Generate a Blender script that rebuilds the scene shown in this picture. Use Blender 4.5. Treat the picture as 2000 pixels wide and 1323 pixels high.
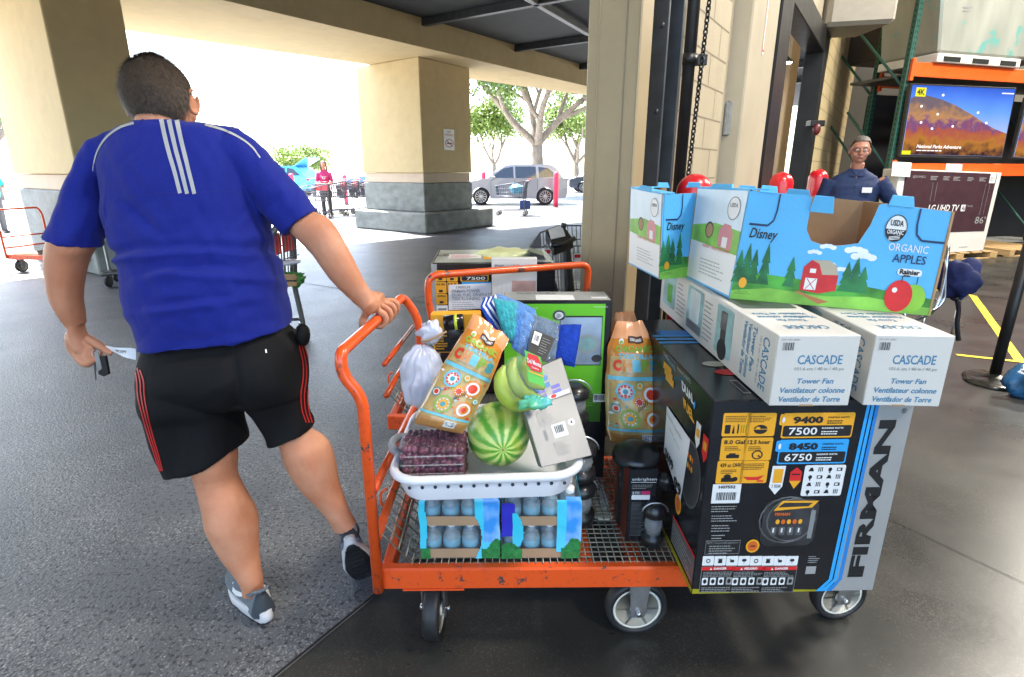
import bpy, bmesh, math, random
from mathutils import Vector as V, Matrix, noise
from mathutils.bvhtree import BVHTree
random.seed(7)
R = math.radians
for o in list(bpy.data.objects): bpy.data.objects.remove(o)
SC = bpy.context.scene; COL = SC.collection
# ---------------- camera
H = 1.45; FPX = 1085.0; PITCH = R(16.8)
cd = bpy.data.cameras.new('camera'); cam = bpy.data.objects.new('camera', cd); COL.objects.link(cam)
cam.location = (0, 0, H); cam.rotation_euler = (R(90) - PITCH, 0, 0)
cd.sensor_width = 36; cd.lens = FPX / 2000 * 36; cd.clip_end = 600; cd.clip_start = .05
cd.dof.use_dof = False
SC.camera = cam
# ---------------- world, sun, exposure
wd = bpy.data.worlds.new('World'); SC.world = wd; wd.use_nodes = True
nt = wd.node_tree; bg = nt.nodes['Background']
sky = nt.nodes.new('ShaderNodeTexSky'); sky.sky_type = 'NISHITA'; sky.sun_disc = False
SUN_EL = R(58); SUN_AZ = R(-42)       # azimuth clockwise from +Y
sky.sun_elevation = SUN_EL; sky.sun_rotation = SUN_AZ; sky.dust_density = 2.0; sky.air_density = 1.0
nt.links.new(sky.outputs[0], bg.inputs[0]); bg.inputs[1].default_value = 0.15
sl = bpy.data.lights.new('sun', 'SUN'); sl.energy = 5.0; sl.angle = R(.5); sl.color = (1, .95, .87)
so = bpy.data.objects.new('sun', sl); COL.objects.link(so)
d = V((math.sin(SUN_AZ) * math.cos(SUN_EL), math.cos(SUN_AZ) * math.cos(SUN_EL), math.sin(SUN_EL)))
so.rotation_euler = (-d).to_track_quat('-Z', 'Y').to_euler()
SC.view_settings.view_transform = 'Standard'; SC.view_settings.look = 'None'
SC.view_settings.exposure = 2.95; SC.view_settings.gamma = 1
SC.render.engine = 'CYCLES'
SC.cycles.max_bounces = 8; SC.cycles.diffuse_bounces = 5; SC.cycles.transparent_max_bounces = 16
# ---------------- helpers
CP = V((0, 0, H)); FW = V((0, math.cos(PITCH), -math.sin(PITCH))); UP = V((0, math.sin(PITCH), math.cos(PITCH))); RX = V((1, 0, 0))
def ray(x, y): return RX * ((x - 1000) / FPX) + UP * ((661.5 - y) / FPX) + FW
def G(x, y, z=0.0):
    r = ray(x, y); return CP + r * ((z - H) / r.z)
def VY(x, y, Y):
    r = ray(x, y); return CP + r * (Y / r.y)
def PL(x, y, p0, n, lift=0):
    r = ray(x, y); return CP + r * ((p0 - CP).dot(n) / r.dot(n)) + n * lift
def Z(ox, oy, s): return lambda x, y: (ox + x / s, oy + y / s)
def lerp(a, b, t): return a + (b - a) * t
MATS = {}
def mat(name, col, rough=.6, metal=0, var=.08, vs=8, bump=0, bs=60, spec=.5, emit=None, es=0, alpha=1, trans=0, ior=1.45, coat=0, sheen=0, rvar=.08, stretch=None, col2=None, ramp=None, sss=0):
    if name in MATS: return MATS[name]
    m = bpy.data.materials.new(name); m.use_nodes = True; MATS[name] = m
    n = m.node_tree; b = n.nodes['Principled BSDF']; L = n.links.new
    b.inputs['Roughness'].default_value = rough; b.inputs['Metallic'].default_value = metal
    b.inputs['Specular IOR Level'].default_value = spec; b.inputs['IOR'].default_value = ior
    b.inputs['Coat Weight'].default_value = coat; b.inputs['Sheen Weight'].default_value = sheen
    b.inputs['Transmission Weight'].default_value = trans; b.inputs['Alpha'].default_value = alpha
    if sss: b.inputs['Subsurface Weight'].default_value = sss; b.inputs['Subsurface Radius'].default_value = (.02, .008, .004); b.inputs['Subsurface Scale'].default_value = .5
    c = tuple(col) + (1,)
    tc = n.nodes.new('ShaderNodeTexCoord'); mp = n.nodes.new('ShaderNodeMapping'); L(tc.outputs['Object'], mp.inputs[0])
    if stretch: mp.inputs['Scale'].default_value = stretch
    nz = n.nodes.new('ShaderNodeTexNoise'); nz.inputs['Scale'].default_value = vs; nz.inputs['Detail'].default_value = 6; L(mp.outputs[0], nz.inputs[0])
    cr = n.nodes.new('ShaderNodeValToRGB'); L(nz.outputs[0], cr.inputs[0])
    c2 = tuple(col2) + (1,) if col2 else tuple(min(1, k * (1 + var)) for k in col) + (1,)
    c1 = c if col2 else tuple(k * (1 - var) for k in col) + (1,)
    cr.color_ramp.elements[0].position, cr.color_ramp.elements[1].position = ramp or (.3, .7)
    cr.color_ramp.elements[0].color = c1; cr.color_ramp.elements[1].color = c2
    L(cr.outputs[0], b.inputs['Base Color'])
    if rvar:
        mr = n.nodes.new('ShaderNodeMapRange'); mr.inputs[3].default_value = max(0, rough - rvar); mr.inputs[4].default_value = min(1, rough + rvar)
        L(nz.outputs[0], mr.inputs[0]); L(mr.outputs[0], b.inputs['Roughness'])
    if bump:
        n2 = n.nodes.new('ShaderNodeTexNoise'); n2.inputs['Scale'].default_value = bs; n2.inputs['Detail'].default_value = 4; L(mp.outputs[0], n2.inputs[0])
        bp = n.nodes.new('ShaderNodeBump'); bp.inputs['Strength'].default_value = bump; bp.inputs['Distance'].default_value = .005
        L(n2.outputs[0], bp.inputs['Height']); L(bp.outputs[0], b.inputs['Normal'])
    if emit: b.inputs['Emission Color'].default_value = tuple(emit) + (1,); b.inputs['Emission Strength'].default_value = es
    return m
def film(name, a=.12, rough=.08, col=(.9, .92, .95), bump=.6, bs=25):
    if name in MATS: return MATS[name]
    return mat(name, col, rough, alpha=a, bump=bump, bs=bs, spec=1.0, rvar=0)
class MB:
    def __init__(s): s.v = []; s.f = []; s.m = []; s.s = []; s.mt = []
    def mi(s, m):
        if m not in s.mt: s.mt.append(m)
        return s.mt.index(m)
    def add(s, vs, fs, m, sm=False):
        o = len(s.v); k = s.mi(m); s.v += [V(v) for v in vs]
        for f in fs: s.f.append(tuple(i + o for i in f)); s.m.append(k); s.s.append(sm)
        return s
    def hexa(s, c, m, b=0):       # corners 000,100,110,010, 001,101,111,011
        c = [V(x) for x in c]
        if b <= 0:
            return s.add(c, [(3, 2, 1, 0), (4, 5, 6, 7), (0, 1, 5, 4), (1, 2, 6, 5), (2, 3, 7, 6), (3, 0, 4, 7)], m)
        q = [(3, 2, 1, 0), (4, 5, 6, 7), (0, 1, 5, 4), (1, 2, 6, 5), (2, 3, 7, 6), (3, 0, 4, 7)]
        vs = []; fs = []; key = {}
        for fi, f in enumerate(q):
            n = len(f)
            for k in range(n):
                p = c[f[k]]; a = c[f[k - 1]] - p; d = c[f[(k + 1) % n]] - p
                key[(fi, f[k])] = len(vs); vs.append(p + a.normalized() * min(b, a.length * .4) + d.normalized() * min(b, d.length * .4))
            fs.append(tuple(key[(fi, i)] for i in f))
        edges = {}
        for fi, f in enumerate(q):
            for k in range(4):
                a, d = f[k], f[(k + 1) % 4]
                if (d, a) in edges: fj = edges[(d, a)]; fs.append((key[(fi, d)], key[(fi, a)], key[(fj, a)], key[(fj, d)]))
                edges[(a, d)] = fi
        for i in range(8):
            fl = [fi for fi, f in enumerate(q) if i in f]; tri = [key[(fi, i)] for fi in fl]
            nrm = (vs[tri[1]] - vs[tri[0]]).cross(vs[tri[2]] - vs[tri[0]]); ctr = sum(c, V()) / 8
            if nrm.dot(c[i] - ctr) < 0: tri.reverse()
            fs.append(tuple(tri))
        return s.add(vs, fs, m)
    def box(s, a, b_, m, b=0, M=None):
        x0, y0, z0 = a; x1, y1, z1 = b_
        c = [V(p) for p in ((x0, y0, z0), (x1, y0, z0), (x1, y1, z0), (x0, y1, z0), (x0, y0, z1), (x1, y0, z1), (x1, y1, z1), (x0, y1, z1))]
        if M: c = [M @ p for p in c]
        return s.hexa(c, m, b)
    def tube(s, pts, r, m, n=8, closed=False, caps=True, flat=1.0):
        pts = [V(p) for p in pts]; N = len(pts); rr = r if isinstance(r, (list, tuple)) else [r] * N
        T = []
        for i in range(N):
            a = pts[(i - 1) % N] if (closed or i > 0) else pts[i]; b = pts[(i + 1) % N] if (closed or i < N - 1) else pts[i]
            T.append((b - a).normalized() if (b - a).length > 1e-9 else V((0, 0, 1)))
        up = V((0, 0, 1)) if abs(T[0].z) < .9 else V((1, 0, 0)); u = T[0].cross(up).normalized()
        vs = []
        for i in range(N):
            u = (u - T[i] * u.dot(T[i]));  u = u.normalized() if u.length > 1e-6 else T[i].orthogonal().normalized()
            w = T[i].cross(u)
            for k in range(n):
                a = 2 * math.pi * k / n; vs.append(pts[i] + u * math.cos(a) * rr[i] + w * math.sin(a) * rr[i] * flat)
        fs = []
        for i in range(N if closed else N - 1):
            j = (i + 1) % N
            for k in range(n): l = (k + 1) % n; fs.append((i * n + k, i * n + l, j * n + l, j * n + k))
        if caps and not closed: fs.append(tuple(range(n - 1, -1, -1))); fs.append(tuple((N - 1) * n + k for k in range(n)))
        return s.add(vs, fs, m, True if n > 4 else False)
    def loft(s, rings, m, cap=True, sm=True, closed=False):
        n = len(rings[0]); vs = [p for r in rings for p in r]; fs = []
        N = len(rings)
        for i in range(N if closed else N - 1):
            j = (i + 1) % N
            for k in range(n): l = (k + 1) % n; fs.append((i * n + k, i * n + l, j * n + l, j * n + k))
        if cap and not closed: fs.append(tuple(range(n - 1, -1, -1))); fs.append(tuple((N - 1) * n + k for k in range(n)))
        return s.add(vs, fs, m, sm)
    def lathe(s, prof, c, m, n=20, M=None, sm=True, cap=True):
        M = M or Matrix.Identity(4); c = V(c)
        rings = [[c + (M @ V((r * math.cos(2 * math.pi * k / n), r * math.sin(2 * math.pi * k / n), z))) for k in range(n)] for r, z in prof]
        return s.loft(rings, m, sm=sm, cap=cap)
    def ell(s, c, r, m, n=16, M=None):
        r = (r, r, r) if isinstance(r, (int, float)) else r; k = max(6, n // 2); c = V(c); M = M or Matrix.Identity(4)
        rings = []
        for i in range(k + 1):
            t = math.pi * (i + .02 if i == 0 else i - .02 if i == k else i) / k
            rings.append([c + (M @ V((r[0] * math.sin(t) * math.cos(2 * math.pi * j / n), r[1] * math.sin(t) * math.sin(2 * math.pi * j / n), -r[2] * math.cos(t)))) for j in range(n)])
        return s.loft(rings, m)
    def grid(s, fn, nu, nv, m, sm=True):
        vs = [fn(i / nu, j / nv) for j in range(nv + 1) for i in range(nu + 1)]
        fs = [(j * (nu + 1) + i, j * (nu + 1) + i + 1, (j + 1) * (nu + 1) + i + 1, (j + 1) * (nu + 1) + i) for j in range(nv) for i in range(nu)]
        return s.add(vs, fs, m, sm)
    def prism(s, poly, d, m):       # poly: list of 3D points, extruded by d
        n = len(poly); poly = [V(p) for p in poly]; d = V(d)
        return s.add(poly + [p + d for p in poly], [tuple(range(n - 1, -1, -1)), tuple(range(n, 2 * n))] + [(i, (i + 1) % n, n + (i + 1) % n, n + i) for i in range(n)], m)
    def build(s, name, parent=None, label=None, fix=True):
        me = bpy.data.meshes.new(name)
        vv = s.v
        if parent is not None and not s.__dict__.get('local'):
            MI = world_of(parent).inverted(); vv = [MI @ v for v in s.v]
        me.from_pydata([tuple(v) for v in vv], [], s.f)
        for m in s.mt: me.materials.append(m)
        me.polygons.foreach_set('material_index', s.m); me.polygons.foreach_set('use_smooth', s.s)
        me.update()
        o = bpy.data.objects.new(name, me); COL.objects.link(o)
        if parent is not None: o.parent = parent
        if label: o['label'] = label
        return o
def loc(): m = MB(); m.local = True; return m
def world_of(o):
    M = Matrix.LocRotScale(o.location, o.rotation_euler, o.scale)
    return world_of(o.parent) @ M if o.parent else M
def tag(o, label, cat, group=None):
    o['label'] = label; o['category'] = cat
    if group: o['group'] = group
    return o
def thing(name, label, cat, at=(0, 0, 0), rz=0, group=None):
    o = bpy.data.objects.new(name, None); COL.objects.link(o); o.location = at; o.rotation_euler = (0, 0, rz); o.empty_display_size = .1
    return tag(o, label, cat, group)
def struct(o): o['kind'] = 'structure'; return o
def dup(o, at, rz=None, label=None, sc=None):
    r = o.copy(); COL.objects.link(r); r.location = at
    if rz is not None: r.rotation_euler = (0, 0, rz)
    if sc: r.scale = (sc, sc, sc)
    if label: r['label'] = label
    for ch in list(o.children):
        c = ch.copy(); COL.objects.link(c); c.parent = r
        for g in list(ch.children):
            e = g.copy(); COL.objects.link(e); e.parent = c
    return r
def fil(pts, r, n=5):           # rounded corners on a path
    pts = [V(p) for p in pts]; out = [pts[0]]
    for i in range(1, len(pts) - 1):
        a, p, b = pts[i - 1], pts[i], pts[i + 1]; da = (a - p); db = (b - p); q = min(r, da.length * .48, db.length * .48)
        p0 = p + da.normalized() * q; p1 = p + db.normalized() * q
        for k in range(n + 1): t = k / n; out.append((p0 * (1 - t) + p * t) * (1 - t) + (p * (1 - t) + p1 * t) * t)
    return out + [pts[-1]]
def cr(pts, n=6):
    pts = [V(p) for p in pts]; q = [pts[0] * 2 - pts[1]] + pts + [pts[-1] * 2 - pts[-2]]; out = []
    for i in range(1, len(q) - 2):
        for k in range(n):
            t = k / n; a, b, c, d = q[i - 1], q[i], q[i + 1], q[i + 2]
            out.append(.5 * ((2 * b) + (c - a) * t + (2 * a - 5 * b + 4 * c - d) * t * t + (3 * b - a - 3 * c + d) * t ** 3))
    return out + [pts[-1]]
# ---- lettering
TC = {}; ASP = {}
def glyphs(s, bold=0):
    k = (s, bold)
    if k in TC: return TC[k]
    cu = bpy.data.curves.new('t', 'FONT'); cu.body = s; cu.offset = bold; cu.resolution_u = 2; cu.size = 1
    o = bpy.data.objects.new('t', cu); COL.objects.link(o); dg = bpy.context.evaluated_depsgraph_get(); dg.update()
    me = bpy.data.meshes.new_from_object(o.evaluated_get(dg)); me.calc_loop_triangles()
    vs = [(v.co.x, v.co.y) for v in me.vertices]; tr = [tuple(t.vertices) for t in me.loop_triangles]
    bpy.data.objects.remove(o); bpy.data.curves.remove(cu); bpy.data.meshes.remove(me)
    x0 = min(v[0] for v in vs); x1 = max(v[0] for v in vs); y0 = min(v[1] for v in vs); y1 = max(v[1] for v in vs)
    vs = [((x - x0) / (x1 - x0 + 1e-9), (y - y0) / (y1 - y0 + 1e-9)) for x, y in vs]
    TC[k] = (vs, tr); ASP[s] = (y1 - y0) / (x1 - x0 + 1e-9); return TC[k]
class Surf:                      # a printable surface; fn(u,v,lift) -> point
    def __init__(s, fn, tol=None): s.fn = fn; s.tol = tol
    def tri(s, mb, vs, tr, m, l):
        if s.tol:
            vs = list(vs); tr = list(tr); out = []; tol = s.tol
            while tr:
                a, b, c = tr.pop(); L = [((a, b), c), ((b, c), a), ((c, a), b)]
                e = max(L, key=lambda q: (vs[q[0][0]][0] - vs[q[0][1]][0]) ** 2 + (vs[q[0][0]][1] - vs[q[0][1]][1]) ** 2)
                (i, j), k = e
                if (vs[i][0] - vs[j][0]) ** 2 + (vs[i][1] - vs[j][1]) ** 2 > tol * tol:
                    vs.append(((vs[i][0] + vs[j][0]) / 2, (vs[i][1] + vs[j][1]) / 2)); n = len(vs) - 1; tr += [(i, n, k), (n, j, k)]
                else: out.append((a, b, c))
            tr = out
        mb.add([s.fn(u, v, l) for u, v in vs], tr, m, bool(s.tol))
    def poly(s, mb, pts, m, l=.0006):
        if not s.tol: mb.add([s.fn(u, v, l) for u, v in pts], [tuple(range(len(pts)))], m); return
        cx = sum(p[0] for p in pts) / len(pts); cy = sum(p[1] for p in pts) / len(pts); n = len(pts)
        s.tri(mb, [(cx, cy)] + list(pts), [(0, i + 1, (i + 1) % n + 1) for i in range(n)], m, l)
    def rect(s, mb, u0, v0, u1, v1, m, l=.0006, r=0):
        if r:
            P = []
            for cx, cy, a0 in ((u1 - r, v1 - r, 0), (u0 + r, v1 - r, 90), (u0 + r, v0 + r, 180), (u1 - r, v0 + r, 270)):
                for k in range(5): a = R(a0 + 22.5 * k); P.append((cx + r * math.cos(a), cy + r * math.sin(a)))
            s.poly(mb, P, m, l)
        else: s.poly(mb, [(u0, v0), (u1, v0), (u1, v1), (u0, v1)], m, l)
    def disc(s, mb, u, v, ru, rv, m, l=.0006, n=18, a0=0): s.poly(mb, [(u + ru * math.cos(2 * math.pi * k / n + a0), v + rv * math.sin(2 * math.pi * k / n + a0)) for k in range(n)], m, l)
    def ring(s, mb, u, v, ru, rv, t, m, l=.0006, n=20):
        vs = []
        for k in range(n):
            a = 2 * math.pi * k / n; vs += [(u + ru * math.cos(a), v + rv * math.sin(a)), (u + ru * (1 - t) * math.cos(a), v + rv * (1 - t) * math.sin(a))]
        s.tri(mb, vs, [q for k in range(n) for j in [(k + 1) % n] for q in ((2 * k, 2 * j, 2 * j + 1), (2 * k, 2 * j + 1, 2 * k + 1))], m, l)
    def text(s, mb, t, u0, v0, u1, v1, m, l=.001, bold=0, it=0, rot=0):
        vs, tr = glyphs(t, bold); P = []
        for x, y in vs:
            x2 = x + it * 1.6 * ASP[t] * (y - .5)
            if rot == 90: x2, y = 1 - y, x2
            elif rot == -90: x2, y = y, 1 - x2
            elif rot == 180: x2, y = 1 - x2, 1 - y
            P.append((u0 + (u1 - u0) * x2, v0 + (v1 - v0) * y))
        s.tri(mb, P, tr, m, l)
    def lines(s, mb, u0, v0, u1, v1, n, m, l=.001, fill=.55, seed=1):    # rows of tiny illegible print
        rg = random.Random(seed); h = (v1 - v0) / n
        for i in range(n):
            y = v0 + h * i; x = u0; e = u0 + (u1 - u0) * (.6 + .4 * rg.random())
            while x < e:
                w = (u1 - u0) * rg.uniform(.04, .14); x2 = min(e, x + w)
                s.poly(mb, [(x, y), (x2, y), (x2, y + h * fill), (x, y + h * fill)], m, l); x = x2 + (u1 - u0) * .02
    def bars(s, mb, u0, v0, u1, v1, mw, mk, l=.0012, seed=3, n=26):
        s.rect(mb, u0, v0, u1, v1, mw, l); rg = random.Random(seed); x = u0 + (u1 - u0) * .08
        while x < u0 + (u1 - u0) * .9:
            w = (u1 - u0) / n * rg.choice((.5, .8, 1.2)); s.rect(mb, x, v0 + (v1 - v0) * .22, x + w, v1 - (v1 - v0) * .1, mk, l + .0005); x += w + (u1 - u0) / n * rg.choice((.5, .9))
def face(p00, p10, p01):
    p00, p10, p01 = V(p00), V(p10), V(p01); a = p10 - p00; b = p01 - p00; n = a.cross(b).normalized()
    s = Surf(lambda u, v, l=0: p00 + a * u + b * v + n * l); s.p0 = p00; s.n = n; s.w = a.length; s.h = b.length
    def uv(x, y):
        P = PL(x, y, p00, n) - p00
        aa, ab, bb = a.dot(a), a.dot(b), b.dot(b); pa, pb = P.dot(a), P.dot(b); D = aa * bb - ab * ab
        return ((pa * bb - pb * ab) / D, (pb * aa - pa * ab) / D)
    s.uv = uv
    return s
def quadface(c00, c10, c01, c11):
    c00, c10, c01, c11 = map(V, (c00, c10, c01, c11)); n = (c10 - c00).cross(c01 - c00).normalized()
    return Surf(lambda u, v, l=0: (c00 * (1 - u) + c10 * u) * (1 - v) + (c01 * (1 - u) + c11 * u) * v + n * l)
def evalmesh(mb, mods, m=None):
    me = bpy.data.meshes.new('tmp'); me.from_pydata([tuple(v) for v in mb.v], [], mb.f); me.update()
    o = bpy.data.objects.new('tmp', me); COL.objects.link(o)
    for t, kw in mods:
        md = o.modifiers.new('m', t)
        for k, v in kw.items(): setattr(md, k, v)
    dg = bpy.context.evaluated_depsgraph_get(); dg.update(); r = bpy.data.meshes.new_from_object(o.evaluated_get(dg))
    out = MB(); out.add([v.co.copy() for v in r.vertices], [tuple(p.vertices) for p in r.polygons], m or mb.mt[0], True)
    bpy.data.objects.remove(o); bpy.data.meshes.remove(me); bpy.data.meshes.remove(r)
    return out
def remesh(mb, vox, it=6, f=.5, m=None):
    return evalmesh(mb, [('REMESH', dict(mode='VOXEL', voxel_size=vox, adaptivity=0)), ('SMOOTH', dict(iterations=it, factor=f))], m)
def bvh(mb): return BVHTree.FromPolygons([tuple(v) for v in mb.v], mb.f)
def vnormals(mb):
    N = [V() for _ in mb.v]
    for f in mb.f:
        n = (mb.v[f[1]] - mb.v[f[0]]).cross(mb.v[f[2]] - mb.v[f[0]])
        for i in f: N[i] += n
    return [n.normalized() if n.length > 0 else V((0, 0, 1)) for n in N]
def displace(mb, fn):
    N = vnormals(mb)
    for i, p in enumerate(mb.v): mb.v[i] = p + N[i] * fn(p)
# ---------------- common materials
M_asph = mat('asphalt', (.105, .109, .117), .42, var=.25, vs=2.2, bump=.8, bs=95, spec=.5)
def speckle(m, s1=140, lo=.62, hi=.72, col=(.3, .3, .29)):
    n = m.node_tree; b = n.nodes['Principled BSDF']; L = n.links.new; src = b.inputs['Base Color'].links[0].from_socket
    tc = n.nodes.new('ShaderNodeTexCoord'); v = n.nodes.new('ShaderNodeTexVoronoi'); v.inputs['Scale'].default_value = s1; L(tc.outputs['Object'], v.inputs[0])
    s = n.nodes.new('ShaderNodeSeparateColor'); L(v.outputs['Color'], s.inputs[0])
    n3 = n.nodes.new('ShaderNodeTexNoise'); n3.inputs['Scale'].default_value = 2.5; n3.inputs['Detail'].default_value = 5; L(tc.outputs['Object'], n3.inputs[0])
    ad = n.nodes.new('ShaderNodeMath'); ad.operation = 'ADD'; L(s.outputs[0], ad.inputs[0]); L(n3.outputs[0], ad.inputs[1])
    a2 = n.nodes.new('ShaderNodeMath'); a2.operation = 'MULTIPLY'; a2.inputs[1].default_value = .62; L(ad.outputs[0], a2.inputs[0])
    r = n.nodes.new('ShaderNodeValToRGB'); r.color_ramp.elements[0].position = lo; r.color_ramp.elements[1].position = hi; r.color_ramp.elements[0].color = (0, 0, 0, 1); L(a2.outputs[0], r.inputs[0])
    mx = n.nodes.new('ShaderNodeMix'); mx.data_type = 'RGBA'; L(r.outputs[0], mx.inputs[0]); L(src, mx.inputs[6]); mx.inputs[7].default_value = tuple(col) + (1,); L(mx.outputs[2], b.inputs['Base Color'])
speckle(M_asph, 200, .82, .92, (.27, .27, .26))
def pits(m):
    n = m.node_tree; b = n.nodes['Principled BSDF']; L = n.links.new; src = b.inputs['Base Color'].links[0].from_socket; tc = n.nodes.new('ShaderNodeTexCoord')
    fac = None
    for sc, p0, p1, k in ((60, .55, .63, .85), (1.1, .55, .72, .30), (.35, .52, .6, .22)):
        nz = n.nodes.new('ShaderNodeTexNoise'); nz.inputs['Scale'].default_value = sc; nz.inputs['Detail'].default_value = 5 if sc < 5 else 3; L(tc.outputs['Object'], nz.inputs[0])
        r = n.nodes.new('ShaderNodeMapRange'); r.inputs[1].default_value = p0; r.inputs[2].default_value = p1; r.inputs[4].default_value = k; L(nz.outputs[0], r.inputs[0])
        mx = n.nodes.new('ShaderNodeMix'); mx.data_type = 'RGBA'; L(r.outputs[0], mx.inputs[0]); L(src, mx.inputs[6]); mx.inputs[7].default_value = (.022, .022, .023, 1); src = mx.outputs[2]
    L(src, b.inputs['Base Color'])
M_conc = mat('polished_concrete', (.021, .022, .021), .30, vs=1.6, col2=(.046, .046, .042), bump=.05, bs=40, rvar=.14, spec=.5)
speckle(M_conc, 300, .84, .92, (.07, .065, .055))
M_lot = mat('parking_concrete', (.42, .42, .41), .8, var=.12, vs=.6, bump=.3, bs=40)
pits(M_asph)
M_joint = mat('floor_joint', (.012, .012, .012), .8)
M_stucco = mat('tan_stucco', (.56, .44, .24), .85, var=.05, vs=5, bump=.5, bs=90)
M_stucco2 = mat('pale_stucco', (.56, .45, .33), .85, var=.05, vs=5, bump=.5, bs=90)
M_stone = mat('bluish_concrete', (.16, .17, .155), .75, vs=4, col2=(.27, .285, .27), bump=.4, bs=40, stretch=(1, 1, 1.6))
M_dark = mat('dark_ceiling', (.035, .04, .045), .7, var=.3, vs=2, stretch=(1, 1, 1))
M_post = mat('gold_steel_paint', (.33, .255, .145), .42, var=.07, vs=5, bump=.25, bs=220)
M_block = mat('cream_block', (.40, .335, .23), .6, var=.07, vs=3, bump=.4, bs=70)
M_mort = mat('block_mortar', (.22, .18, .12), .8)
M_cream = mat('cream_column', (.40, .345, .25), .55, var=.05, vs=3, bump=.2, bs=60)
M_blk = mat('black_steel', (.012, .012, .013), .4, var=.2, metal=.2)
M_gsteel = mat('grey_steel', (.07, .075, .08), .4, metal=.5, var=.2)
M_zinc = mat('zinc', (.45, .46, .47), .32, metal=.9, var=.15, vs=30)
M_chrome = mat('chrome_wire', (.5, .5, .52), .22, metal=1, var=.1)
M_white = mat('white_plastic', (.75, .75, .73), .4, var=.03)
M_red = mat('red_bollard_plastic', (.55, .012, .02), .3, var=.1, coat=.3)
M_orange = mat('orange_cart_paint', (.72, .085, .012), .33, vs=45, col2=(.60, .060, .010), bump=.06, bs=90, coat=.3, ramp=(.55, .75))
def wear(m, sc=16, pos=(.62, .66), col=(.06, .05, .045)):
    n = m.node_tree; b = n.nodes['Principled BSDF']; L = n.links.new; src = b.inputs['Base Color'].links[0].from_socket
    tc = n.nodes.new('ShaderNodeTexCoord'); nz = n.nodes.new('ShaderNodeTexNoise'); nz.inputs['Scale'].default_value = sc; nz.inputs['Detail'].default_value = 9; nz.inputs['Roughness'].default_value = .7; L(tc.outputs['Object'], nz.inputs[0])
    r = n.nodes.new('ShaderNodeValToRGB'); r.color_ramp.elements[0].position, r.color_ramp.elements[1].position = pos; L(nz.outputs[0], r.inputs[0])
    mx = n.nodes.new('ShaderNodeMix'); mx.data_type = 'RGBA'; L(r.outputs[0], mx.inputs[0]); L(src, mx.inputs[6]); mx.inputs[7].default_value = tuple(col) + (1,); L(mx.outputs[2], b.inputs['Base Color'])
wear(M_orange, 22, (.585, .62))
wear(M_post, 9, (.72, .76), (.5, .45, .36)); wear(M_post, 3, (.60, .75), (.24, .19, .11)); wear(MATS['tan_stucco'], .8, (.52, .8), (.44, .34, .18)); wear(MATS['cream_block'], 2.2, (.55, .75), (.33, .27, .18)); wear(MATS['cream_column'], 2.5, (.56, .8), (.34, .29, .21))
M_wire = mat('galvanised_deck_wire', (.30, .28, .22), .38, metal=.8, var=.35, vs=25)
M_rub = mat('black_rubber', (.018, .018, .019), .5, var=.25, vs=20)
M_rim = mat('cream_wheel_hub', (.66, .64, .55), .5, var=.08, vs=12)
M_bprint = mat('black_print', (.012, .012, .013), .5, var=0)
M_black = mat('glossy_black_carton', (.012, .012, .014), .22, var=.2, spec=.5)
M_wprint = mat('white_print', (.72, .72, .70), .5, var=0)
M_yel = mat('amber_print', (.78, .36, .02), .45, var=.03)
M_blue = mat('blue_print', (.02, .20, .55), .4, var=.05)
M_blue2 = mat('pale_blue_print', (.03, .33, .72), .4, var=.05)
M_silver = mat('silver_print', (.34, .34, .33), .42, var=.04, metal=.2)
M_redp = mat('red_print', (.62, .02, .02), .5, var=.03)
M_fanw = mat('white_carton', (.58, .56, .515), .55, var=.03, vs=6)
M_fanb = mat('steel_blue_ink', (.055, .20, .34), .6, var=.04)
M_greyi = mat('grey_ink', (.22, .22, .22), .6, var=0)
M_card = mat('brown_cardboard', (.36, .22, .11), .75, var=.1, vs=10, bump=.2, bs=60)
M_paper = mat('white_paper', (.74, .74, .76), .6, var=.02)
M_film = film('clear_film', .13)
M_film2 = film('clear_film_heavy', .22, .06, bump=1.0, bs=40)
# wall frame: s along the wall (away), t into the store
WA = V((.552, .834, 0)); WN = V((.834, -.552, 0)); WJ = V((.631, 3.326, 0))
def W(s, t, z=0): return WJ + WA * s + WN * t + V((0, 0, z))
def wbox(mb, s0, s1, t0, t1, z0, z1, m, b=0):
    return mb.hexa([W(s0, t1, z0), W(s1, t1, z0), W(s1, t0, z0), W(s0, t0, z0), W(s0, t1, z1), W(s1, t1, z1), W(s1, t0, z1), W(s0, t0, z1)][::1], m, b)
# ---------------- ground
def sheet(name, pts, z, m):
    mb = MB(); mb.add([V((x, y, z)) for x, y in pts], [tuple(range(len(pts)))], m); return struct(mb.build(name))
sheet('ground', [(-300, -60), (300, -60), (300, 400), (-300, 400)], -.008, M_lot)
def wq(s, t): p = W(s, t); return (p.x, p.y)
sheet('pavement', [wq(-45, 0), wq(40, 0), wq(40, -14.2), wq(-45, -14.2)], -.002, M_asph)
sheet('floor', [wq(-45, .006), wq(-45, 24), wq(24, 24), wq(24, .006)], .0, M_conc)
mb = MB()
def strip(mb, a, b, w, z, m):
    a, b = V(a), V(b); d = (b - a).normalized(); n = V((-d.y, d.x, 0)) * w / 2
    mb.add([V((p.x, p.y, z)) for p in (a - n, b - n, b + n, a + n)], [(0, 1, 2, 3)], m)
strip(mb, W(-14, -.001), W(-.38, -.001), .009, .003, M_joint)
strip(mb, W(.0, .5), W(-2.2, 5.2), .003, .003, M_joint)
struct(mb.build('floor_joint_line'))
mb = MB()
strip(mb, W(1.5, -3.2), W(16, -3.2), .010, .003, M_joint)
strip(mb, W(1.5, -.2), W(1.5, -14), .012, .003, M_joint); strip(mb, W(7.5, -.2), W(7.5, -14), .012, .003, M_joint)
struct(mb.build('pavement_joint_line'))
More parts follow.
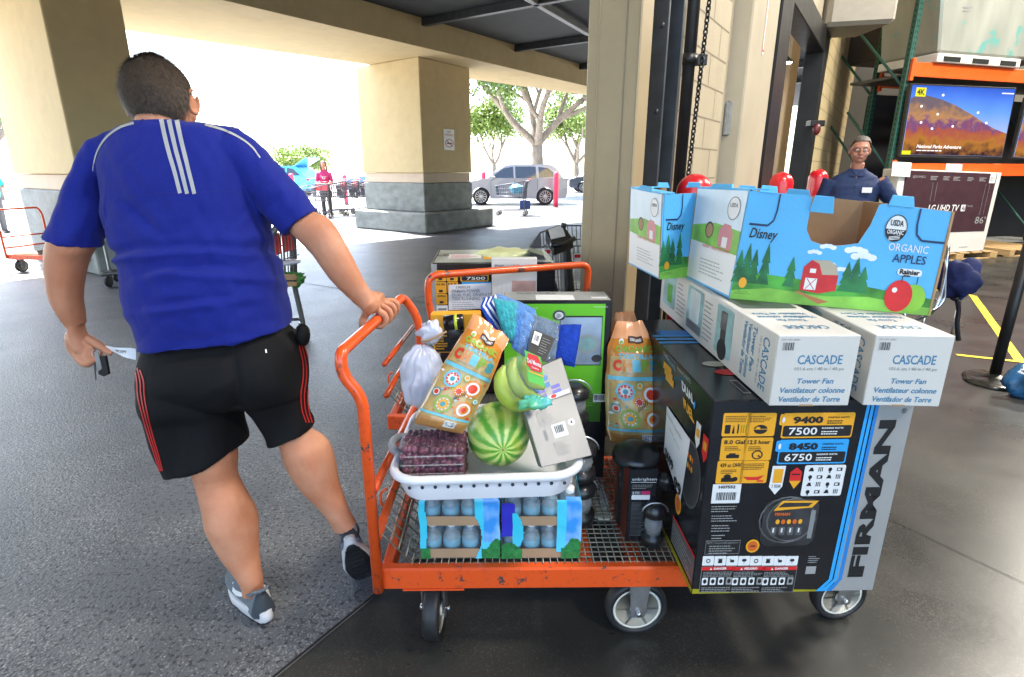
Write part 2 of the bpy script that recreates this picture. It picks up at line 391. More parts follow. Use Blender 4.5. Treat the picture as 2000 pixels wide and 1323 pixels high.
M_tape = mat('yellow_floor_tape', (.72, .55, .03), .5, var=.1, vs=10)
mb = MB()
A_ = G(1900, 578); B_ = G(1993, 708); C_ = G(1868, 694); D_ = G(1780, 560)
strip(mb, A_, B_, .07, .004, M_tape); strip(mb, B_ + V((.02, .0, 0)), C_, .05, .0045, M_tape); strip(mb, A_, D_ + V((.0, .0, 0)), .05, .005, M_tape)
struct(mb.build('floor_tape'))
# ---------------- canopy: ceiling, beam, pillars
F0, F1 = VY(429, 0, 9.4), V((2.19, 18.2, 0)); bd = (F1 - F0); bd.z = 0; bd.normalize()
f0 = F0 - bd * 40; f1 = V((2.19, 18.2, 0)) + bd * 14; f0.z = f1.z = 0
O0 = V((-7.03, 11.35, 0)); O1 = V((2.5, 20.4, 0)); od = (O1 - O0).normalized(); o0 = O0 - od * 38; o1 = O1 + od * 14
def at(p, z): return V((p.x, p.y, z))
mb = MB()
fF = V((F0.x, F0.y, 0)); oL = f0 + (O0 - fF); mb.prism([at(f0, 3.9), at(f1, 3.9), at(f1 + (O1 - V((2.19, 18.2, 0))), 3.9), at(O1, 3.9), at(O0, 3.9), at(oL, 3.9)], V((0, 0, 1.7)), M_stucco)
bm_ = mb.build('beam'); tag(bm_, 'long tan stucco beam carried by the pillars across the canopy edge', 'beam')
mb = MB(); e = WN * .0
c0, c1 = W(-45, -.3, 4.45), W(30, -.3, 4.45)
mb.hexa([c0, c1, at(f1, 4.45), at(f0, 4.45), c0 + V((0, 0, .5)), c1 + V((0, 0, .5)), at(f1, 4.95), at(f0, 4.95)], M_dark)
for k in range(5):
    s = 6.5 + k * 3.2; mb.hexa([W(s, -.3, 4.3), W(s + .12, -.3, 4.3), W(s + .12, -9.4, 4.3), W(s, -9.4, 4.3), W(s, -.3, 4.44), W(s + .12, -.3, 4.44), W(s + .12, -9.4, 4.44), W(s, -9.4, 4.44)], M_gsteel)
struct(mb.build('ceiling'))
# strip light fixture under the dark ceiling
mb = MB(); q0, q1 = G(985, -25, 4.3), G(1150, 70, 4.3)
M_fix = mat('grey_fixture', (.3, .31, .32), .4)
dv = (q1 - q0).normalized(); nn = V((-dv.y, dv.x, 0)) * .06
mb.hexa([q0 - nn, q1 - nn, q1 + nn, q0 + nn, q0 - nn + V((0, 0, .1)), q1 - nn + V((0, 0, .1)), q1 + nn + V((0, 0, .1)), q0 + nn + V((0, 0, .1))], M_fix, .01)
tag(mb.build('light_fixture'), 'long thin grey unlit strip fixture under the dark canopy ceiling', 'light fixture')
PA = V((.552, .834, 0)); PB = V((-.80, .60, 0))
def pillar(P, la, lb, label, plinth=True):
    root = thing('pillar', label, 'pillar', P, 0, 'stucco pillars holding the canopy beam')
    def pb(i0, a1, b1, z0, z1, m, b=.015, mbx=None):
        mb = mbx or MB(); p = P + PA * i0 + PB * i0
        c = [p, p + PA * a1, p + PA * a1 + PB * b1, p + PB * b1]
        mb.hexa([at(x, z0) for x in c] + [at(x, z1) for x in c], m, b); return mb
    if plinth: pb(0, la + .9, lb + .45, 0, .48, M_stone, .03).build('plinth', root)
    pb(.24, la + .02, lb + .02, .484 if plinth else 0, 1.17, M_stone, .02).build('base_block', root)
    pb(.26, la - .06, lb - .06, 1.174, 1.40, M_stucco2, .01).build('tile_band', root)
    m = MB(); p = P + PA * .22 + PB * .22; c = [p, p + PA * la, p + PA * la + PB * lb, p + PB * lb]
    m.hexa([at(x, 1.404) for x in c] + [at(x, 3.897) for x in c], M_stucco, .015)
    m.build('shaft', root)
    return root
pil = pillar(V((-2.04, 13.40, 0)), 1.87, 2.2, 'second stucco pillar on bluish concrete base with the no smoking sign')
pillar(V((-5.85, 7.55, 0)), .95, 3.0, 'nearest stucco pillar beyond the man in blue shirt', False)
# sign on pillar's right face
P0 = V((-2.04, 13.40, 0)) + PA * .22 + PB * .22; nS = WN.copy()
fc = face(P0, P0 + PA, P0 + V((0, 0, 1)))
root = thing('no_smoking_sign', 'white and red no smoking sign fixed on the pillar', 'sign', P0 + PA * 1 + V((0, 0, 2)))
u0, v0 = fc.uv(867, 293); u1, v1 = fc.uv(886, 254)
mb = MB(); mb.hexa([fc.fn(u0, v0, .001), fc.fn(u1, v0, .001), fc.fn(u1, v0, .012), fc.fn(u0, v0, .012), fc.fn(u0, v1, .001), fc.fn(u1, v1, .001), fc.fn(u1, v1, .012), fc.fn(u0, v1, .012)], M_white)
lu = lambda a: u0 + (u1 - u0) * a; lv = lambda a: v0 + (v1 - v0) * a
M_signred = mat('sign_red', (.5, .05, .04), .5)
fc.text(mb, 'NO', lu(.35), lv(.84), lu(.65), lv(.94), M_bprint, .016)
fc.text(mb, 'SMOKING', lu(.1), lv(.68), lu(.9), lv(.79), M_signred, .016)
fc.ring(mb, lu(.5), lv(.33), (u1 - u0) * .4, (v1 - v0) * .2, .16, M_signred, .016)
fc.rect(mb, lu(.25), lv(.30), lu(.75), lv(.35), M_bprint, .015)
fc.poly(mb, [(lu(.24), lv(.44)), (lu(.3), lv(.46)), (lu(.77), lv(.21)), (lu(.71), lv(.19))], M_signred, .018)
mb.build('sign_plate', root)
# ---------------- store wall
wall = thing('store_wall', 'cream painted block wall of the store running away beside the door', 'wall', W(1, 0))
mb = MB(); wbox(mb, .24, 1.46, -.06, .15, 0, 6.5, M_block); 
zz = 0
fcw = face(W(.24, .15, 0), W(1.24, .15, 0), W(.24, .15, 1))
for k in range(1, 32):
    fcw.rect(mb, 0, k * .2 - .006, 1.22, k * .2 + .004, M_mort, .0015)
    for j in range(4):
        u = (j * .4 + (k % 2) * .2); 
        if u < 1.2: fcw.rect(mb, u, k * .2 + .004, u + .007, k * .2 + .194, M_mort, .0015)
mb.build('block_panel', wall)
mb = MB(); wbox(mb, 1.46, 1.70, -.06, .11, 0, 6.5, M_cream, .004); mb.build('recessed_panel', wall)
mb = MB(); wbox(mb, 1.74, 2.72, -.1, .24, 0, 6.5, M_cream, .012); mb.build('column', wall)
mb = MB(); wbox(mb, 2.72, 7.0, -.1, .12, 3.36, 6.5, M_cream, .01); mb.build('door_header', wall)
mb = MB(); wbox(mb, 7.02, 13, -.1, .15, 0, 6.5, M_stucco, .01)
for k in range(1, 40):
    a = face(W(7.02, .15, 0), W(8.02, .15, 0), W(7.02, .15, 1)); a.rect(mb, 0, k * .2, 6, k * .2 + .008, M_mort, .003)
mb.build('far_panel', wall)
# near door post
root = thing('door_post', 'gold painted steel door post with weld seams beside the store entrance', 'post', W(-.3, .07))
mb = MB(); wbox(mb, -.35, -.20, -.073, .205, 0, 6.5, M_post, .006); mb.build('channel', root)
mb = MB()
g = [W(-.352, -.012, z * .13) + WN * random.uniform(-.0015, .0015) for z in range(0, 50)]; mb.tube(g, .0035, M_post, 5)
mb.build('weld_bead', root)
mb = MB(); wbox(mb, -.353, -.3505, .128, .134, 0, 6.5, M_mort); wbox(mb, -.353, -.3502, .197, .199, 0, 6.5, M_mort); mb.build('seam', root)
root = thing('door_track', 'dark steel guide rails of the roll up door between post and block wall', 'door track', W(0, .1))
M_brown = mat('brown_steel', (.10, .075, .045), .5, var=.2)
mb = MB(); wbox(mb, -.2, .06, -.05, .10, 0, 6.5, M_brown); mb.build('back_plate', root)
mb = MB(); wbox(mb, .03, .05, .10, .20, 0, 6.5, M_gsteel, .003); wbox(mb, .20, .235, .06, .22, 0, 6.5, M_gsteel, .003); mb.build('rail', root)
mb = MB(); wbox(mb, .062, .198, .0, .12, 0, 6.5, M_blk); mb.build('door_slot', root)
for k in range(8): mb = MB(); mb.lathe([(.016, 0), (.016, .014), (.006, .02)], W(.03, .16, .5 + k * .42), M_gsteel, 6, Matrix.Rotation(R(90), 4, 'Y')); mb.build('bolt', root)
# black conduit pole with clamp, chain
pc = VY(1326, 333, 3.66); 
root = thing('conduit_pole', 'thick black vertical pipe clamped to the block wall', 'pipe', (pc.x, pc.y, 0))
mb = MB(); mb.tube([(pc.x, pc.y, 0), (pc.x, pc.y, 6)], .043, M_blk, 16); mb.build('pipe', root)
cz = VY(1345, 118, 3.66).z
mb = MB(); mb.tube([(pc.x, pc.y, cz - .03), (pc.x, pc.y, cz + .03)], .058, M_blk, 14); mb.hexa([V((pc.x + a, pc.y + b, cz + c)) for c in (-.03, .03) for a, b in ((-.1, -.02), (.11, -.02), (.11, .02), (-.1, .02))], M_blk, .004); mb.build('clamp', root)
mb = MB(); P1, P2 = VY(1387, -12, 3.45), VY(1343, 352, 3.45); P2.y = P1.y = 3.45; N_ = 34
for k in range(N_):
    c = P1.lerp(P2, (k + .5) / N_); L_ = (P2 - P1).length / N_; ax = (P2 - P1).normalized(); sd = V((1, .3, 0)).normalized() if k % 2 == 0 else V((-.5, 1, 0)).normalized()
    pts = [c + ax * math.cos(a) * L_ * .68 + sd * math.sin(a) * L_ * .38 for a in [2 * math.pi * j / 12 for j in range(12)]]
    mb.tube(pts, .0048, M_blk, 6, closed=True)
tag(mb.build('chain'), 'hanging black hoist chain beside the black pipe', 'chain')
# light switch plate and red notice
fcw2 = face(W(1.46, .111, 0), W(2.46, .111, 0), W(1.46, .111, 1))
root = thing('switch_box', 'grey metal switch box on the wall beside the cream column', 'switch', W(1.6, .11, 1.8))
u, v = fcw2.uv(1418, 236); mb = MB(); mb.hexa([W(1.46 + u - .07, .112, v - .12), W(1.46 + u + .07, .112, v - .12), W(1.46 + u + .07, .16, v - .12), W(1.46 + u - .07, .16, v - .12), W(1.46 + u - .07, .112, v + .14), W(1.46 + u + .07, .112, v + .14), W(1.46 + u + .07, .16, v + .14), W(1.46 + u - .07, .16, v + .14)], M_zinc, .012); mb.build('cover', root)
mb = MB(); mb.tube([W(1.44, .13, 0), W(1.44, .13, 6)], .012, M_brown, 8); tag(mb.build('cable_conduit'), 'thin brown conduit running up the block wall', 'conduit')
fcc = face(W(1.74, .2405, 0), W(2.74, .2405, 0), W(1.74, .2405, 1))
root = thing('notice_strip', 'narrow white and red vertical notice on the cream column', 'sign', W(2.4, .24, 2.3)); mb = MB()
a0, b0 = fcc.uv(1490, 108); a1, b1 = fcc.uv(1502, -20)
fcc.rect(mb, a0, b0, a1, b1, M_wprint, .002); 
k0 = lambda t: a0 + (a1 - a0) * t
fcc.rect(mb, k0(.1), b0 + .02, k0(.2), b1, M_redp, .003); fcc.rect(mb, k0(.8), b0 + .02, k0(.9), b1, M_redp, .003); fcc.rect(mb, k0(.1), b0 + .02, k0(.9), b0 + .035, M_redp, .003)
fcc.lines(mb, k0(.3), b0 + .06, k0(.7), b1, 22, M_redp, .003); mb.build('plate', root)
# second doorway
root = thing('door_frame', 'black steel frame of the second store doorway beyond the cream column', 'door frame', W(3, 0))
mb = MB(); wbox(mb, 2.74, 3.30, -.06, .26, 0, 3.9, M_blk, .01); mb.build('near_jamb', root)
mb = MB(); wbox(mb, 6.55, 6.98, -.05, .20, 0, 6.4, M_blk, .01); mb.build('far_jamb', root)
mb = MB(); wbox(mb, 3.32, 6.53, -.04, .20, 3.05, 3.34, M_blk, .01); mb.build('lintel', root)
# pillar and ceiling outside the second doorway
pillar(V((7.0, 19.6, 0)), 3.4, 3.4, 'distant tan pillar seen through the second doorway')
root = thing('yellow_partition', 'yellow stucco partition seen through the second doorway', 'wall', W(9.5, -1)); mb = MB(); wbox(mb, 8.4, 9.2, -.9, -.5, 0, 4.4, M_stucco2, .02); mb.build('stucco_wall', root)
M_lamp = mat('lamp_glow', (1, .95, .85), .4, emit=(1, .93, .8), es=12)
def baylamp(p, label, r=.17, e=None):
    root = thing('ceiling_lamp', label, 'lamp', p, 0, 'round high bay lamps'); p = V(p)
    mb = MB(); mb.lathe([(.04, .22), (.05, .12), (r, .02), (r, 0), (r * .96, 0), (r * .9, .02)], p, M_gsteel, 20); mb.build('shade', root)
    mb = MB(); mb.lathe([(r * .88, .002), (r * .88, .012)], p, M_lamp, 20); mb.build('bulb', root)
    mb = MB(); mb.tube([p + V((0, 0, .2)), p + V((0, 0, 1.2))], .01, M_blk, 6); mb.build('cord', root)
    if e:
        l = bpy.data.lights.new('lamp_light', 'AREA'); l.shape = 'DISK'; l.size = r * 6; l.energy = e; l.color = (1, .93, .82)
        lo = bpy.data.objects.new('lamp_light', l); COL.objects.link(lo); lo.location = (0, 0, -.03); lo.parent = root
    return root
baylamp(VY(1527, 124, 9.5), 'small round lit lamp hanging beyond the second doorway', .16)
for i, (x, y) in enumerate(((3.4, 1.2), (7.6, 5.2), (12, 9.5), (4.5, -4))):
    baylamp((x, y, 6.6), 'round lit bay lamp high over the store floor, ' + ('nearest the carts', 'in front of the television rack', 'over the far rack', 'behind the carts')[i], .25, (60, 150, 130, 60)[i])
# red bollards inside
def bollard(p, r, h, label, dome=True, mt=None):
    root = thing('bollard', label, 'bollard', (p[0], p[1], 0), 0, 'red bollards'); mt = mt or M_red; mb = MB()
    prof = [(r, 0), (r, h - r)] + [(r * math.cos(R(a)), h - r + r * math.sin(R(a))) for a in (15, 30, 45, 60, 75, 88)]
    mb.lathe(prof, (p[0], p[1], 0), mt, 24); mb.build('sleeve', root)
    mb = MB(); mb.lathe([(r * 1.5, 0), (r * 1.5, .012), (r * 1.02, .016)], (p[0], p[1], .0), M_gsteel, 20); mb.build('base_ring', root)
p = VY(1359, 342, 3.3); bollard((p.x, 3.3), .10, 1.435, 'large glossy red bollard dome just behind the blue cartons by the chain')
p = VY(1528, 342, 5.3); bollard((p.x, 5.3), .105, 1.44, 'red bollard in the middle, in front of the second doorway')
p = VY(1599, 342, 7.0); bollard((p.x, 7.0), .11, 1.47, 'red bollard beside the standing store man')
# ---------------- store shell
mb = MB(); wbox(mb, -9, 24, -.3, 26, 8.0, 8.3, M_dark)
for k in range(8): wbox(mb, -8 + k * 4, -7.85 + k * 4, -.1, 26, 7.6, 8.0, M_gsteel)
struct(mb.build('roof'))
mb = MB(); wbox(mb, -14, -.36, -.15, .15, 3.7, 8.0, M_stucco); tag(mb.build('entrance_header'), 'tan wall over the wide store entrance', 'wall')
M_backw = mat('far_store_wall', (.16, .14, .11), .7, var=.15, vs=.4)
mb = MB(); wbox(mb, 15.0, 15.3, -.1, 26, 0, 8, M_backw); tag(mb.build('back_wall'), 'dim brown far wall of the store behind the racks', 'wall')
mb = MB(); wbox(mb, -9, 24, 25.7, 26, 0, 8, M_backw); tag(mb.build('side_wall'), 'dim side wall of the store far right of the racks', 'wall')
# ---------------- racks
M_rgreen = mat('rack_green', (.02, .085, .065), .45, var=.15)
M_rorange = mat('rack_orange', (.75, .10, .015), .4, var=.06)
M_hole = mat('rack_hole', (.004, .006, .005), .9)
RO = V((5.96, 9.19, 0)); RD = V((.957, .29, 0)); RN = V((.29, -.957, 0))
def RP(u, d, z=0): return RO + RD * u + RN * d + V((0, 0, z))      # d towards the camera
def rbox(mb, u0, u1, d0, d1, z0, z1, m, b=0):
    return mb.hexa([RP(u0, d1, z0), RP(u1, d1, z0), RP(u1, d0, z0), RP(u0, d0, z0), RP(u0, d1, z1), RP(u1, d1, z1), RP(u1, d0, z1), RP(u0, d0, z1)], m, b)
def rpx(x, y, d=0):
    P = PL(x, y, RP(0, d), RN); return P
def upright(u, label, d=-.0, hh=6.5):
    root = thing('rack_upright', label, 'rack post', RP(u, d), 0, 'perforated green rack posts'); mb = MB()
    rbox(mb, u, u + .085, d - .08, d, 0, hh, M_rgreen, .004)
    f = face(RP(u, d, 0), RP(u + .085, d, 0), RP(u, d, 1)); f2 = face(RP(u, d - .08, 0), RP(u, d, 0), RP(u, d - .08, 1))
    for k in range(int(hh / .075)):
        z = .1 + k * .075
        f.poly(mb, [(.22, z), (.4, z + .03), (.34, z + .045), (.16, z + .015)], M_hole, .001); f.poly(mb, [(.78, z), (.6, z + .03), (.66, z + .045), (.84, z + .015)], M_hole, .001)
        f2.rect(mb, .4, z, .6, z + .03, M_hole, .001)
    mb.build('post', root)
    mb = MB(); rbox(mb, u - .02, u + .1, d - .1, d + .02, 0, .01, M_gsteel); mb.build('foot_plate', root)
    mb = MB()
    for k in range(5): mb.tube([RP(u + .04, d - .08, .3 + k * 1.2), RP(u + .04, d - 1.0, .3 + k * 1.2 + .9)], .02, M_rgreen, 6); 
    mb.build('brace', root)
upright(0, 'green perforated rack post left of the television, behind the store man')
upright(.59, 'green rack post at the back of the rack, left of the television', -1.05)
upright(3.85, 'green perforated rack post right of the tall television carton')
upright(8.2, 'green rack post at the far right edge', 0)
def beam(u0, u1, z, h, label, d=.0):
    root = thing('rack_beam', label, 'rack beam', RP(u0, d, z), 0, 'orange rack beams'); mb = MB()
    rbox(mb, u0, u1, d + .004, d + .05, z, z + h, M_rorange, .006); mb.build('bar', root)
    mb = MB(); rbox(mb, u0 - .06, u0 - .004, d + .003, d + .055, z - .06, z + h + .05, M_rorange, .004); mb.build('end_plate', root); return root
zt = rpx(1772, 150).z; zb = rpx(1745, 345).z
beam(.09, 8.1, zt, .2, 'upper orange rack beam under the wrapped pallet')
beam(.09, 8.1, zb, .2, 'lower orange rack beam between television and large carton')
beam(.70, 3.8, zt + .0, .18, 'rear orange rack beam seen behind the perforated green post', -1.05)
mb = MB(); rbox(mb, .1, 8, -1.1, -.002, zt + .02, zt + .06, M_gsteel)
tag(mb.build('rack_shelf'), 'dark rack shelf deck behind the upper orange beam', 'shelf')
mb = MB(); rbox(mb, .75, 8, -1.3, -1.12, .15, zt - .1, mat('rack_back', (.03, .03, .035), .7)); tag(mb.build('rack_backboard'), 'dark board behind the televisions in the rack', 'panel')
# dark merchandise on the left rack and upper levels
M_cart1 = mat('dark_carton', (.035, .03, .032), .55, var=.3, vs=2)
M_cart2 = mat('plum_carton', (.045, .018, .025), .5, var=.15)
for i, (u0, u1, z0, z1, d) in enumerate(((.70, 1.9, 3.0, 5.4, -.95), (2.0, 3.2, 3.0, 5.0, -.95), (.75, 1.5, .2, 1.2, -.2), (3.3, 3.8, 3.0, 4.9, -.6))):
    mb = MB(); rbox(mb, u0, u1, d - .9, d, z0 + .28 * (z0 > 2), z1, M_cart1, .02); f = face(RP(u0, d, z0 + .3), RP(u1, d, z0 + .3), RP(u0, d, z1)); f.lines(mb, .1, .7, .6, .8, 2, M_greyi, .002); f.text(mb, 'UHD TV', .1, .4, .5, .5, M_greyi, .002)
    tag(mb.build('dark_carton'), ('tall dark carton high on the rack, leftmost', 'dark carton high on the rack, behind the wrapped pallet', 'low dark carton left of the plum television carton', 'dark carton high on the rack beside the wrapped pallet')[i], 'carton', 'dark cartons on the racks')
# ---- television
def pxhexa(mb, q, d, th, m, b=0):      # screen-like slab on rack plane from 4 pixels TL,TR,BR,BL
    P = [rpx(x, y, d) for x, y in q]; TL, TR, BR, BL = P; n = -RN * th
    mb.hexa([BL, BR, BR + n, BL + n, TL, TR, TR + n, TL + n], m, b); return quadface(BL, BR, TL, TR)
def emis(name, c, s, sc=4, c2=None, stretch=None): return mat(name, (.0, .0, .0), .3, emit=c, es=s, spec=.4)
def grad(name, stops, axis, lo, hi, es, nscale=3, namt=.15):
    m = mat(name, (0, 0, 0), .25, spec=.4, rvar=0); n = m.node_tree; L = n.links.new; b = n.nodes['Principled BSDF']
    tc = n.nodes.new('ShaderNodeTexCoord'); sp = n.nodes.new('ShaderNodeSeparateXYZ'); L(tc.outputs['Generated'], sp.inputs[0])
    nz = n.nodes.new('ShaderNodeTexNoise'); nz.inputs['Scale'].default_value = nscale; nz.inputs['Detail'].default_value = 8; L(tc.outputs['Generated'], nz.inputs[0])
    mm = n.nodes.new('ShaderNodeMath'); mm.operation = 'MULTIPLY_ADD'; L(nz.outputs[0], mm.inputs[0]); mm.inputs[1].default_value = namt; L(sp.outputs[axis], mm.inputs[2])
    mr = n.nodes.new('ShaderNodeMapRange'); mr.inputs[1].default_value = lo + namt / 2; mr.inputs[2].default_value = hi + namt / 2; L(mm.outputs[0], mr.inputs[0])
    r = n.nodes.new('ShaderNodeValToRGB'); e = r.color_ramp.elements
    while len(e) < len(stops): e.new(.5)
    for el, (p, c) in zip(e, stops): el.position = p; el.color = tuple(c) + (1,)
    L(mr.outputs[0], r.inputs[0]); L(r.outputs[0], b.inputs['Emission Color']); b.inputs['Emission Strength'].default_value = es
    return m
ES = .13
M_sky_tv = grad('screen_sky', [(0, (.35, .45, .8)), (.5, (.12, .3, .9)), (1, (.03, .1, .55))], 2, .3, 1, ES * 1.4)
M_hill = grad('screen_hill', [(0, (.05, .02, .03)), (.25, (.55, .22, .04)), (.45, (.5, .12, .07)), (.6, (.22, .09, .25)), (.75, (.6, .3, .12)), (1, (.2, .15, .18))], 2, 0, .75, ES, 9, .5)
M_tvfr = mat('tv_bezel', (.02, .02, .022), .3)
def tv(q, label, caption=True):
    root = thing('television', label, 'television', rpx(*q[3], .12), 0, 'switched on televisions in the rack'); mb = MB()
    f = pxhexa(mb, q, .10, .06, M_tvfr, .004); mb.build('bezel', root)
    mb = MB(); f.rect(mb, .012, .03, .988, .98, M_sky_tv, .002); hp = [(.014, .032), (.986, .032), (.986, .36), (.86, .42), (.74, .5), (.62, .6), (.45, .72), (.30, .80), (.15, .85), (.06, .84), (.014, .8)]
    f.poly(mb, hp, M_hill, .004)
    if caption:
        f.rect(mb, .05, .83, .14, .95, M_ysc, .006); f.text(mb, '4K', .06, .85, .13, .93, M_bprint, .008, .03)
        f.text(mb, 'National Parks Adventure', .14, .125, .56, .175, M_wsc, .006, .02, .15); f.lines(mb, .14, .085, .5, .11, 1, M_wsc, .006)
        f.rect(mb, .01, .03, .09, .085, M_ysc, .006); f.rect(mb, .86, .91, .98, .925, M_wsc, .006)
        for x, y in ((.3, .86), (.12, .7), (.28, .6), (.14, .48), (.66, .64), (.76, .5), (.25, .4), (.44, .44)): f.disc(mb, x, y, .012, .018, M_wsc, .007, 10)  # glowing white dots: reflections of the store lamps painted onto the screen
    mb.build('screen', root)
M_ysc = mat('screen_yellow', (0, 0, 0), .3, emit=(.8, .75, .02), es=.18, rvar=0); M_wsc = mat('screen_white', (0, 0, 0), .3, emit=(.95, .9, .9), es=.2, rvar=0)
tv([(1780, 163), (1986, 172), (1958, 310), (1757, 306)], 'large lit television showing an orange and blue landscape')
tv([(2006, 190), (2200, 200), (2160, 325), (1976, 310)], 'second lit television cut off by the right edge', False)
# tall television carton on pallet
M_wood = mat('pallet_wood', (.42, .27, .12), .75, var=.15, vs=8, stretch=(1, 1, 6), bump=.2)
def pallet(u0, u1, d0, d1, z, label):
    root = thing('pallet', label, 'pallet', RP(u0, d1, z), 0, 'wooden pallets'); mb = MB()
    n = 6; w = (u1 - u0)
    for k in range(n): rbox(mb, u0 + w * k / n, u0 + w * (k + .7) / n, d0, d1, z + .11, z + .13, M_wood, .003)
    mb.build('top_boards', root); mb = MB()
    for t in (0, .45, .9):
        rbox(mb, u0 + w * t, u0 + w * (t + .1), d0, d1, z + .022, z + .109, M_wood, .004)
    mb.build('block', root); mb = MB(); rbox(mb, u0, u1, d1 - .1, d1 - .004, z + .002, z + .02, M_wood, .003); mb.build('bottom_board', root)
pa, pb_ = rpx(1850, 498, .3), rpx(1955, 498, .3)
uu = lambda P: (P - RO).dot(RD)
pallet(uu(rpx(1800, 498, .3)), uu(rpx(1948, 498, .3)), -.9, .3, 0, 'light wooden pallet under the plum television carton')
pallet(uu(rpx(1972, 498, .3)), uu(rpx(1972, 498, .3)) + 1.2, -.9, .3, 0, 'light wooden pallet cut off by the right edge')
root = thing('television_carton', 'tall plum and white LG television carton standing on a pallet', 'carton', RP(.5, .25, .13))
q = [(1757, 330), (1957, 338), (1921, 487), (1735, 487)]
TL, TR, BR, BL = [rpx(x, y, .25) for x, y in q]; n = -RN * .28; mb = MB()
BL.z = BR.z = .135
mb.hexa([BL, BR, BR + n, BL + n, TL, TR, TR + n, TL + n], M_fanw, .006); f = quadface(BL, BR, TL, TR)
f.rect(mb, .06, .26, .955, .985, M_cart2, .003)
f.text(mb, 'LG UHD TV', .33, .52, .63, .60, M_wprint, .005, .01, .1); f.rect(mb, .655, .52, .70, .60, M_wprint, .005); f.text(mb, 'AI', .66, .53, .695, .59, M_cart2, .007, .02); f.text(mb, 'ThinQ', .71, .57, .77, .595, M_silver, .005)
f.text(mb, '86', .83, .36, .92, .45, M_silver, .005); f.text(mb, '"', .925, .42, .94, .45, M_silver, .005)
f.text(mb, '@SUMBO', .13, .90, .25, .935, M_silver, .005)
for u in (.3, .42, .52, .66, .78): f.lines(mb, u, .89, u + .07, .94, 3, M_silver, .005, seed=int(u * 100))
f.rect(mb, .885, .87, .945, .98, M_wprint, .005); f.lines(mb, .89, .9, .94, .95, 3, M_greyi, .007)
for u in (.33, .37): f.rect(mb, u, .64, u + .002, .86, M_silver, .005)
for u in (.86, .9): f.rect(mb, u, .47, u + .002, .86, M_silver, .005)
f.lines(mb, .72, .06, .86, .075, 1, M_greyi, .004); f.lines(mb, .5, .06, .56, .075, 1, M_greyi, .004)
mb.build('carton', root)
# white price sheets and labels hanging on the lower beam
def plate(name, label, cat, q, d, lines_=6, m=None):
    mb = MB(); f = pxhexa(mb, q, d, .006, m or M_paper); f.lines(mb, .1, .15, .9, .85, lines_, M_greyi, .002, .35); tag(mb.build(name), label, cat)
plate('price_sheet', 'white printed price sheet hanging on the lower orange beam', 'sign', [(1744, 316), (1781, 318), (1777, 346), (1741, 344)], .30)
plate('price_label', 'small grey and blue price label on the lower orange beam', 'sign', [(1849, 320), (1880, 321), (1878, 334), (1847, 333)], .06, 3)
# shrink wrapped pallet on top
M_wrap = mat('wrapped_cartons', (.27, .28, .245), .35, var=.2, vs=2.5, bump=.6, bs=6, stretch=(1, 1, .3), coat=.4)
wear(M_wrap, 2.4, (.56, .62), (.12, .3, .27))
root = thing('wrapped_pallet', 'pale cartons shrink wrapped in film on the upper rack shelf', 'pallet load', rpx(1836, 122, .05))
mb = MB(); q = [(1845, -60), (2060, -70), (2010, 118), (1834, 103)]; 
TL, TR, BR, BL = [rpx(x, y, .1) for x, y in q]; BR.z = BL.z = zt + .34; n = -RN * 1.0
mb.hexa([BL, BR, BR + n, BL + n, TL, TR, TR + n, TL + n], M_wrap, .03); f = quadface(BL, BR, TL, TR)
f.text(mb, 'UHD', .06, .80, .2, .86, M_greyi, .004); f.lines(mb, .2, .5, .3, .58, 2, M_greyi, .004)
mb.build('film_wrapped_load', root)
mb = MB(); u0 = uu(BL); rbox(mb, u0 - .02, u0 + 1.75, -.9, .11, zt + .205, zt + .33, M_fanw, .008)
for t in (.1, .7, 1.3): rbox(mb, u0 + t, u0 + t + .35, .111, .115, zt + .22, zt + .29, M_hole)
mb.build('white_skid', root)
# big grey duct box on the wall, upper right of the door
mb = MB(); P = VY(1672, 20, 8.6)
mb.hexa([V((P.x + a, 8.4 + b, P.z + c)) for c in (-.22, 1.6) for a, b in ((-.42, .1), (.4, -.1), (.4, .8), (-.42, .9))], mat('duct_paint', (.30, .27, .22), .5), .05)
tag(mb.build('air_unit'), 'large grey beige box high beside the doorway and racks', 'air unit')
M_alarm = mat('alarm_red', (.10, .012, .012), .4)
root = thing('alarm_bell', 'small dark red alarm fixed on the doorway frame', 'alarm', VY(1597, 250, 8.5)); mb = MB(); c = VY(1595, 253, 8.3); mb.ell(c, (.055, .04, .08), M_alarm); mb.build('bell', root)
mb = MB(); c = VY(1594, 243, 8.35); mb.box(c - V((.1, .05, .03)), c + V((.1, .1, .05)), M_blk, .01); mb.build('bracket', root)
# stanchion
sp = G(1940, 742); root = thing('stanchion', 'black floor stanchion post on round steel base near the right edge', 'stanchion', (sp.x, sp.y, 0))
mb = loc(); mb.tube([(0, 0, .03), (0, 0, 1.0)], .034, M_blk, 16); mb.lathe([(.04, 1.0), (.045, 1.04), (.02, 1.06)], (0, 0, 0), M_blk, 16); mb.build('post', root)
mb = loc(); mb.lathe([(.18, 0), (.18, .012), (.15, .028), (.05, .036), (.03, .05)], (0, 0, 0), mat('stanchion_base', (.06, .06, .055), .25, metal=.7), 32); mb.build('base', root)
sp = G(1903, 735); root = thing('floor_weight', 'second dark round steel base disc lying beside the stanchion', 'base plate', (sp.x + .02, sp.y - .14, 0)); mb = loc(); mb.lathe([(.17, 0), (.17, .012), (.14, .026), (.02, .034)], (0, 0, 0), MATS['stanchion_base'], 32); mb.build('disc', root)
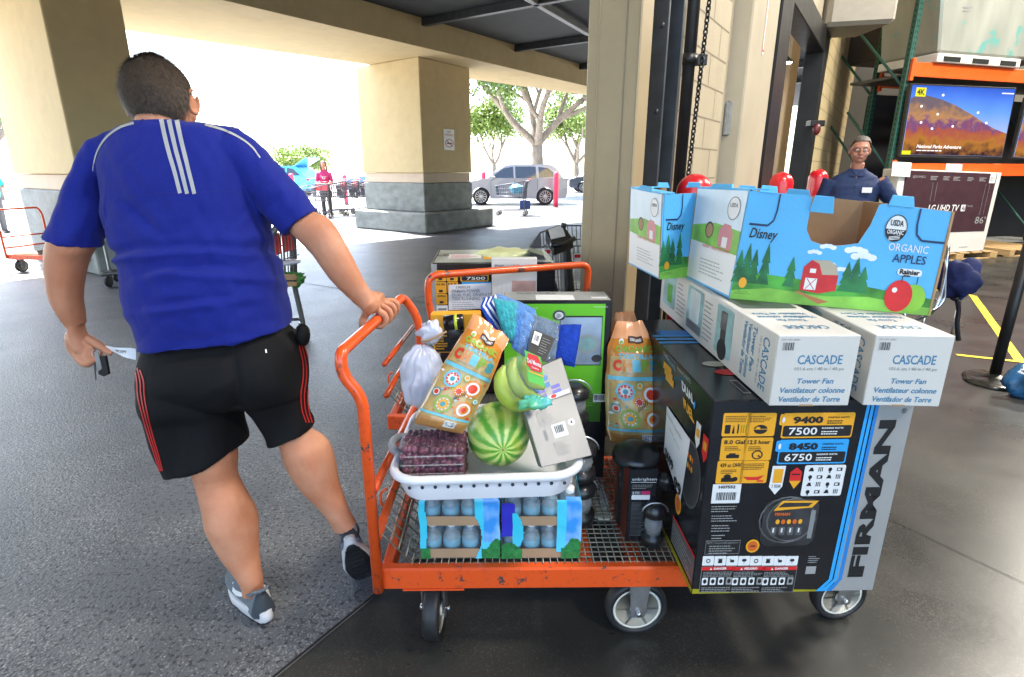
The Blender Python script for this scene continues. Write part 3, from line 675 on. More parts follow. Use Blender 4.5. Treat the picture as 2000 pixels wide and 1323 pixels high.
# blue plastic bag at right edge on floor
M_bluebag = mat('blue_plastic_bag', (.012, .07, .16), .25, var=.3, vs=12, bump=1, bs=20)
def crumple(c, r, m, amp=.25, sc=7, seed=0, n=28, sub=None):
    mb = MB(); mb.ell(c, r, m, n); c = V(c)
    for i, p in enumerate(mb.v):
        d = p - c; q = V((p.x * sc + seed, p.y * sc, p.z * sc)); w = abs(noise.noise(q)) + .5 * abs(noise.noise(q * 2.3)) ; mb.v[i] = c + d * (1 + amp * (w - .3))
    return mb
p = G(2005, 775); tag(crumple((p.x, p.y, .1), (.13, .1, .11), M_bluebag, .8).build('plastic_bag'), 'crumpled blue plastic bag on the floor at the right edge', 'bag')
# chrome cart edge with blue bag behind the apple cartons
root = thing('chrome_cart', 'chrome wire cart partly hidden behind the apple cartons', 'cart', (2.2, 2.6, 0)); mb = MB()
for dz in (0, 9):
    pts = [VY(1762, 600, 2.35 + dz * .012), VY(1772, 633, 2.35 + dz * .01), VY(1820 + dz, 612 - dz, 2.5), VY(1836 + dz, 585, 2.5), VY(1846, 540, 2.5), VY(1852, 480, 2.5)]; mb.tube(fil(pts, .03), .008, M_chrome, 8)
mb.tube([VY(1836, 585, 2.5), VY(1790, 585, 2.7)], .006, M_chrome, 6)
mb.build('wire_frame', root)
for k in range(2): mb = MB(); c = G(1790 + 60 * k, 690); mb.tube([(c.x, c.y, .0), (c.x + .001, c.y, .5)], .012, M_chrome, 6); mb.build('leg', root)
mb = MB(); c = VY(1868, 545, 2.55); mb = crumple(c, (.075, .09, .085), mat('navy_fabric_bag', (.006, .012, .07), .8, var=.2, bump=.6, bs=30), .75, 10, 4, 40); 
tag(mb.build('blue_bag'), 'crumpled navy blue bag hanging beside the apple cartons', 'bag')
mb = MB(); pts = [VY(1868, 580, 2.5), VY(1872, 605, 2.5), VY(1869, 635, 2.5), VY(1872, 665, 2.5)]; mb.tube(cr(pts), .010, M_blk, 7)
tag(mb.build('strap'), 'twisted black strap hanging below the navy blue bag', 'strap')
# ---------------- flatbed cart
def platform_cart(at_, rz, label, main=True):
    root = thing('platform_cart', label, 'cart', at_, rz, 'orange flatbed carts')
    L_, Wd, z1 = 1.50, .70, .288
    def rail(name, a, b, m=M_orange, bv=.006):
        q = loc(); q.box(a, b, m, bv); q.build(name, root)
    rail('side_rail', (0, 0, .212), (L_, .035, z1)); rail('side_rail', (0, Wd - .035, .212), (L_, Wd, z1))
    rail('end_rail', (.004, .037, .214), (.035, Wd - .037, z1 - .004)); rail('end_rail', (L_ - .035, .037, .214), (L_ - .004, Wd - .037, z1 - .004))
    for x in (.62, .78, .98, 1.2): rail('cross_bar', (x, .037, .225), (x + .045, Wd - .037, .268))
    q = loc()
    for k in range(68):
        x = .10 + k * .0225
        if x < L_ - .04: q.tube([(x, .02, z1 + .003), (x, Wd - .02, z1 + .003)], .0021, M_wire, 5)
    for k in range(29): y = .03 + k * .0235; q.tube([(.095, y, z1 - .001), (L_ - .02, y, z1 - .001)], .0021, M_wire, 5)
    q.build('wire_deck', root)
    q = loc()
    for k in range(15):
        y = .03 + k * .0455
        q.tube(fil([(.10, y, z1), (.012, y, .394), (-.012, y, .400), (-.02, y, .385)], .02, 3), .0026, M_wire, 5)
    for t in (.2, .45, .7): q.tube([(lerp(.1, .012, t), .03, lerp(z1, .394, t) + .004), (lerp(.1, .012, t), Wd - .03, lerp(z1, .394, t) + .004)], .0026, M_wire, 5)
    q.build('end_wire_panel', root)
    q = loc(); q.tube([(.0, .02, .388), (.0, Wd - .02, .388)], .0145, M_orange, 12); q.build('lower_brace', root)
    q = loc(); q.tube([(.004, .01, .556), (.03, Wd - .01, .556)], .013, M_orange, 12); q.build('upper_brace', root)
    q = loc(); a = .035
    pts = [(.0 + a * 0, -.012, .222), (.0, -.012, .858), (-.048, -.012, .925), (-.050, -.008, .985), (-.006, .69, .985), (.045, .70, .90), (.05, .70, .80), (.045, Wd, .222)]
    q.tube(fil(pts, .045, 6), .0165, M_orange, 16); q.build('handle', root)
    q = loc(); q.tube(fil([(-.015, .19, .378), (-.026, .19, .40), (-.02, .19, .44), (.0, .19, .45)], .01), .005, M_orange, 6); q.build('hook', root)
    def wheel(x, y, r, w, ang, swivel=True):
        M = Matrix.Translation((x, y, r)) @ Matrix.Rotation(ang, 4, 'Z') @ Matrix.Rotation(R(90), 4, 'X')
        q = loc(); q.lathe([(r * .80, -w / 2), (r * .93, -w / 2), (r * .985, -w * .38), (r, -w * .15), (r, w * .15), (r * .985, w * .38), (r * .93, w / 2), (r * .80, w / 2), (r * .79, 0)], (0, 0, 0), M_rub, 36, cap=False)
        q.v = [M @ v for v in q.v]; wh = q.build('wheel', root)
        q = loc(); rr = r * .80; q.lathe([(rr*1.02, -w * .40), (rr * .88, -w * .42), (rr * .86, -w * .1), (rr * .3, -w * .12), (rr * .28, -w * .5), (.001, -w * .5)], (0, 0, 0), M_rim, 30)
        q.lathe([(.001, w * .5), (rr * .28, w * .5), (rr * .3, w * .12), (rr * .86, w * .1), (rr * .88, w * .42), (rr*1.02, w * .40)], (0, 0, 0), M_rim, 30)
        for k in range(6):
            for sg in (-1, 1):
                Mr = Matrix.Rotation(k * math.pi / 3, 4, 'Z'); q.box((rr * .25, -.004, min(sg * w * .12, sg * w * .4)), (rr * .88, .004, max(sg * w * .12, sg * w * .4)), M_rim, 0, Mr)
        q.v = [M @ v for v in q.v]; q.build('rim', wh)
        c, s = math.cos(ang), math.sin(ang); T = lambda u, v, z: V((x + u * c - v * s, y + u * s + v * c, z))
        q = loc(); off = -.02 if swivel else 0
        for sg in (-1, 1):
            y0 = sg * (w / 2 + .010)
            cc = [T(-.022, y0 - .002, r - .018), T(.022, y0 - .002, r - .018), T(.022, y0 + .002, r - .018), T(-.022, y0 + .002, r - .018), T(-.034, y0 - .002, .204), T(.034, y0 - .002, .204), T(.034, y0 + .002, .204), T(-.034, y0 + .002, .204)]
            q.hexa(cc, M_zinc, .001); q.tube([T(0, y0 + sg * .002, r), T(0, y0 + sg * .014, r)], .009, M_zinc, 6)
        q.hexa([T(-.036, -w / 2 - .013, .200), T(.036, -w / 2 - .013, .200), T(.036, w / 2 + .013, .200), T(-.036, w / 2 + .013, .200), T(-.036, -w / 2 - .013, .207), T(.036, -w / 2 - .013, .207), T(.036, w / 2 + .013, .207), T(-.036, w / 2 + .013, .207)], M_zinc, .001)
        q.build('fork', root)
    wheel(.16, .055, .0965, .050, R(86)); wheel(.16, .64, .085, .045, R(80))
    wheel(.81, .055, .100, .045, R(2), False); wheel(.81, .64, .100, .045, R(2), False)
    wheel(1.505, .11, .092, .045, R(5)); wheel(1.50, .62, .092, .045, R(12))
    q = loc(); q.box((.07, .0, .2075), (.26, .10, .2125), M_orange, .001); q.build('caster_plate', root)
    return root
CX, CY = -.408, 1.415
cart = platform_cart((CX, CY, 0), R(.6), 'foreground orange flatbed cart loaded with cartons and groceries')
# ---------------- large generator carton
def hexbox(name, c, m, parent, b=.003):
    q = MB(); q.hexa(c, m, b); return q
ZD = .2945
def boxat(o, w, d, h, rz):
    o = V(o); a = V((math.cos(rz), math.sin(rz), 0)); n = V((-a.y, a.x, 0)); u = V((0, 0, 1))
    c = [o, o + a * w, o + a * w + n * d, o + n * d]; return c + [p + u * h for p in c]
gc = boxat((.512, 1.306, ZD), .525, .80, .597, R(1.6))
root = thing('generator_carton', 'huge black generator carton with silver end on the cart', 'carton', (.77, 1.7, ZD), R(1.6))
mb = MB(); mb.hexa(gc, M_black, .003)
f = face(gc[0], gc[1], gc[4]); z8 = Z(1250, 600, 2.035)
def U(x, y): return f.uv(*z8(x, y))
def prect(x0, y0, x1, y1, m, l=.001, r=.0):      # axis-aligned in face space from zoom pixels of TL and BR
    a, b = U(x0, y0), U(x1, y1); f.rect(mb, a[0], b[1], b[0], a[1], m, l, r); return a[0], b[1], b[0], a[1]
# silver end, blue stripes, yellow base
f.poly(mb, [(.775, .004), (.998, .004), (.998, .998), (.822, .998)], M_silver, .0008)
for k, (w, mm) in enumerate(((.016, M_blue2), (.016, M_blue2), (.017, M_blue))):
    o_ = .742 + k * .026; o2 = .762 + k * .022
    f.poly(mb, [(o_, .07), (o_ + w + .003, .07), (o2 + w, .998), (o2, .998)], mm, .0014)
    f.poly(mb, [(.68 + k * .03, .004), (.70 + k * .03 + .01, .004), (o_ + w + .003, .07), (o_, .07)], mm, .0014)
M_olive = mat('olive_yellow_print', (.30, .27, .01), .4, var=.2)
f.poly(mb, [(.002, .002), (.69, .002), (.70, .012), (.002, .03)], M_olive, .0006)
f.text(mb, 'FIRMAN', .842, .10, .925, .90, M_bprint, .002, .045, 0, 90)
f.rect(mb, .842, .082, .925, .0995, M_bprint, .002)
f.disc(mb, .884, .125, .012, .012, M_bprint, .0022); f.text(mb, '®', .94, .93, .965, .955, M_bprint, .002)
# amber tiles
tiles = [((333, 421, 432, 512), 'Power', 0), ((430, 421, 531, 512), '', 1), ((325, 519, 416, 608), '8.0 Gal', 2), ((418, 519, 517, 608), '12.5 hour', 3), ((309, 611, 403, 700), '439 cc OHV', 4), ((404, 611, 500, 698), '', 5)]
for (a, b, c, e), t, k in tiles:
    a, b, c, e = prect(a, b, c, e, M_yel, .0012, .008); w = c - a; h = e - b
    if t and k >= 2: f.text(mb, t, a + w * .1, b + h * .72, a + w * .9, b + h * .9, M_bprint, .002, .03)
    else: f.lines(mb, a + w * .08, b + h * .62, a + w * .85, b + h * .92, 4, M_bprint, .002, .4, k)
    if k in (2, 3, 4): f.lines(mb, a + w * .15, b + h * .45, a + w * .8, b + h * .66, 3, M_bprint, .002, .4, k)
    if k == 0:
        f.rect(mb, a + w * .1, b + h * .12, a + w * .3, b + h * .5, M_bprint, .002, .004); f.poly(mb, [(a + w * .36, b + h * .12), (a + w * .46, b + h * .12), (a + w * .42, b + h * .5)], M_bprint, .002); f.rect(mb, a + w * .55, b + h * .12, a + w * .6, b + h * .52, M_bprint, .002)
        for q in (.68, .76, .84): f.rect(mb, a + w * q, b + h * .14, a + w * (q + .03), b + h * .5, M_olive, .002)
    if k == 1:
        f.disc(mb, a + w * .5, b + h * .3, w * .24, h * .2, M_bprint, .002); f.rect(mb, a + w * .22, b + h * .3, a + w * .78, b + h * .33, M_yel, .0025); f.disc(mb, a + w * .4, b + h * .36, w * .08, h * .06, M_yel, .0026)
    if k == 2: f.rect(mb, a + w * .25, b + h * .1, a + w * .75, b + h * .26, M_bprint, .002, .004); f.rect(mb, a + w * .35, b + h * .26, a + w * .6, b + h * .32, M_bprint, .002)
    if k == 3: f.ring(mb, a + w * .5, b + h * .25, w * .2, h * .2, .25, M_bprint, .002); f.poly(mb, [(a + w * .5, b + h * .2), (a + w * .66, b + h * .1), (a + w * .55, b + h * .26)], M_bprint, .0022)
    if k == 4: f.rect(mb, a + w * .2, b + h * .08, a + w * .7, b + h * .26, M_bprint, .002); f.disc(mb, a + w * .42, b + h * .3, w * .14, h * .12, M_bprint, .002); f.disc(mb, a + w * .72, b + h * .2, w * .1, h * .1, M_bprint, .002)
    if k == 5: f.poly(mb, [(a + w * .1, b + h * .3), (a + w * .3, b + h * .14), (a + w * .7, b + h * .14), (a + w * .9, b + h * .36), (a + w * .6, b + h * .28), (a + w * .3, b + h * .28)], M_redp, .002); f.rect(mb, a + w * .65, b + h * .06, a + w * .88, b + h * .13, M_redp, .002)
# watt plates
def watts(x0, y0, x1, y1, m, t1, t2):
    a, b, c, e = prect(x0, y0, x1, y1, m, .0012, .01); w = c - a; h = e - b
    f.rect(mb, a + w * .02, b + h * .06, c - w * .02, b + h * .5, M_bprint, .0018, .008)
    f.text(mb, t1, a + w * .14, b + h * .58, a + w * .56, b + h * .87, M_bprint, .0025, .05); f.text(mb, t2, a + w * .1, b + h * .13, a + w * .5, b + h * .43, M_wprint, .0025, .015)
    f.text(mb, 'STARTING WATTS', a + w * .62, b + h * .78, a + w * .92, b + h * .85, M_bprint, .0025, .02); f.lines(mb, a + w * .62, b + h * .57, a + w * .92, b + h * .74, 2, M_bprint, .0025, .5, 3)
    f.text(mb, 'RUNNING WATTS', a + w * .56, b + h * .36, a + w * .86, b + h * .43, M_wprint, .0025, .03); f.lines(mb, a + w * .56, b + h * .14, a + w * .88, b + h * .32, 2, M_wprint, .0025, .5, 3)
    f.rect(mb, a - w * .045, b + h * .52, a + w * .06, b + h * .96, m, .0010, .008); f.disc(mb, a + w * .005, b + h * .74, w * .02, h * .12, M_wprint, .0026)
watts(572, 421, 838, 517, M_yel, '9400', '7500'); watts(556, 527, 813, 620, M_blue2, '8450', '6750')
# badges and icon panel
M_badge = mat('white_gold_badge', (.62, .55, .4), .45); M_green_p = mat('leaf_green_print', (.08, .34, .03), .5, var=.25, vs=25)
a, b = U(543, 690); f.poly(mb, [(a - .032, b + .075), (a + .036, b + .075), (a + .032, b - .03), (a, b - .07), (a - .036, b - .03)], M_wprint, .0012); f.rect(mb, a - .022, b - .01, a + .026, b + .06, M_yel, .0018); f.text(mb, '3 YEAR', a - .024, b - .035, a + .024, b - .018, M_bprint, .002)
a, b = U(616, 682); f.disc(mb, a, b + .012, .034, .046, M_redp, .0012, 6, R(30)); f.poly(mb, [(a - .03, b - .01), (a + .03, b - .01), (a, b - .05)], M_yel, .0014); f.rect(mb, a - .02, b + .02, a + .02, b + .026, M_bprint, .0018)
a, b, c, e = prect(657, 628, 796, 748, M_wprint, .0012, .01)
rg = random.Random(5)
for i in range(4):
    for j in range(4):
        x = a + (c - a) * (.16 + .23 * i); y = b + (e - b) * (.14 + .24 * j); k = (i + j * 2) % 4
        if k == 0: f.disc(mb, x, y, .010, .010, M_bprint, .002, 12); f.rect(mb, x - .003, y - .018, x + .003, y, M_bprint, .0022)
        elif k == 1: f.rect(mb, x - .014, y - .008, x + .014, y + .008, M_bprint, .002); f.rect(mb, x - .010, y - .004, x + .004, y + .005, M_wprint, .0024)
        elif k == 2: f.poly(mb, [(x - .014, y - .008), (x + .014, y - .008), (x + .006, y + .010), (x - .004, y + .010)], M_bprint, .002)
        else:
            for q in range(3): f.rect(mb, x - .012 + q * .009, y - .010, x - .008 + q * .009, y + .012, M_bprint, .002)
# barcode label
a, b, c, e = prect(290, 704, 393, 778, M_wprint, .0012); f.text(mb, 'H07552', a + .03, e - .022, c - .03, e - .006, M_bprint, .002, .04); f.bars(mb, a + .012, b + .004, c - .01, e - .035, M_wprint, M_bprint, .0016)
# blocks of small print
for y0, y1, n, sd in ((785, 812, 3, 1), (822, 850, 3, 2), (860, 890, 3, 3), (898, 920, 2, 4)):
    a, b = U(285, y0), U(385 if sd < 4 else 340, y1); f.lines(mb, a[0] - .0, b[1], b[0], a[1], n, M_silver, .0012, .35, sd)
a, b, c, e = prect(262, 928, 392, 980, M_greyi, .001); f.rect(mb, a + .002, b + .003, c - .002, e - .003, M_bprint, .0014); f.text(mb, 'QTY: 1 set portable generator', a + .006, e - .018, c - .01, e - .008, M_silver, .002, .01); f.lines(mb, a + .02, b + .004, c - .02, e - .02, 4, M_silver, .002, .4, 8)
# picture of the generator
a, b = U(596, 860); M_dk = mat('print_dark_grey', (.035, .035, .037), .4, var=.5, vs=14); M_mid = mat('print_mid_grey', (.11, .11, .11), .4, var=.4, vs=20)
f.rect(mb, a - .15, b - .12, a + .14, b + .13, M_dk, .0012, .05)
for k in range(2): f.ring(mb, a - .02 + .02 * k, b + .02, .15 - .02 * k, .125 - .01 * k, .06, M_mid, .0016 + .0003 * k)
f.poly(mb, [(a - .10, b + .07), (a + .10, b + .085), (a + .13, b + .12), (a - .06, b + .122)], M_yel, .0022); f.poly(mb, [(a - .08, b + .088), (a + .08, b + .092), (a + .1, b + .11), (a - .05, b + .112)], M_dk, .0025)
f.text(mb, 'FIRMAN', a - .09, b + .045, a - .01, b + .06, mat('print_orange', (.6, .12, .02), .4), .0024, .04)
for k in range(5): f.disc(mb, a - .07 + k * .03, b + .012, .011, .013, MATS['print_orange'] if k % 2 else M_yel, .0024, 10)
for k in range(4): f.rect(mb, a - .10 + k * .045, b - .06, a - .07 + k * .045, b - .015, M_mid, .0022, .006); f.rect(mb, a - .09 + k * .045, b - .045, a - .082 + k * .045, b - .022, M_wprint, .0026)
f.rect(mb, a + .1, b - .08, a + .125, b + .07, M_greyi, .002)
a, b = U(446, 948); f.disc(mb, a, b, .036, .036, M_yel, .0022); f.disc(mb, a, b, .027, .027, MATS['print_orange'], .0026); f.rect(mb, a - .012, b - .003, a + .014, b + .004, M_bprint, .003)
# pictogram row
x = 250
for k in range(8):
    a, b, c, e = prect(x, 989, x + 41, 1026, M_wprint, .0012, .004); x += 47.5; mx_, my = (a + c) / 2, (b + e) / 2
    if k % 4 == 0: f.ring(mb, mx_, my, .012, .012, .4, M_bprint, .002, 10)
    elif k % 4 == 1: f.poly(mb, [(mx_ - .012, my - .012), (mx_ + .012, my - .012), (mx_ + .009, my + .008), (mx_ - .009, my + .008)], M_bprint, .002); f.rect(mb, mx_ - .013, my + .009, mx_ + .013, my + .012, M_bprint, .002)
    elif k % 4 == 2: f.rect(mb, mx_ - .010, my - .008, mx_ + .010, my + .006, M_bprint, .002); f.poly(mb, [(mx_ - .013, my + .004), (mx_ - .009, my + .014), (mx_ - .005, my + .004)], M_bprint, .002)
    else: f.disc(mb, mx_, my + .004, .013, .008, M_bprint, .002, 12); f.rect(mb, mx_ - .0012, my - .013, mx_ + .0012, my, M_bprint, .002)
# danger panels
x = 245
for k, t in enumerate(('DANGER', 'PELIGRO', 'DANGER')):
    a, b, c, e = prect(x, 1031, x + 120, 1131, M_silver, .0012); x += 121; w = c - a; h = e - b
    f.rect(mb, a + .002, b + .002, c - .002, e - .002, M_bprint, .0016); f.rect(mb, a + .002, e - h * .14, c - .002, e - .001, M_redp, .0018); f.text(mb, t, a + w * .36, e - h * .115, a + w * .74, e - h * .03, M_wprint, .0024, .04); f.poly(mb, [(a + w * .24, e - h * .12), (a + w * .31, e - h * .12), (a + w * .275, e - h * .03)], M_wprint, .0024)
    f.lines(mb, a + w * .06, e - h * .38, c - w * .06, e - h * .17, 4, M_silver, .0022, .4, k); f.lines(mb, a + w * .06, b + h * .04, c - w * .06, b + h * .24, 3, M_silver, .0022, .4, k + 5)
    for q in range(4): f.rect(mb, a + w * (.05 + .24 * q), b + h * .3, a + w * (.22 + .24 * q), b + h * .58, M_wprint if q < 3 else M_silver, .0022, .003); f.disc(mb, a + w * (.135 + .24 * q), b + h * .44, w * .055, h * .09, M_bprint, .0026, 8)
f.lines(mb, U(665, 1015)[0], U(665, 1015)[1], U(715, 990)[0], U(665, 985)[1], 4, M_silver, .0014, .4, 9)
f.rect(mb, U(655, 1060)[0], U(655, 1060)[1], U(700, 1030)[0], U(655, 1030)[1], M_silver, .0012)
# left side
g = face(gc[3], gc[0], gc[7]); f2 = g
def LU(x, y): return g.uv(1270 + x / 2.283, 620 + y / 2.283)
g.poly(mb, [(.0, .002), (.998, .002), (.998, .03), (.0, .05)], M_olive, .0008)
def ltext(t, pts, m, bold=.03):       # text between three zoom pixels BL, BR, TL
    bl, br, tl = [LU(*p) for p in pts]; vs, tr = glyphs(t, bold)
    g.tri(mb, [(bl[0] + (br[0] - bl[0]) * x + (tl[0] - bl[0]) * y, bl[1] + (br[1] - bl[1]) * x + (tl[1] - bl[1]) * y) for x, y in vs], tr, m, .002)
ltext('DUAL', [(146, 325), (200, 398), (142, 278)], M_wprint, .05); ltext('FUEL', [(153, 404), (200, 478), (148, 352)], M_yel, .05)
a, b = LU(200, 392); g.disc(mb, a, b, .008, .02, M_blue2, .002, 10); 
for (x, y), m, r in (((215, 525), M_wprint, 1.0), ((247, 585), M_redp, 1.1)):
    a, b = LU(x, y); g.poly(mb, [(a - .022 * r, b + .06), (a + .022 * r, b + .06), (a + .022 * r, b - .03), (a, b - .07), (a - .022 * r, b - .03)], m, .002)
    g.rect(mb, a - .014, b - .01, a + .014, b + .03, M_yel, .0026)
ltext('STARTING WATTS', [(64, 170), (115, 240), (62, 150)], M_silver, .02); ltext('RUNNING WATTS', [(124, 235), (185, 300), (122, 215)], M_silver, .02)
for k in range(3):
    a, b = LU(75 + k * 8, 215 + k * 30); c, e = LU(110, 300); g.rect(mb, LU(62, 200)[0] + .02 * k, b - .03, LU(100, 200)[0] + .02 * k, b + .01, M_yel, .0014)
a, b = LU(180, 700); g.disc(mb, a, b, .10, .17, M_dk, .0012); g.ring(mb, a, b, .10, .17, .08, M_mid, .0016)
for k in range(6): g.disc(mb, a - .03 + .02 * (k % 3), b + .08 - .05 * (k // 3), .008, .016, M_yel if k % 2 else MATS['print_orange'], .002, 10)
a, b = LU(127, 832); g.disc(mb, a, b, .034, .055, M_yel, .0022); g.disc(mb, a, b, .024, .04, MATS['print_orange'], .0026)
a0 = LU(96, 960); a1 = LU(195, 1125)
g.poly(mb, [(a0[0], .05), (a1[0], .05), (a1[0], .20), (a0[0], .20)], M_mid, .0012); g.rect(mb, a0[0], .195, a1[0], .21, M_redp, .0016); g.lines(mb, a0[0] + .01, .06, a1[0] - .01, .18, 6, M_silver, .0018, .4, 2)
# top print
t = face(gc[4], gc[5], gc[7])
t.rect(mb, .06, .72, .5, .80, M_blue, .0012)
for k in range(3): t.rect(mb, .0, .60 + k * .05, .5, .625 + k * .05, M_blue2, .0015)
for x, y, m in ((.2, .34, M_badge), (.22, .25, M_redp)): t.disc(mb, x, y, .07, .03, m, .0016)
for k in range(3): t.rect(mb, .18 + .06 * k, .05, .22 + .06 * k, .17, M_silver, .0014); t.rect(mb, .185 + .06 * k, .06, .215 + .06 * k, .16, M_bprint, .0018)
mb.build('carton_body', root)
# paper price sheet taped on the left side: a thing stuck on, part of the carton
q = MB(); P_ = [LU(80, 395), (LU(184, 546)), (LU(140, 820)), LU(66, 600)]
q.add([g.fn(u, v, .004) for u, v in P_], [(0, 1, 2, 3)], M_paper); q.add([g.fn(u, v, .0035) for u, v in P_], [(3, 2, 1, 0)], M_paper)
def pt(tx, bl, br, tl, m, bold=.02, l=.006):
    bl, br, tl = LU(*bl), LU(*br), LU(*tl); vs, tr = glyphs(tx, bold); g.tri(q, [(bl[0] + (br[0] - bl[0]) * x + (tl[0] - bl[0]) * y, bl[1] + (br[1] - bl[1]) * x + (tl[1] - bl[1]) * y) for x, y in vs], tr, m, l)
pt('$699', (72, 625), (108, 700), (74, 572), M_bprint, .03); pt('.99', (104, 745), (142, 812), (108, 690), M_bprint, .03)
pt('POWERED EQUIPMENT', (84, 440), (150, 560), (84, 422), M_greyi, 0); pt('1900539 generator', (92, 500), (140, 600), (92, 486), M_greyi, 0)
q.build('price_sheet', root, 'white handwritten looking price sheet taped to the left side')
# ---------------- tower fan cartons
def fan_box(o, w, rz, label):
    c = boxat(o, w, 1.03, .181, rz); root = thing('tower_fan_carton', label, 'carton', o, rz, 'long white fan cartons'); mb = MB(); mb.hexa(c, M_fanw, .002)
    f = face(c[0], c[1], c[4])
    f.text(mb, 'CASCADE', .27, .60, .82, .73, M_fanb, .001, .012); f.text(mb, '101.6 cm / 40 in / 40 po', .25, .50, .86, .56, M_greyi, .001)
    f.text(mb, 'Tower Fan', .30, .325, .76, .40, M_fanb, .001, .02, .12); f.text(mb, 'Ventilateur colonne', .10, .19, .92, .27, M_fanb, .001, .02, .12); f.text(mb, 'Ventilador de Torre', .10, .06, .88, .14, M_fanb, .001, .02, .12)
    f.bars(mb, .05, .76, .21, .92, M_fanw, M_bprint, .0008, 4, 16); f.text(mb, 'ITEM / ART. 685863', .04, .93, .26, .955, M_greyi, .001)
    f.poly(mb, [(.36, .0), (.56, .0), (.54, .022), (.38, .022)], M_card, .0012)
    t = face(c[4], c[5], c[7]); 
    t.text(mb, 'CASCADE', .25, .055, .8, .085, M_fanb, .001, .012, 0, 180); t.text(mb, 'Tower Fan', .3, .125, .7, .145, M_fanb, .001, .02, .12, 180); t.text(mb, 'Ventilateur colonne', .12, .155, .9, .178, M_fanb, .001, .02, .12, 180); t.text(mb, 'Ventilador de Torre', .12, .19, .86, .21, M_fanb, .001, .02, .12, 180)
    t.rect(mb, .1, .26, .92, .58, M_greyph, .0008, .03); t.rect(mb, .2, .30, .5, .52, M_dk, .0012, .03)
    s = face(c[3], c[0], c[7])
    s.text(mb, 'CASCADE', .93, .12, .965, .88, M_fanb, .001, .012, 0, -90); s.text(mb, '101.6 cm / 40 in / 40 po', .908, .15, .922, .85, M_greyi, .001, 0, 0, -90)
    for k, tt in enumerate(('Tower Fan', 'Ventilateur colonne', 'Ventilador de Torre')): s.text(mb, tt, .87 - k * .028, .1 + .15 * (k == 0), .892 - k * .028, .94, M_fanb, .001, .02, .1, -90)
    s.rect(mb, .62, .12, .745, .94, M_teal, .0008, .03); s.rect(mb, .66, .18, .70, .86, M_dk, .0012, .01); s.disc(mb, .68, .22, .035, .18, M_bprint, .0016); s.rect(mb, .655, .55, .70, .84, M_mid, .0018, .004)
    s.rect(mb, .34, .1, .50, .94, M_teal, .0008, .02); s.rect(mb, .37, .3, .47, .9, M_ltg, .0012, .02); s.rect(mb, .35, .12, .49, .28, M_greyph, .0014)
    s.lines(mb, .51, .15, .60, .9, 9, M_greyi, .001, .3, 4)
    s.rect(mb, .04, .2, .2, .92, M_teal, .0008, .02); s.rect(mb, .1, .3, .16, .7, M_green_p, .0012); s.lines(mb, .22, .2, .32, .9, 8, M_greyi, .001, .3, 5)
    mb.build('carton_body', root); return root
M_teal = mat('photo_teal_print', (.25, .42, .42), .4, var=.35, vs=5, stretch=(3, 1, 3)); M_ltg = mat('photo_pale_print', (.55, .62, .62), .4, var=.2, vs=9); M_greyph = mat('photo_grey_print', (.08, .09, .095), .4, var=.5, vs=9)
fan_box((.633, 1.262, .8955), .196, R(.4), 'long white tower fan carton, left of the pair, across the black carton')
fan_box((.866, 1.266, .8955), .182, R(-3.0), 'long white tower fan carton, right of the pair, under the apple carton')
# ---------------- apple cartons
M_apple = mat('apple_carton_blue', (.09, .40, .70), .55, var=.05, vs=4, bump=.15, bs=120, stretch=(1, 1, 1))
M_hillg = mat('printed_meadow', (.06, .28, .035), .55, var=.5, vs=14); M_hillg2 = mat('printed_meadow_light', (.20, .46, .06), .55, var=.35, vs=12); M_tree_p = mat('printed_trees', (.02, .16, .05), .55, var=.5, vs=18)
M_cloud = mat('printed_cloud', (.70, .76, .82), .55, var=.1, vs=20); M_barn = mat('printed_barn_red', (.50, .02, .025), .5, var=.15, vs=20); M_navy = mat('navy_ink', (.01, .03, .10), .5)
M_path = mat('printed_path', (.42, .16, .06), .5); M_appr = mat('printed_apple_red', (.55, .012, .015), .3, var=.35, vs=9); M_appg = mat('printed_apple_green', (.22, .48, .04), .35, var=.2, vs=9); M_pale = mat('printed_pale_end', (.62, .72, .78), .5, var=.08)
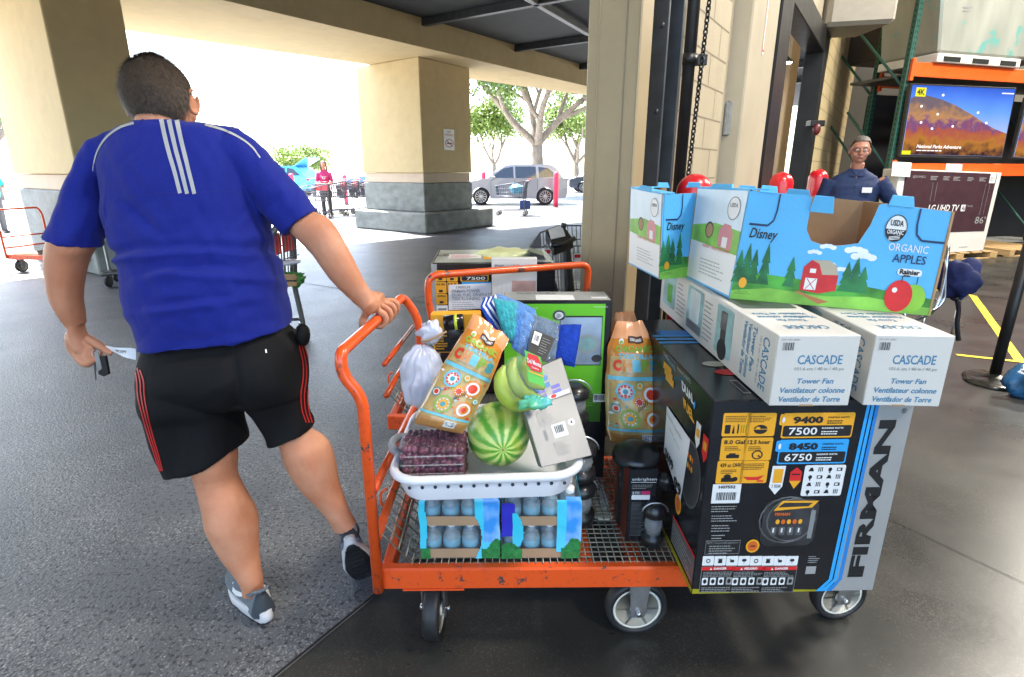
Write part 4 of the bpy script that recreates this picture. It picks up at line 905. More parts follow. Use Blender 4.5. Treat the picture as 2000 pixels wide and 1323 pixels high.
def apple_box(c, label, zoomlog=None, short=False, tabs=True):
    # c: 8 corners ; open-top carton with cut-out hand holes, double walls
    c = [V(p) for p in c]; root = thing('apple_carton', label, 'carton', (c[0] + c[2]) / 2, 0, 'open blue apple cartons'); th = .006
    ctr = sum(c, V()) / 8
    # front wall with scooped cut-out as a thick outline
    def wallpoly(name, A, B, A1, B1, prof):
        n = (B - A).cross(A1 - A).normalized(); s = quadface(A, B, A1, B1); mb = MB()
        P = [s.fn(u, v, 0) for u, v in prof]; Q = [s.fn(u, v, -th) for u, v in prof]; N = len(prof)
        bmx = bmesh.new(); vs = [bmx.verts.new(p) for p in P]; es = [bmx.edges.new((vs[i], vs[(i + 1) % N])) for i in range(N)]
        r = bmesh.ops.triangle_fill(bmx, edges=es, use_beauty=True, use_dissolve=False); bmx.verts.index_update(); tr = [[vs.index(v) for v in f_.verts] for f_ in bmx.faces]; 
        tr = [t if (P[t[1]] - P[t[0]]).cross(P[t[2]] - P[t[0]]).dot(n) > 0 else t[::-1] for t in tr]; bmx.free()
        mb.add(P, tr, M_apple); mb.add(Q, [t[::-1] for t in tr], M_card); mb.add(P + Q, [(i, i + N, (i + 1) % N + N, (i + 1) % N) for i in range(N)], M_card)
        return mb, s
    scoop = [(0, 0), (1, 0), (1, .985), (.70, 1.0), (.66, .985), (.64, .80), (.60, .62), (.52, .585), (.44, .57), (.37, .60), (.335, .70), (.33, .985), (.29, 1.0), (.0, .985)]
    plain = [(0, 0), (1, 0), (1, .99), (0, .99)]
    mb, s = wallpoly('front', c[0], c[1], c[4], c[5], scoop)
    # print
    s.poly(mb, [(0, .0), (1, .0), (1, .16), (.80, .20), (.62, .24), (.5, .2), (.35, .24), (.15, .26), (0, .25)], M_hillg, .0008)
    s.poly(mb, [(0, .0), (1, .0), (1, .07), (.7, .13), (.5, .1), (.2, .13), (0, .08)], M_hillg2, .0012)
    for x, h in ((.02, .36), (.06, .44), (.10, .38), (.16, .46), (.30, .34), (.58, .34), (.62, .40), (.66, .3)): 
        for k in range(3): s.poly(mb, [(x - .035 + k * .006, .16 + k * h * .22), (x + .035 - k * .006, .16 + k * h * .22), (x, .16 + h * (.45 + k * .2))], M_tree_p, .0014 + k * .0002)
    for x, y, q in ((.46, .68 - .12, .8), (.60, .55, 1.1), (.64, .50, 1.2), (.40, .50, .7), (.47, .40, .9), (.55, .36, .8)): 
        for k in range(4): s.disc(mb, x + (k - 1.5) * .022 * q, y + (.012 if k in (1, 2) else 0) * q, .020 * q, .026 * q, M_cloud, .0012 + .0001 * k, 12)
    # barn
    s.poly(mb, [(.36, .14), (.46, .12), (.46, .30), (.435, .40), (.395, .43), (.36, .36)], M_barn, .002); s.poly(mb, [(.46, .12), (.54, .16), (.54, .31), (.46, .30)], M_barn, .0021); s.poly(mb, [(.395, .43), (.435, .40), (.46, .30), (.54, .31), (.52, .40), (.48, .44)], M_cream, .0024)
    s.rect(mb, .38, .15, .44, .26, M_wprint, .0026); s.poly(mb, [(.385, .155), (.39, .155), (.435, .255), (.43, .255)], M_barn, .003); s.poly(mb, [(.43, .155), (.435, .155), (.39, .255), (.385, .255)], M_barn, .003); s.rect(mb, .395, .31, .425, .35, M_wprint, .0026)
    s.poly(mb, [(.36, .13), (.40, .10), (.52, .05), (.47, .02), (.42, .06), (.34, .12)], M_path, .0018)
    # apples
    s.disc(mb, .905, .155, .055, .135, M_appg, .002, 22); s.disc(mb, .838, .165, .062, .155, M_appr, .003, 24); s.disc(mb, .815, .22, .012, .026, M_wprint, .0036, 12); s.rect(mb, .836, .30, .840, .36, M_bprint, .0036); s.rect(mb, .905, .29, .909, .36, M_bprint, .0036)
    # lettering
    s.text(mb, 'Disney', .045, .55, .19, .67, M_bprint, .002, .015, .15)
    s.disc(mb, .76, .79, .050, .125, M_wprint, .002, 26); s.poly(mb, [(.76 + .046 * math.cos(a), .78 + .112 * math.sin(a)) for a in [R(180 + 15 * k) for k in range(13)]], M_bprint, .0025); s.ring(mb, .76, .79, .050, .125, .07, M_bprint, .003, 26)
    s.text(mb, 'USDA', .730, .81, .79, .865, M_bprint, .003, .03); s.text(mb, 'ORGANIC', .722, .735, .798, .775, M_wprint, .0032, .02)
    for k in range(3): s.poly(mb, [(.735, .70 - .012 * k), (.785, .725 - .014 * k), (.785, .73 - .014 * k), (.735, .707 - .012 * k)], M_wprint, .003)
    s.text(mb, 'ORGANIC', .745, .585, .925, .655, M_wprint, .002, .0); s.text(mb, 'APPLES', .775, .48, .925, .56, M_navy, .002, .01)
    s.rect(mb, .81, .365, .92, .43, M_wprint, .002, .02); s.text(mb, 'Rainier', .82, .375, .91, .425, M_bprint, .003, .04); s.rect(mb, .84, .355, .87, .37, M_bprint, .0026)
    s.disc(mb, .055, .16, .022, .05, M_yel, .002, 14); s.rect(mb, .02, .05, .11, .09, M_hillg2, .0018); s.text(mb, 'Learn more at', .035, .072, .09, .088, M_bprint, .0024); s.text(mb, 'DisneyCheck.com', .022, .05, .108, .066, M_bprint, .0024)
    # slots (dark curved cut) on both top corners
    for u0, u1, dr in ((.03, .165, 1), (.85, .985, -1)):
        a, b = (u0, u1) if dr > 0 else (u1, u0); pth = [(a, .70), (b - dr * .035, .70), (b - dr * .008, .75), (b, .84), (b, .985)]
        for (x0, y0), (x1, y1) in zip(pth, pth[1:]):
            dx, dy = (x1 - x0), (y1 - y0); q = math.hypot(dx, dy * .6) + 1e-6; nx, ny = -dy * .6 / q * .004, dx / q * .010
            s.poly(mb, [(x0 - nx, y0 - ny), (x1 - nx, y1 - ny), (x1 + nx, y1 + ny), (x0 + nx, y0 + ny)], M_navy, .0022)
    mb.build('front_wall', root)
    mb, s2 = wallpoly('back', c[2], c[3], c[6], c[7], scoop); mb.build('back_wall', root)
    mb, s3 = wallpoly('left', c[3], c[0], c[7], c[4], plain); s3.tol = .09; mb = MB(); mb.grid(lambda u, v: s3.fn(u, v, 0), 12, 12, M_apple); k_ = len(mb.f); mb.grid(lambda u, v: s3.fn(u, v, -th), 12, 12, M_card); mb.f = mb.f[:k_] + [f_[::-1] for f_ in mb.f[k_:]]
    s3.rect(mb, .02, .02, .98, .44, M_wprint, .001); s3.poly(mb, [(.02, .44), (.98, .40), (.98, .62), (.5, .66), (.02, .60)], M_hillg2, .0014); s3.poly(mb, [(.02, .60), (.98, .62), (.98, .985), (.02, .985)], M_pale, .0012)
    s3.disc(mb, .40, .58, .085, .085, M_bprint, .002, 18); s3.disc(mb, .405, .575, .07, .07, M_card, .0022, 18)
    s3.poly(mb, [(.60, .44), (.86, .42), (.86, .58), (.80, .66), (.68, .67), (.60, .60)], mat('faded_barn', (.55, .2, .22), .5), .0018); s3.rect(mb, .68, .44, .78, .54, M_wprint, .0024); s3.disc(mb, .80, .82, .11, .11, M_wprint, .0022, 20); s3.ring(mb, .80, .82, .11, .11, .08, M_greyi, .0028, 20); s3.text(mb, 'USDA', .73, .83, .87, .87, M_greyi, .003, .02)
    s3.text(mb, 'MARKET FRESH ORGANIC', .3, .395, .85, .425, M_redp, .002); s3.lines(mb, .3, .12, .85, .30, 5, M_silver, .0018, .3, 6)
    mb.build('left_end', root)
    mb, s4 = wallpoly('right', c[1], c[2], c[5], c[6], plain); mb.build('right_end', root)
    mb = MB(); mb.hexa([lerp(c[i], ctr, .012) + V((0, 0, .002)) for i in (0, 1, 2, 3)] + [lerp(c[i], ctr, .012) + V((0, 0, .008)) for i in (0, 1, 2, 3)], M_card); mb.build('bottom_board', root)
    # folded top flanges and tabs
    def tabq(s, u0, u1, v0, h, out, name='tab'):
        mb = MB(); A = s.fn(u0, v0, .004); B = s.fn(u1, v0, .004); nn = (s.fn(.5, .5, 1) - s.fn(.5, .5, 0)); up = (s.fn(.5, 1, 0) - s.fn(.5, 0, 0)).normalized()
        a2 = A + up * h + nn * out + (B - A) * .1; b2 = B + up * h + nn * out - (B - A) * .1
        t_ = nn * .005; mb.hexa([A, B, B - t_, A - t_, a2, b2, b2 - t_, a2 - t_], M_apple, .001); mb.build(name, root)
    if not short:
        tabq(s, .33, .45, .86, .045, .010); tabq(s, .70, .82, .985, .028, -.004); tabq(s, .05, .15, .985, .02, -.01)
    tabq(s2, .3, .45, .985, .022, -.004); tabq(s2, .62, .74, .985, .022, .004)
    tabq(s3, .25, .7, .985, .018, -.01)
    mb = MB()
    for A, B in ((c[7], c[6]), (c[4], c[7])):
        i_ = (ctr - (A + B) / 2); i_.z = 0; i_ = i_.normalized() * .05; z_ = V((0, 0, -.002))
        if (A - c[7]).length < 1e-6: mb.hexa([A + z_, lerp(A, B, .3) + z_, lerp(A, B, .3) + i_ + z_, A + i_ + z_, A - z_, lerp(A, B, .3) - z_, lerp(A, B, .3) + i_ - z_, A + i_ - z_], M_apple)
        else: mb.hexa([A + z_, B + z_, B + i_ + z_, A + i_ + z_, A - z_, B - z_, B + i_ - z_, A + i_ - z_], M_apple)
    mb.build('top_flap', root)
    return root
zB = 1.0775
def col_(x, y, Y): return VY(x, y, Y)
b0 = G(1425, 583, zB); b1 = G(1817, 617, zB); b3 = G(1340, 541, zB); b2 = b1 + (b3 - b0) * .95
t0 = VY(1466, 370, b0.y + .004); t1 = VY(1866, 412, b1.y + .004); t3 = VY(1362, 366, b3.y - .002); t3.z = max(t3.z, t0.z - .03); t2 = b2 + (t1 - b1) + V((0, 0, .01))
apple_box([b0, b1, b2, b3, t0, t1, t2, t3], 'open blue apple carton in front, resting askew on the fan cartons')
e0 = G(1288, 546, zB); e3 = G(1228, 515, zB); ed = V((math.cos(R(22)), math.sin(R(22)), 0)) * .50; e1 = e0 + ed; e2 = e3 + ed
k0 = VY(1295, 378, e0.y); k3 = VY(1232, 366, e3.y); k1 = e1 + (k0 - e0); k2 = e2 + (k3 - e3)
apple_box([e0, e1, e2, e3, k0, k1, k2, k3], 'second blue apple carton behind, nearest the door post', short=True)
# ---------------- goods on the cart
# water bottle packs
M_bottle = mat('clear_bottle_plastic', (.42, .50, .54), .06, alpha=.34, spec=1, var=.02, rvar=0); M_blabel = mat('bottle_label', (.12, .30, .40), .4); M_cap = mat('white_bottle_cap', (.8, .8, .8), .4)
M_cyan = mat('cyan_pack_print', (.02, .50, .62), .3, vs=6, col2=(.10, .60, .85), bump=.5, bs=20, coat=.5); M_sky_p = mat('sky_pack_print', (.04, .28, .72), .3, vs=14, col2=(.30, .55, .85), ramp=(.45, .7), bump=.5, bs=20, coat=.5); M_leaf_p = mat('leaf_pack_print', (.01, .10, .03), .35, vs=60, col2=(.04, .28, .07), bump=.6, bs=30); M_indigo = mat('indigo_pack_print', (.03, .03, .42), .3)
def bottle_mb(mb, x, y, z, h, r):
    mb.lathe([(r * .9, 0), (r, .006), (r, h * .22), (r * .93, h * .26), (r, h * .3), (r, h * .46), (r * .86, h * .58), (r * .5, h * .72), (r * .40, h * .76), (r * .40, h * .82)], (x, y, z), M_bottle, 12)
    mb.lathe([(r * 1.01, h * .10), (r * 1.01, h * .44)], (x, y, z), M_blabel, 12); mb.lathe([(r * .50, h * .80), (r * .52, h * .81), (r * .52, h * .95), (r * .46, h * .97)], (x, y, z), M_cap, 10)
def water_pack(x0, x1, y0, d, z0, label, side, seed):
    root = thing('water_bottle_pack', label, 'bottle pack', ((x0 + x1) / 2, y0 + d / 2, z0), R(.6), 'shrink wrapped water bottle packs')
    cx, cy = (x0 + x1) / 2, y0 + d / 2; w = x1 - x0; h = .112; rg = random.Random(seed); nb = 4; r = w / nb / 2 * .97; nd = 3; dd = r * 2.05
    for L in range(2):
        z = L * (h + .004)
        for i in range(nb):
            for j in range(nd):
                q = loc(); bottle_mb(q, -w / 2 + (i + .5) * w / nb, -d / 2 + r + .006 + j * dd, z + .006, h, r * .97); q.build('bottle', root)
        q = loc(); hh = .033; e = w / 2 + .002
        q.box((-e, -d / 2 - .001, z + .001), (e, -d / 2 + .001, z + hh), M_card); q.box((-e, d / 2 - .001, z + .001), (e, d / 2 + .001, z + hh), M_card)
        q.box((-e, -d / 2 + .0015, z + .001), (-e + .002, d / 2 - .0015, z + hh), M_card); q.box((e - .002, -d / 2 + .0015, z + .001), (e, d / 2 - .0015, z + hh), M_card); q.box((-e + .002, -d / 2 + .0015, z + .001), (e - .002, d / 2 - .0015, z + .003), M_card)
        q.build('cardboard_tray', root)
    # shrink film sleeve, crumpled, printed sections
    H2 = 2 * h + .016
    def fn(u, v):       # u round the pack, v up
        P = [(-w / 2, -d / 2), (w / 2, -d / 2), (w / 2, d / 2), (-w / 2, d / 2)]; L = [w, d, w, d]; t = u * sum(L); k = 0
        while k < 3 and t > L[k]: t -= L[k]; k += 1
        a, b = P[k], P[(k + 1) % 4]; s_ = t / L[k]; x = lerp(a[0], b[0], s_); y = lerp(a[1], b[1], s_)
        ins = .014 * (1 - min(1, (1 - v) * 6)) + .003 * noise.noise(V((x * 22, y * 22, v * 5 + seed)))
        f_ = 1 + .008 / max(abs(x), .05) * 0; nx, ny = x / (w / 2), y / (d / 2)
        x += .004 * nx - ins * nx; y += .004 * ny - ins * ny - .006 * math.sin(v * math.pi * 2) * (0 if abs(ny) < .9 else ny) * 0
        return V((x, y, H2 * v))
    q = loc(); NU, NV = 240, 50; q.grid(fn, NU, NV, film('bottle_film', .06, .05, col=(.6, .62, .65), bump=1.0, bs=22)); tot = 2 * (w + d)
    def setm(u0, u1, v0, v1, m, fnc=None):
        k = q.mi(m)
        for j in range(NV):
            for i in range(NU):
                u, v = (i + .5) / NU * tot, (j + .5) / NV
                if u0 <= u <= u1 and v0 <= v <= v1 and (fnc is None or fnc(u, v)): q.m[j * NU + i] = k
    if side == 0:
        setm(0, .022, .05, .85, M_cyan, lambda u, v: u < .022 - .012 * abs(v - .5)); setm(w * .69, w, 0, .92, M_cyan, lambda u, v: u - w * .69 > .02 * math.sin(v * 5)); setm(w * .80, w, .25, .92, M_sky_p)
        setm(w * .76, w, .0, .30, M_leaf_p, lambda u, v: v < .22 + .08 * math.sin(u * 90)); setm(0, .03, 0, .16, M_leaf_p)
    else:
        setm(0, w * .16, .35, .82, M_indigo); setm(w * .13, w * .3, .18, .68, M_cyan, lambda u, v: u - w * .13 < .035 * math.sin(v * 4)); setm(w * .70, w, .1, .86, M_cyan); setm(w * .82, w, .2, .90, M_sky_p)
        setm(0, w * .26, 0, .24, M_leaf_p, lambda u, v: v < .2 + .06 * math.sin(u * 80)); setm(w * .76, w, 0, .30, M_leaf_p, lambda u, v: v < .24 + .08 * math.sin(u * 90 + 1))
    setm(w, w + d, .0, .9, M_cyan); setm(w, w + d, .0, .25, M_leaf_p); setm(2 * w + d, 3 * w + 2 * d, .0, .9, M_cyan)
    q.build('printed_film', root)
    q = loc(); q.grid(lambda a, b: V(((a - .5) * (w - .02), (b - .5) * (d - .02), H2 + .002 + .004 * noise.noise(V((a * 6, b * 6, seed))))), 14, 14, M_film); q.build('top_film', root)
    return root
water_pack(-.279, -.042, 1.462, .19, ZD, 'wrapped two layer pack of water bottles on the left of the cart', 0, 3)
water_pack(-.028, .206, 1.462, .19, ZD, 'wrapped two layer pack of water bottles on the right with indigo print', 1, 8)
# laundry basket
M_bask = mat('white_basket_plastic', (.70, .70, .73), .35, var=.03); M_bgrey = mat('grey_soft_handle', (.28, .29, .32), .5)
root = thing('laundry_basket', 'white plastic laundry basket with round vent holes on the bottle packs', 'basket', (-.09, 1.62, .535))
def rrect(x0, x1, y0, y1, r, z, n=8):
    o = []
    for cx, cy, a0 in ((x1 - r, y0 + r, -90), (x1 - r, y1 - r, 0), (x0 + r, y1 - r, 90), (x0 + r, y0 + r, 180)):
        for k in range(n + 1): a = R(a0 + 90 * k / n); o.append(V((cx + r * math.cos(a), cy + r * math.sin(a), z)))
    return o
bx0, bx1, by0, by1 = -.345, .195, 1.372, 1.86
tilt = lambda p: V((p.x, p.y, p.z + .02 * (p.x - bx0) / (bx1 - bx0) + .0 * (p.y - by0)))
rim = [tilt(p) for p in rrect(bx0, bx1, by0, by1, .085, .617)]
mb = MB(); mb.tube(rim, .0135, M_bask, 12, closed=True); mb.build('rim', root)
zs = [.612, .60, .585, .572, .558, .54]; ins = [.004, .010, .012, .014, .017, .022]
rings = [[tilt(p) for p in rrect(bx0 + i, bx1 - i, by0 + i, by1 - i, .08, z)] for z, i in zip(zs, ins)]
mb = MB(); mb.loft(rings[::-1], M_bask, cap=False); mb.add([p for p in rings[-1]], [tuple(range(len(rings[-1])))], M_bask); 
rings2 = [[p * 1 for p in r] for r in [[tilt(p) for p in rrect(bx0 + i + .003, bx1 - i - .003, by0 + i + .003, by1 - i - .003, .077, z)] for z, i in zip(zs, ins)]]; mb.loft(rings2, M_bask, cap=False)
mb.build('tub', root)
M_hole2 = mat('vent_hole', (.04, .04, .05), .8)
mb = MB()
for k in range(13):
    x = bx0 + .055 + k * .0365; c = tilt(V((x, by0 + .0108, .589))); mb.add([c + V((.0052 * math.cos(a), -.0012, .0058 * math.sin(a))) for a in [2 * math.pi * j / 12 for j in range(12)]], [tuple(range(12))], M_hole2)
mb.build('vent_holes', root)['kind'] = 'stuff'
mb = MB(); mb.tube(cr([V((bx0 + .004, by0 + .15, .620)), V((bx0 - .022, by0 + .17, .628)), V((bx0 - .030, by0 + .21, .632)), V((bx0 - .022, by0 + .25, .628)), V((bx0 + .002, by0 + .27, .620))]), .0125, M_bgrey, 12); mb.build('handle_grip', root)
# grapes in a clear clamshell
M_grape = mat('red_grape', (.13, .030, .055), .35, var=.5, vs=30, coat=.2)
ga = G(803, 918, .60); 
root = thing('grape_box', 'clear box heaped with dark red grapes in the basket, left of the watermelon', 'box', (-.23, 1.50, .56))
gx0, gx1, gy0, gy1, gz0, gz1 = -.325, -.135, 1.43, 1.56, .562, .70
mb = MB(); rg = random.Random(2)
for i in range(11):
    for j in range(7):
        for k in range(6):
            if 0 < i < 10 and 0 < j < 6 and k < 5 and j > 1: continue
            c = V((lerp(gx0 + .014, gx1 - .014, i / 10) + rg.uniform(-.004, .004), lerp(gy0 + .013, gy1 - .013, j / 6) + rg.uniform(-.004, .004), lerp(gz0 + .012, gz1 - .02, k / 5) + rg.uniform(-.004, .004)))
            mb.ell(c, (.0115, .0115, .0135), M_grape, 9, Matrix.Rotation(rg.uniform(0, 3), 4, V((1, rg.random(), 0)).normalized()))
mb.build('grapes', root)['kind'] = 'stuff'
mb = MB(); mb.box((gx0, gy0, gz0), (gx1, gy1, gz1), film('clamshell_film', .05, .04, col=(.5, .5, .5), bump=.5, bs=30), .012)
for k in range(3): mb.tube([(gx0 + .004, gy0 - .002, gz0 + .045 + k * .028), (gx1 - .004, gy0 - .002, gz0 + .05 + k * .028)], .0018, M_film2, 5)
mb.build('clear_box', root)
mb = MB(); mb.tube(cr([V((gx0 + .03, gy0 + .002, gz0 + .05)), V((gx0 + .05, gy0 + .004, gz0 + .075)), V((gx0 + .045, gy0 + .002, gz0 + .1))]), .0016, mat('vine_green', (.25, .22, .08), .6), 5); mb.build('stem', root)
# watermelon
wm = bpy.data.materials.new('watermelon_rind'); wm.use_nodes = True; n = wm.node_tree; b = n.nodes['Principled BSDF']; L = n.links.new; MATS['watermelon_rind'] = wm
tc = n.nodes.new('ShaderNodeTexCoord'); sp = n.nodes.new('ShaderNodeSeparateXYZ'); L(tc.outputs['Object'], sp.inputs[0])
at2 = n.nodes.new('ShaderNodeMath'); at2.operation = 'ARCTAN2'; L(sp.outputs[1], at2.inputs[0]); L(sp.outputs[0], at2.inputs[1])
nz = n.nodes.new('ShaderNodeTexNoise'); nz.inputs['Scale'].default_value = 22; nz.inputs['Detail'].default_value = 8; nz.inputs['Roughness'].default_value = .65; L(tc.outputs['Object'], nz.inputs[0])
ma = n.nodes.new('ShaderNodeMath'); ma.operation = 'MULTIPLY_ADD'; L(nz.outputs[0], ma.inputs[0]); ma.inputs[1].default_value = .5; L(at2.outputs[0], ma.inputs[2])
ms = n.nodes.new('ShaderNodeMath'); ms.operation = 'MULTIPLY'; L(ma.outputs[0], ms.inputs[0]); ms.inputs[1].default_value = 11
si = n.nodes.new('ShaderNodeMath'); si.operation = 'SINE'; L(ms.outputs[0], si.inputs[0])
nz2 = n.nodes.new('ShaderNodeTexNoise'); nz2.inputs['Scale'].default_value = 60; nz2.inputs['Detail'].default_value = 5; L(tc.outputs['Object'], nz2.inputs[0])
m3 = n.nodes.new('ShaderNodeMath'); m3.operation = 'MULTIPLY_ADD'; L(nz2.outputs[0], m3.inputs[0]); m3.inputs[1].default_value = .9; L(si.outputs[0], m3.inputs[2])
r = n.nodes.new('ShaderNodeValToRGB'); mr = n.nodes.new('ShaderNodeMapRange'); mr.inputs[1].default_value = -.6; mr.inputs[2].default_value = 1.4; L(m3.outputs[0], mr.inputs[0]); L(mr.outputs[0], r.inputs[0])
e = r.color_ramp.elements; e[0].position = .25; e[0].color = (.55, .66, .18, 1); e[1].position = .85; e[1].color = (.10, .33, .04, 1); q_ = e.new(.5); q_.color = (.30, .50, .08, 1)
n5 = n.nodes.new('ShaderNodeTexNoise'); n5.inputs['Scale'].default_value = 7; L(tc.outputs['Object'], n5.inputs[0]); r5 = n.nodes.new('ShaderNodeValToRGB'); r5.color_ramp.elements[0].position = .5; r5.color_ramp.elements[1].position = .68; L(n5.outputs[0], r5.inputs[0])
mxx = n.nodes.new('ShaderNodeMix'); mxx.data_type = 'RGBA'; mfa = n.nodes.new('ShaderNodeMath'); mfa.operation = 'MULTIPLY'; mfa.inputs[1].default_value = .7; L(r5.outputs[0], mfa.inputs[0]); L(mfa.outputs[0], mxx.inputs[0]); L(r.outputs[0], mxx.inputs[6]); mxx.inputs[7].default_value = (.55, .50, .04, 1); L(mxx.outputs[2], b.inputs['Base Color']); b.inputs['Roughness'].default_value = .33
wc = V((-.042, 1.555, .675)); wax = (ray(984, 884) * 1.6 + CP - wc).normalized()
q = loc(); q.ell((0, 0, 0), (.096, .096, .108), wm, 48)
for i, p in enumerate(q.v):
    rr = math.hypot(p.x, p.y); q.v[i] = p * (1 - .04 * math.exp(-(rr / .012) ** 2) * (p.z > 0))
wmo = q.build('watermelon'); wmo.location = wc; wmo.rotation_euler = wax.to_track_quat('Z', 'Y').to_euler(); tag(wmo, 'round striped green and yellow watermelon resting in the basket', 'watermelon')
q = loc(); q.lathe([(.0045, .1035), (.003, .106), (.001, .1065)], (0, 0, 0), M_card, 10); q.build('blossom_scar', wmo)
# chip bags
M_corange = mat('chip_bag_orange', (.62, .22, .03), .26, var=.12, vs=5, bump=.5, bs=14, coat=.5); M_ctan = mat('chip_bag_tan', (.50, .34, .12), .28, var=.15, vs=6, bump=.5, bs=14, coat=.4); M_cteal = mat('chip_teal', (.05, .30, .36), .35); M_cgreen = mat('chip_green', (.24, .38, .05), .35); M_cred = mat('chip_red', (.65, .05, .02), .35); M_clb = mat('chip_light_blue', (.15, .48, .58), .35); M_ctop = mat('chip_bag_top', (.68, .24, .07), .22, bump=.8, bs=18, coat=.6, vs=9, col2=(.78, .40, .22)); M_cbrown = mat('chip_bag_base', (.42, .20, .055), .3, var=.2, vs=5, bump=.6, bs=12, coat=.4); M_clabel = mat('label_brown', (.05, .015, .01), .4)
def chip_bag(bl, br, tr, tl, th, label, seed, prof=None, depthdir=None):
    bl, br, tr, tl = map(V, (bl, br, tr, tl)); root = thing('chip_bag', label, 'snack bag', (bl + br) / 2, 0, 'orange bags of tortilla chips')
    n = (br - bl).cross(tl - bl).normalized()
    pf = prof or [(0, 1), (1, 1)]
    def wp_(v):
        for (a, x), (b, y) in zip(pf, pf[1:]):
            if v <= b: return x + (y - x) * (v - a) / (b - a)
        return pf[-1][1]
    def base(u, v):
        w_ = wp_(v) + .025 * noise.noise(V((v * 7, seed, u > .5))); u = .5 + (u - .5) * w_; v = v + .02 * noise.noise(V((u * 6, seed, 2))) * (v > .8)
        return (bl * (1 - u) + br * u) * (1 - v) + (tl * (1 - u) + tr * u) * v
    def fn(u, v, l=0, sg=1):
        e = min(1, max(0, 4 * u * (1 - u))); ev = min(1, v * 9 + .45) * min(1, max(0, (1 - v)) * 4.2) ** .8
        b_ = th * (e ** .45) * ev; wr = .008 * noise.noise(V((u * 3.2 + seed, v * 5, seed))) + .0045 * abs(noise.noise(V((u * 5 + v * 3, v * 9 - u * 4, seed)))) + .002 * noise.noise(V((u * 9, v * 14 + seed, 3)))
        pinch = (1 - ev) * .10 * math.sin((u - .5) * math.pi) * (v > .5)
        return base(u - pinch * .5, v) + n * (sg * (b_ * .55 + wr * e) + l * sg)
    NU, NV = 22, 44
    mb = MB()
    def colr(v): return M_cbrown if v < .10 else (M_ctan if v < .56 else (M_corange if v < .86 else M_ctop))
    for sg in (1, -1):
        o = len(mb.v); vs = [fn(i / NU, j / NV, 0, sg) for j in range(NV + 1) for i in range(NU + 1)]
        mb.v += vs
        for j in range(NV):
            for i in range(NU):
                a = o + j * (NU + 1) + i; f_ = (a, a + 1, a + NU + 2, a + NU + 1); mb.f.append(f_ if sg > 0 else f_[::-1]); mb.m.append(mb.mi(colr((j + .5) / NV))); mb.s.append(True)
    for j in range(NV):
        for i in (0, NU):
            a = j * (NU + 1) + i; o2 = (NU + 1) * (NV + 1); f_ = (a, a + NU + 1, a + NU + 1 + o2, a + o2); mb.f.append(f_ if i == 0 else f_[::-1]); mb.m.append(mb.mi(M_corange)); mb.s.append(True)
    for i in range(NU):
        o2 = (NU + 1) * (NV + 1); mb.f.append((i, i + o2, i + 1 + o2, i + 1)); mb.m.append(mb.mi(M_cbrown)); mb.s.append(True)
    s = Surf(lambda u, v, l=0: fn(u, v, l + .0012), .07)
    s.poly(mb, [(.04, .72), (.5, .74), (.96, .72), (.96, .57), (.04, .57)], M_ctan, .0004)
    s.text(mb, 'ORGANIC', .12, .757, .90, .81, M_cgreen, .0018, .04); s.text(mb, 'TORTILLA', .18, .705, .88, .745, M_clb, .0018, .04)
    for k, (ch, m) in enumerate(zip('CHIPS', (M_cred, M_corange, M_clb, M_cgreen, M_cteal))): s.text(mb, ch, .08 + k * .175, .602, .235 + k * .175, .698, m, .0020, .07)
    s.text(mb, 'NATURALLY GLUTEN FREE', .2, .582, .8, .594, M_greyi, .0018)
    s.rect(mb, .38, .83, .74, .885, M_clabel, .0016, .01); s.text(mb, 'KIRKLAND', .42, .845, .70, .868, M_wprint, .0024, .02); s.disc(mb, .22, .84, .055, .024, M_wprint, .0016, 14); s.disc(mb, .22, .834, .04, .014, M_cgreen, .002, 12)
    s.rect(mb, .02, .53, .98, .562, M_clb, .0014); s.rect(mb, .02, .115, .98, .135, M_clb, .0014)
    rg = random.Random(seed)
    for (u, v, r, ms_) in ((.30, .44, .16, (M_clb, M_cred, M_wprint, M_cteal)), (.74, .42, .17, (M_corange, M_wprint, M_cred)), (.52, .36, .10, (M_yel, M_cred)), (.36, .22, .17, (M_cgreen, M_ctan, M_yel, M_cteal)), (.76, .22, .17, (M_corange, M_wprint, M_corange, M_cred)), (.55, .49, .07, (M_cgreen, M_yel)), (.14, .30, .08, (M_cteal, M_yel, M_cred)), (.9, .32, .06, (M_cgreen, M_clb))):
        for k, m in enumerate(ms_):
            rr = r * (1 - k * .24); N = 24; s.poly(mb, [(u + rr * (1 + .07 * math.cos(8 * a) * (k == 0)) * math.cos(a), v + rr * .46 * (1 + .07 * math.cos(8 * a) * (k == 0)) * math.sin(a)) for a in [2 * math.pi * j / N for j in range(N)]], m, .0016 + k * .0005)
        for k in range(10): a = 2 * math.pi * k / 10; s.disc(mb, u + r * .62 * math.cos(a), v + r * .285 * math.sin(a), .012, .006, M_wprint, .0042, 6)
    for k in range(34):
        u, v = rg.uniform(.05, .95), rg.uniform(.15, .52); w_ = rg.uniform(.02, .05); s.poly(mb, [(u - w_, v), (u, v - w_ * .3), (u + w_, v), (u, v + w_ * .3)], rg.choice((M_cteal, M_cgreen, M_clb, M_wprint, M_cred)), .0013)
    for k in range(6): s.rect(mb, .50 + k * .03, .28 + k * .012, .512 + k * .03, .33 + k * .012, M_clabel, .0040)
    s.bars(mb, .55, .035, .78, .095, M_wprint, M_bprint, .0018, seed, 18)
    mb.build('bag_body', root); return root
def dd(x, y, Y): return VY(x, y, Y)
chip_bag(dd(806, 826, 1.47), dd(905, 848, 1.47), dd(1000, 664, 1.60), dd(922, 607, 1.60), .085, 'leaning orange tortilla chip bag above the grapes', 1, [(0, .94), (.1, 1.02), (.5, 1.03), (.85, .90), (1, .98)])
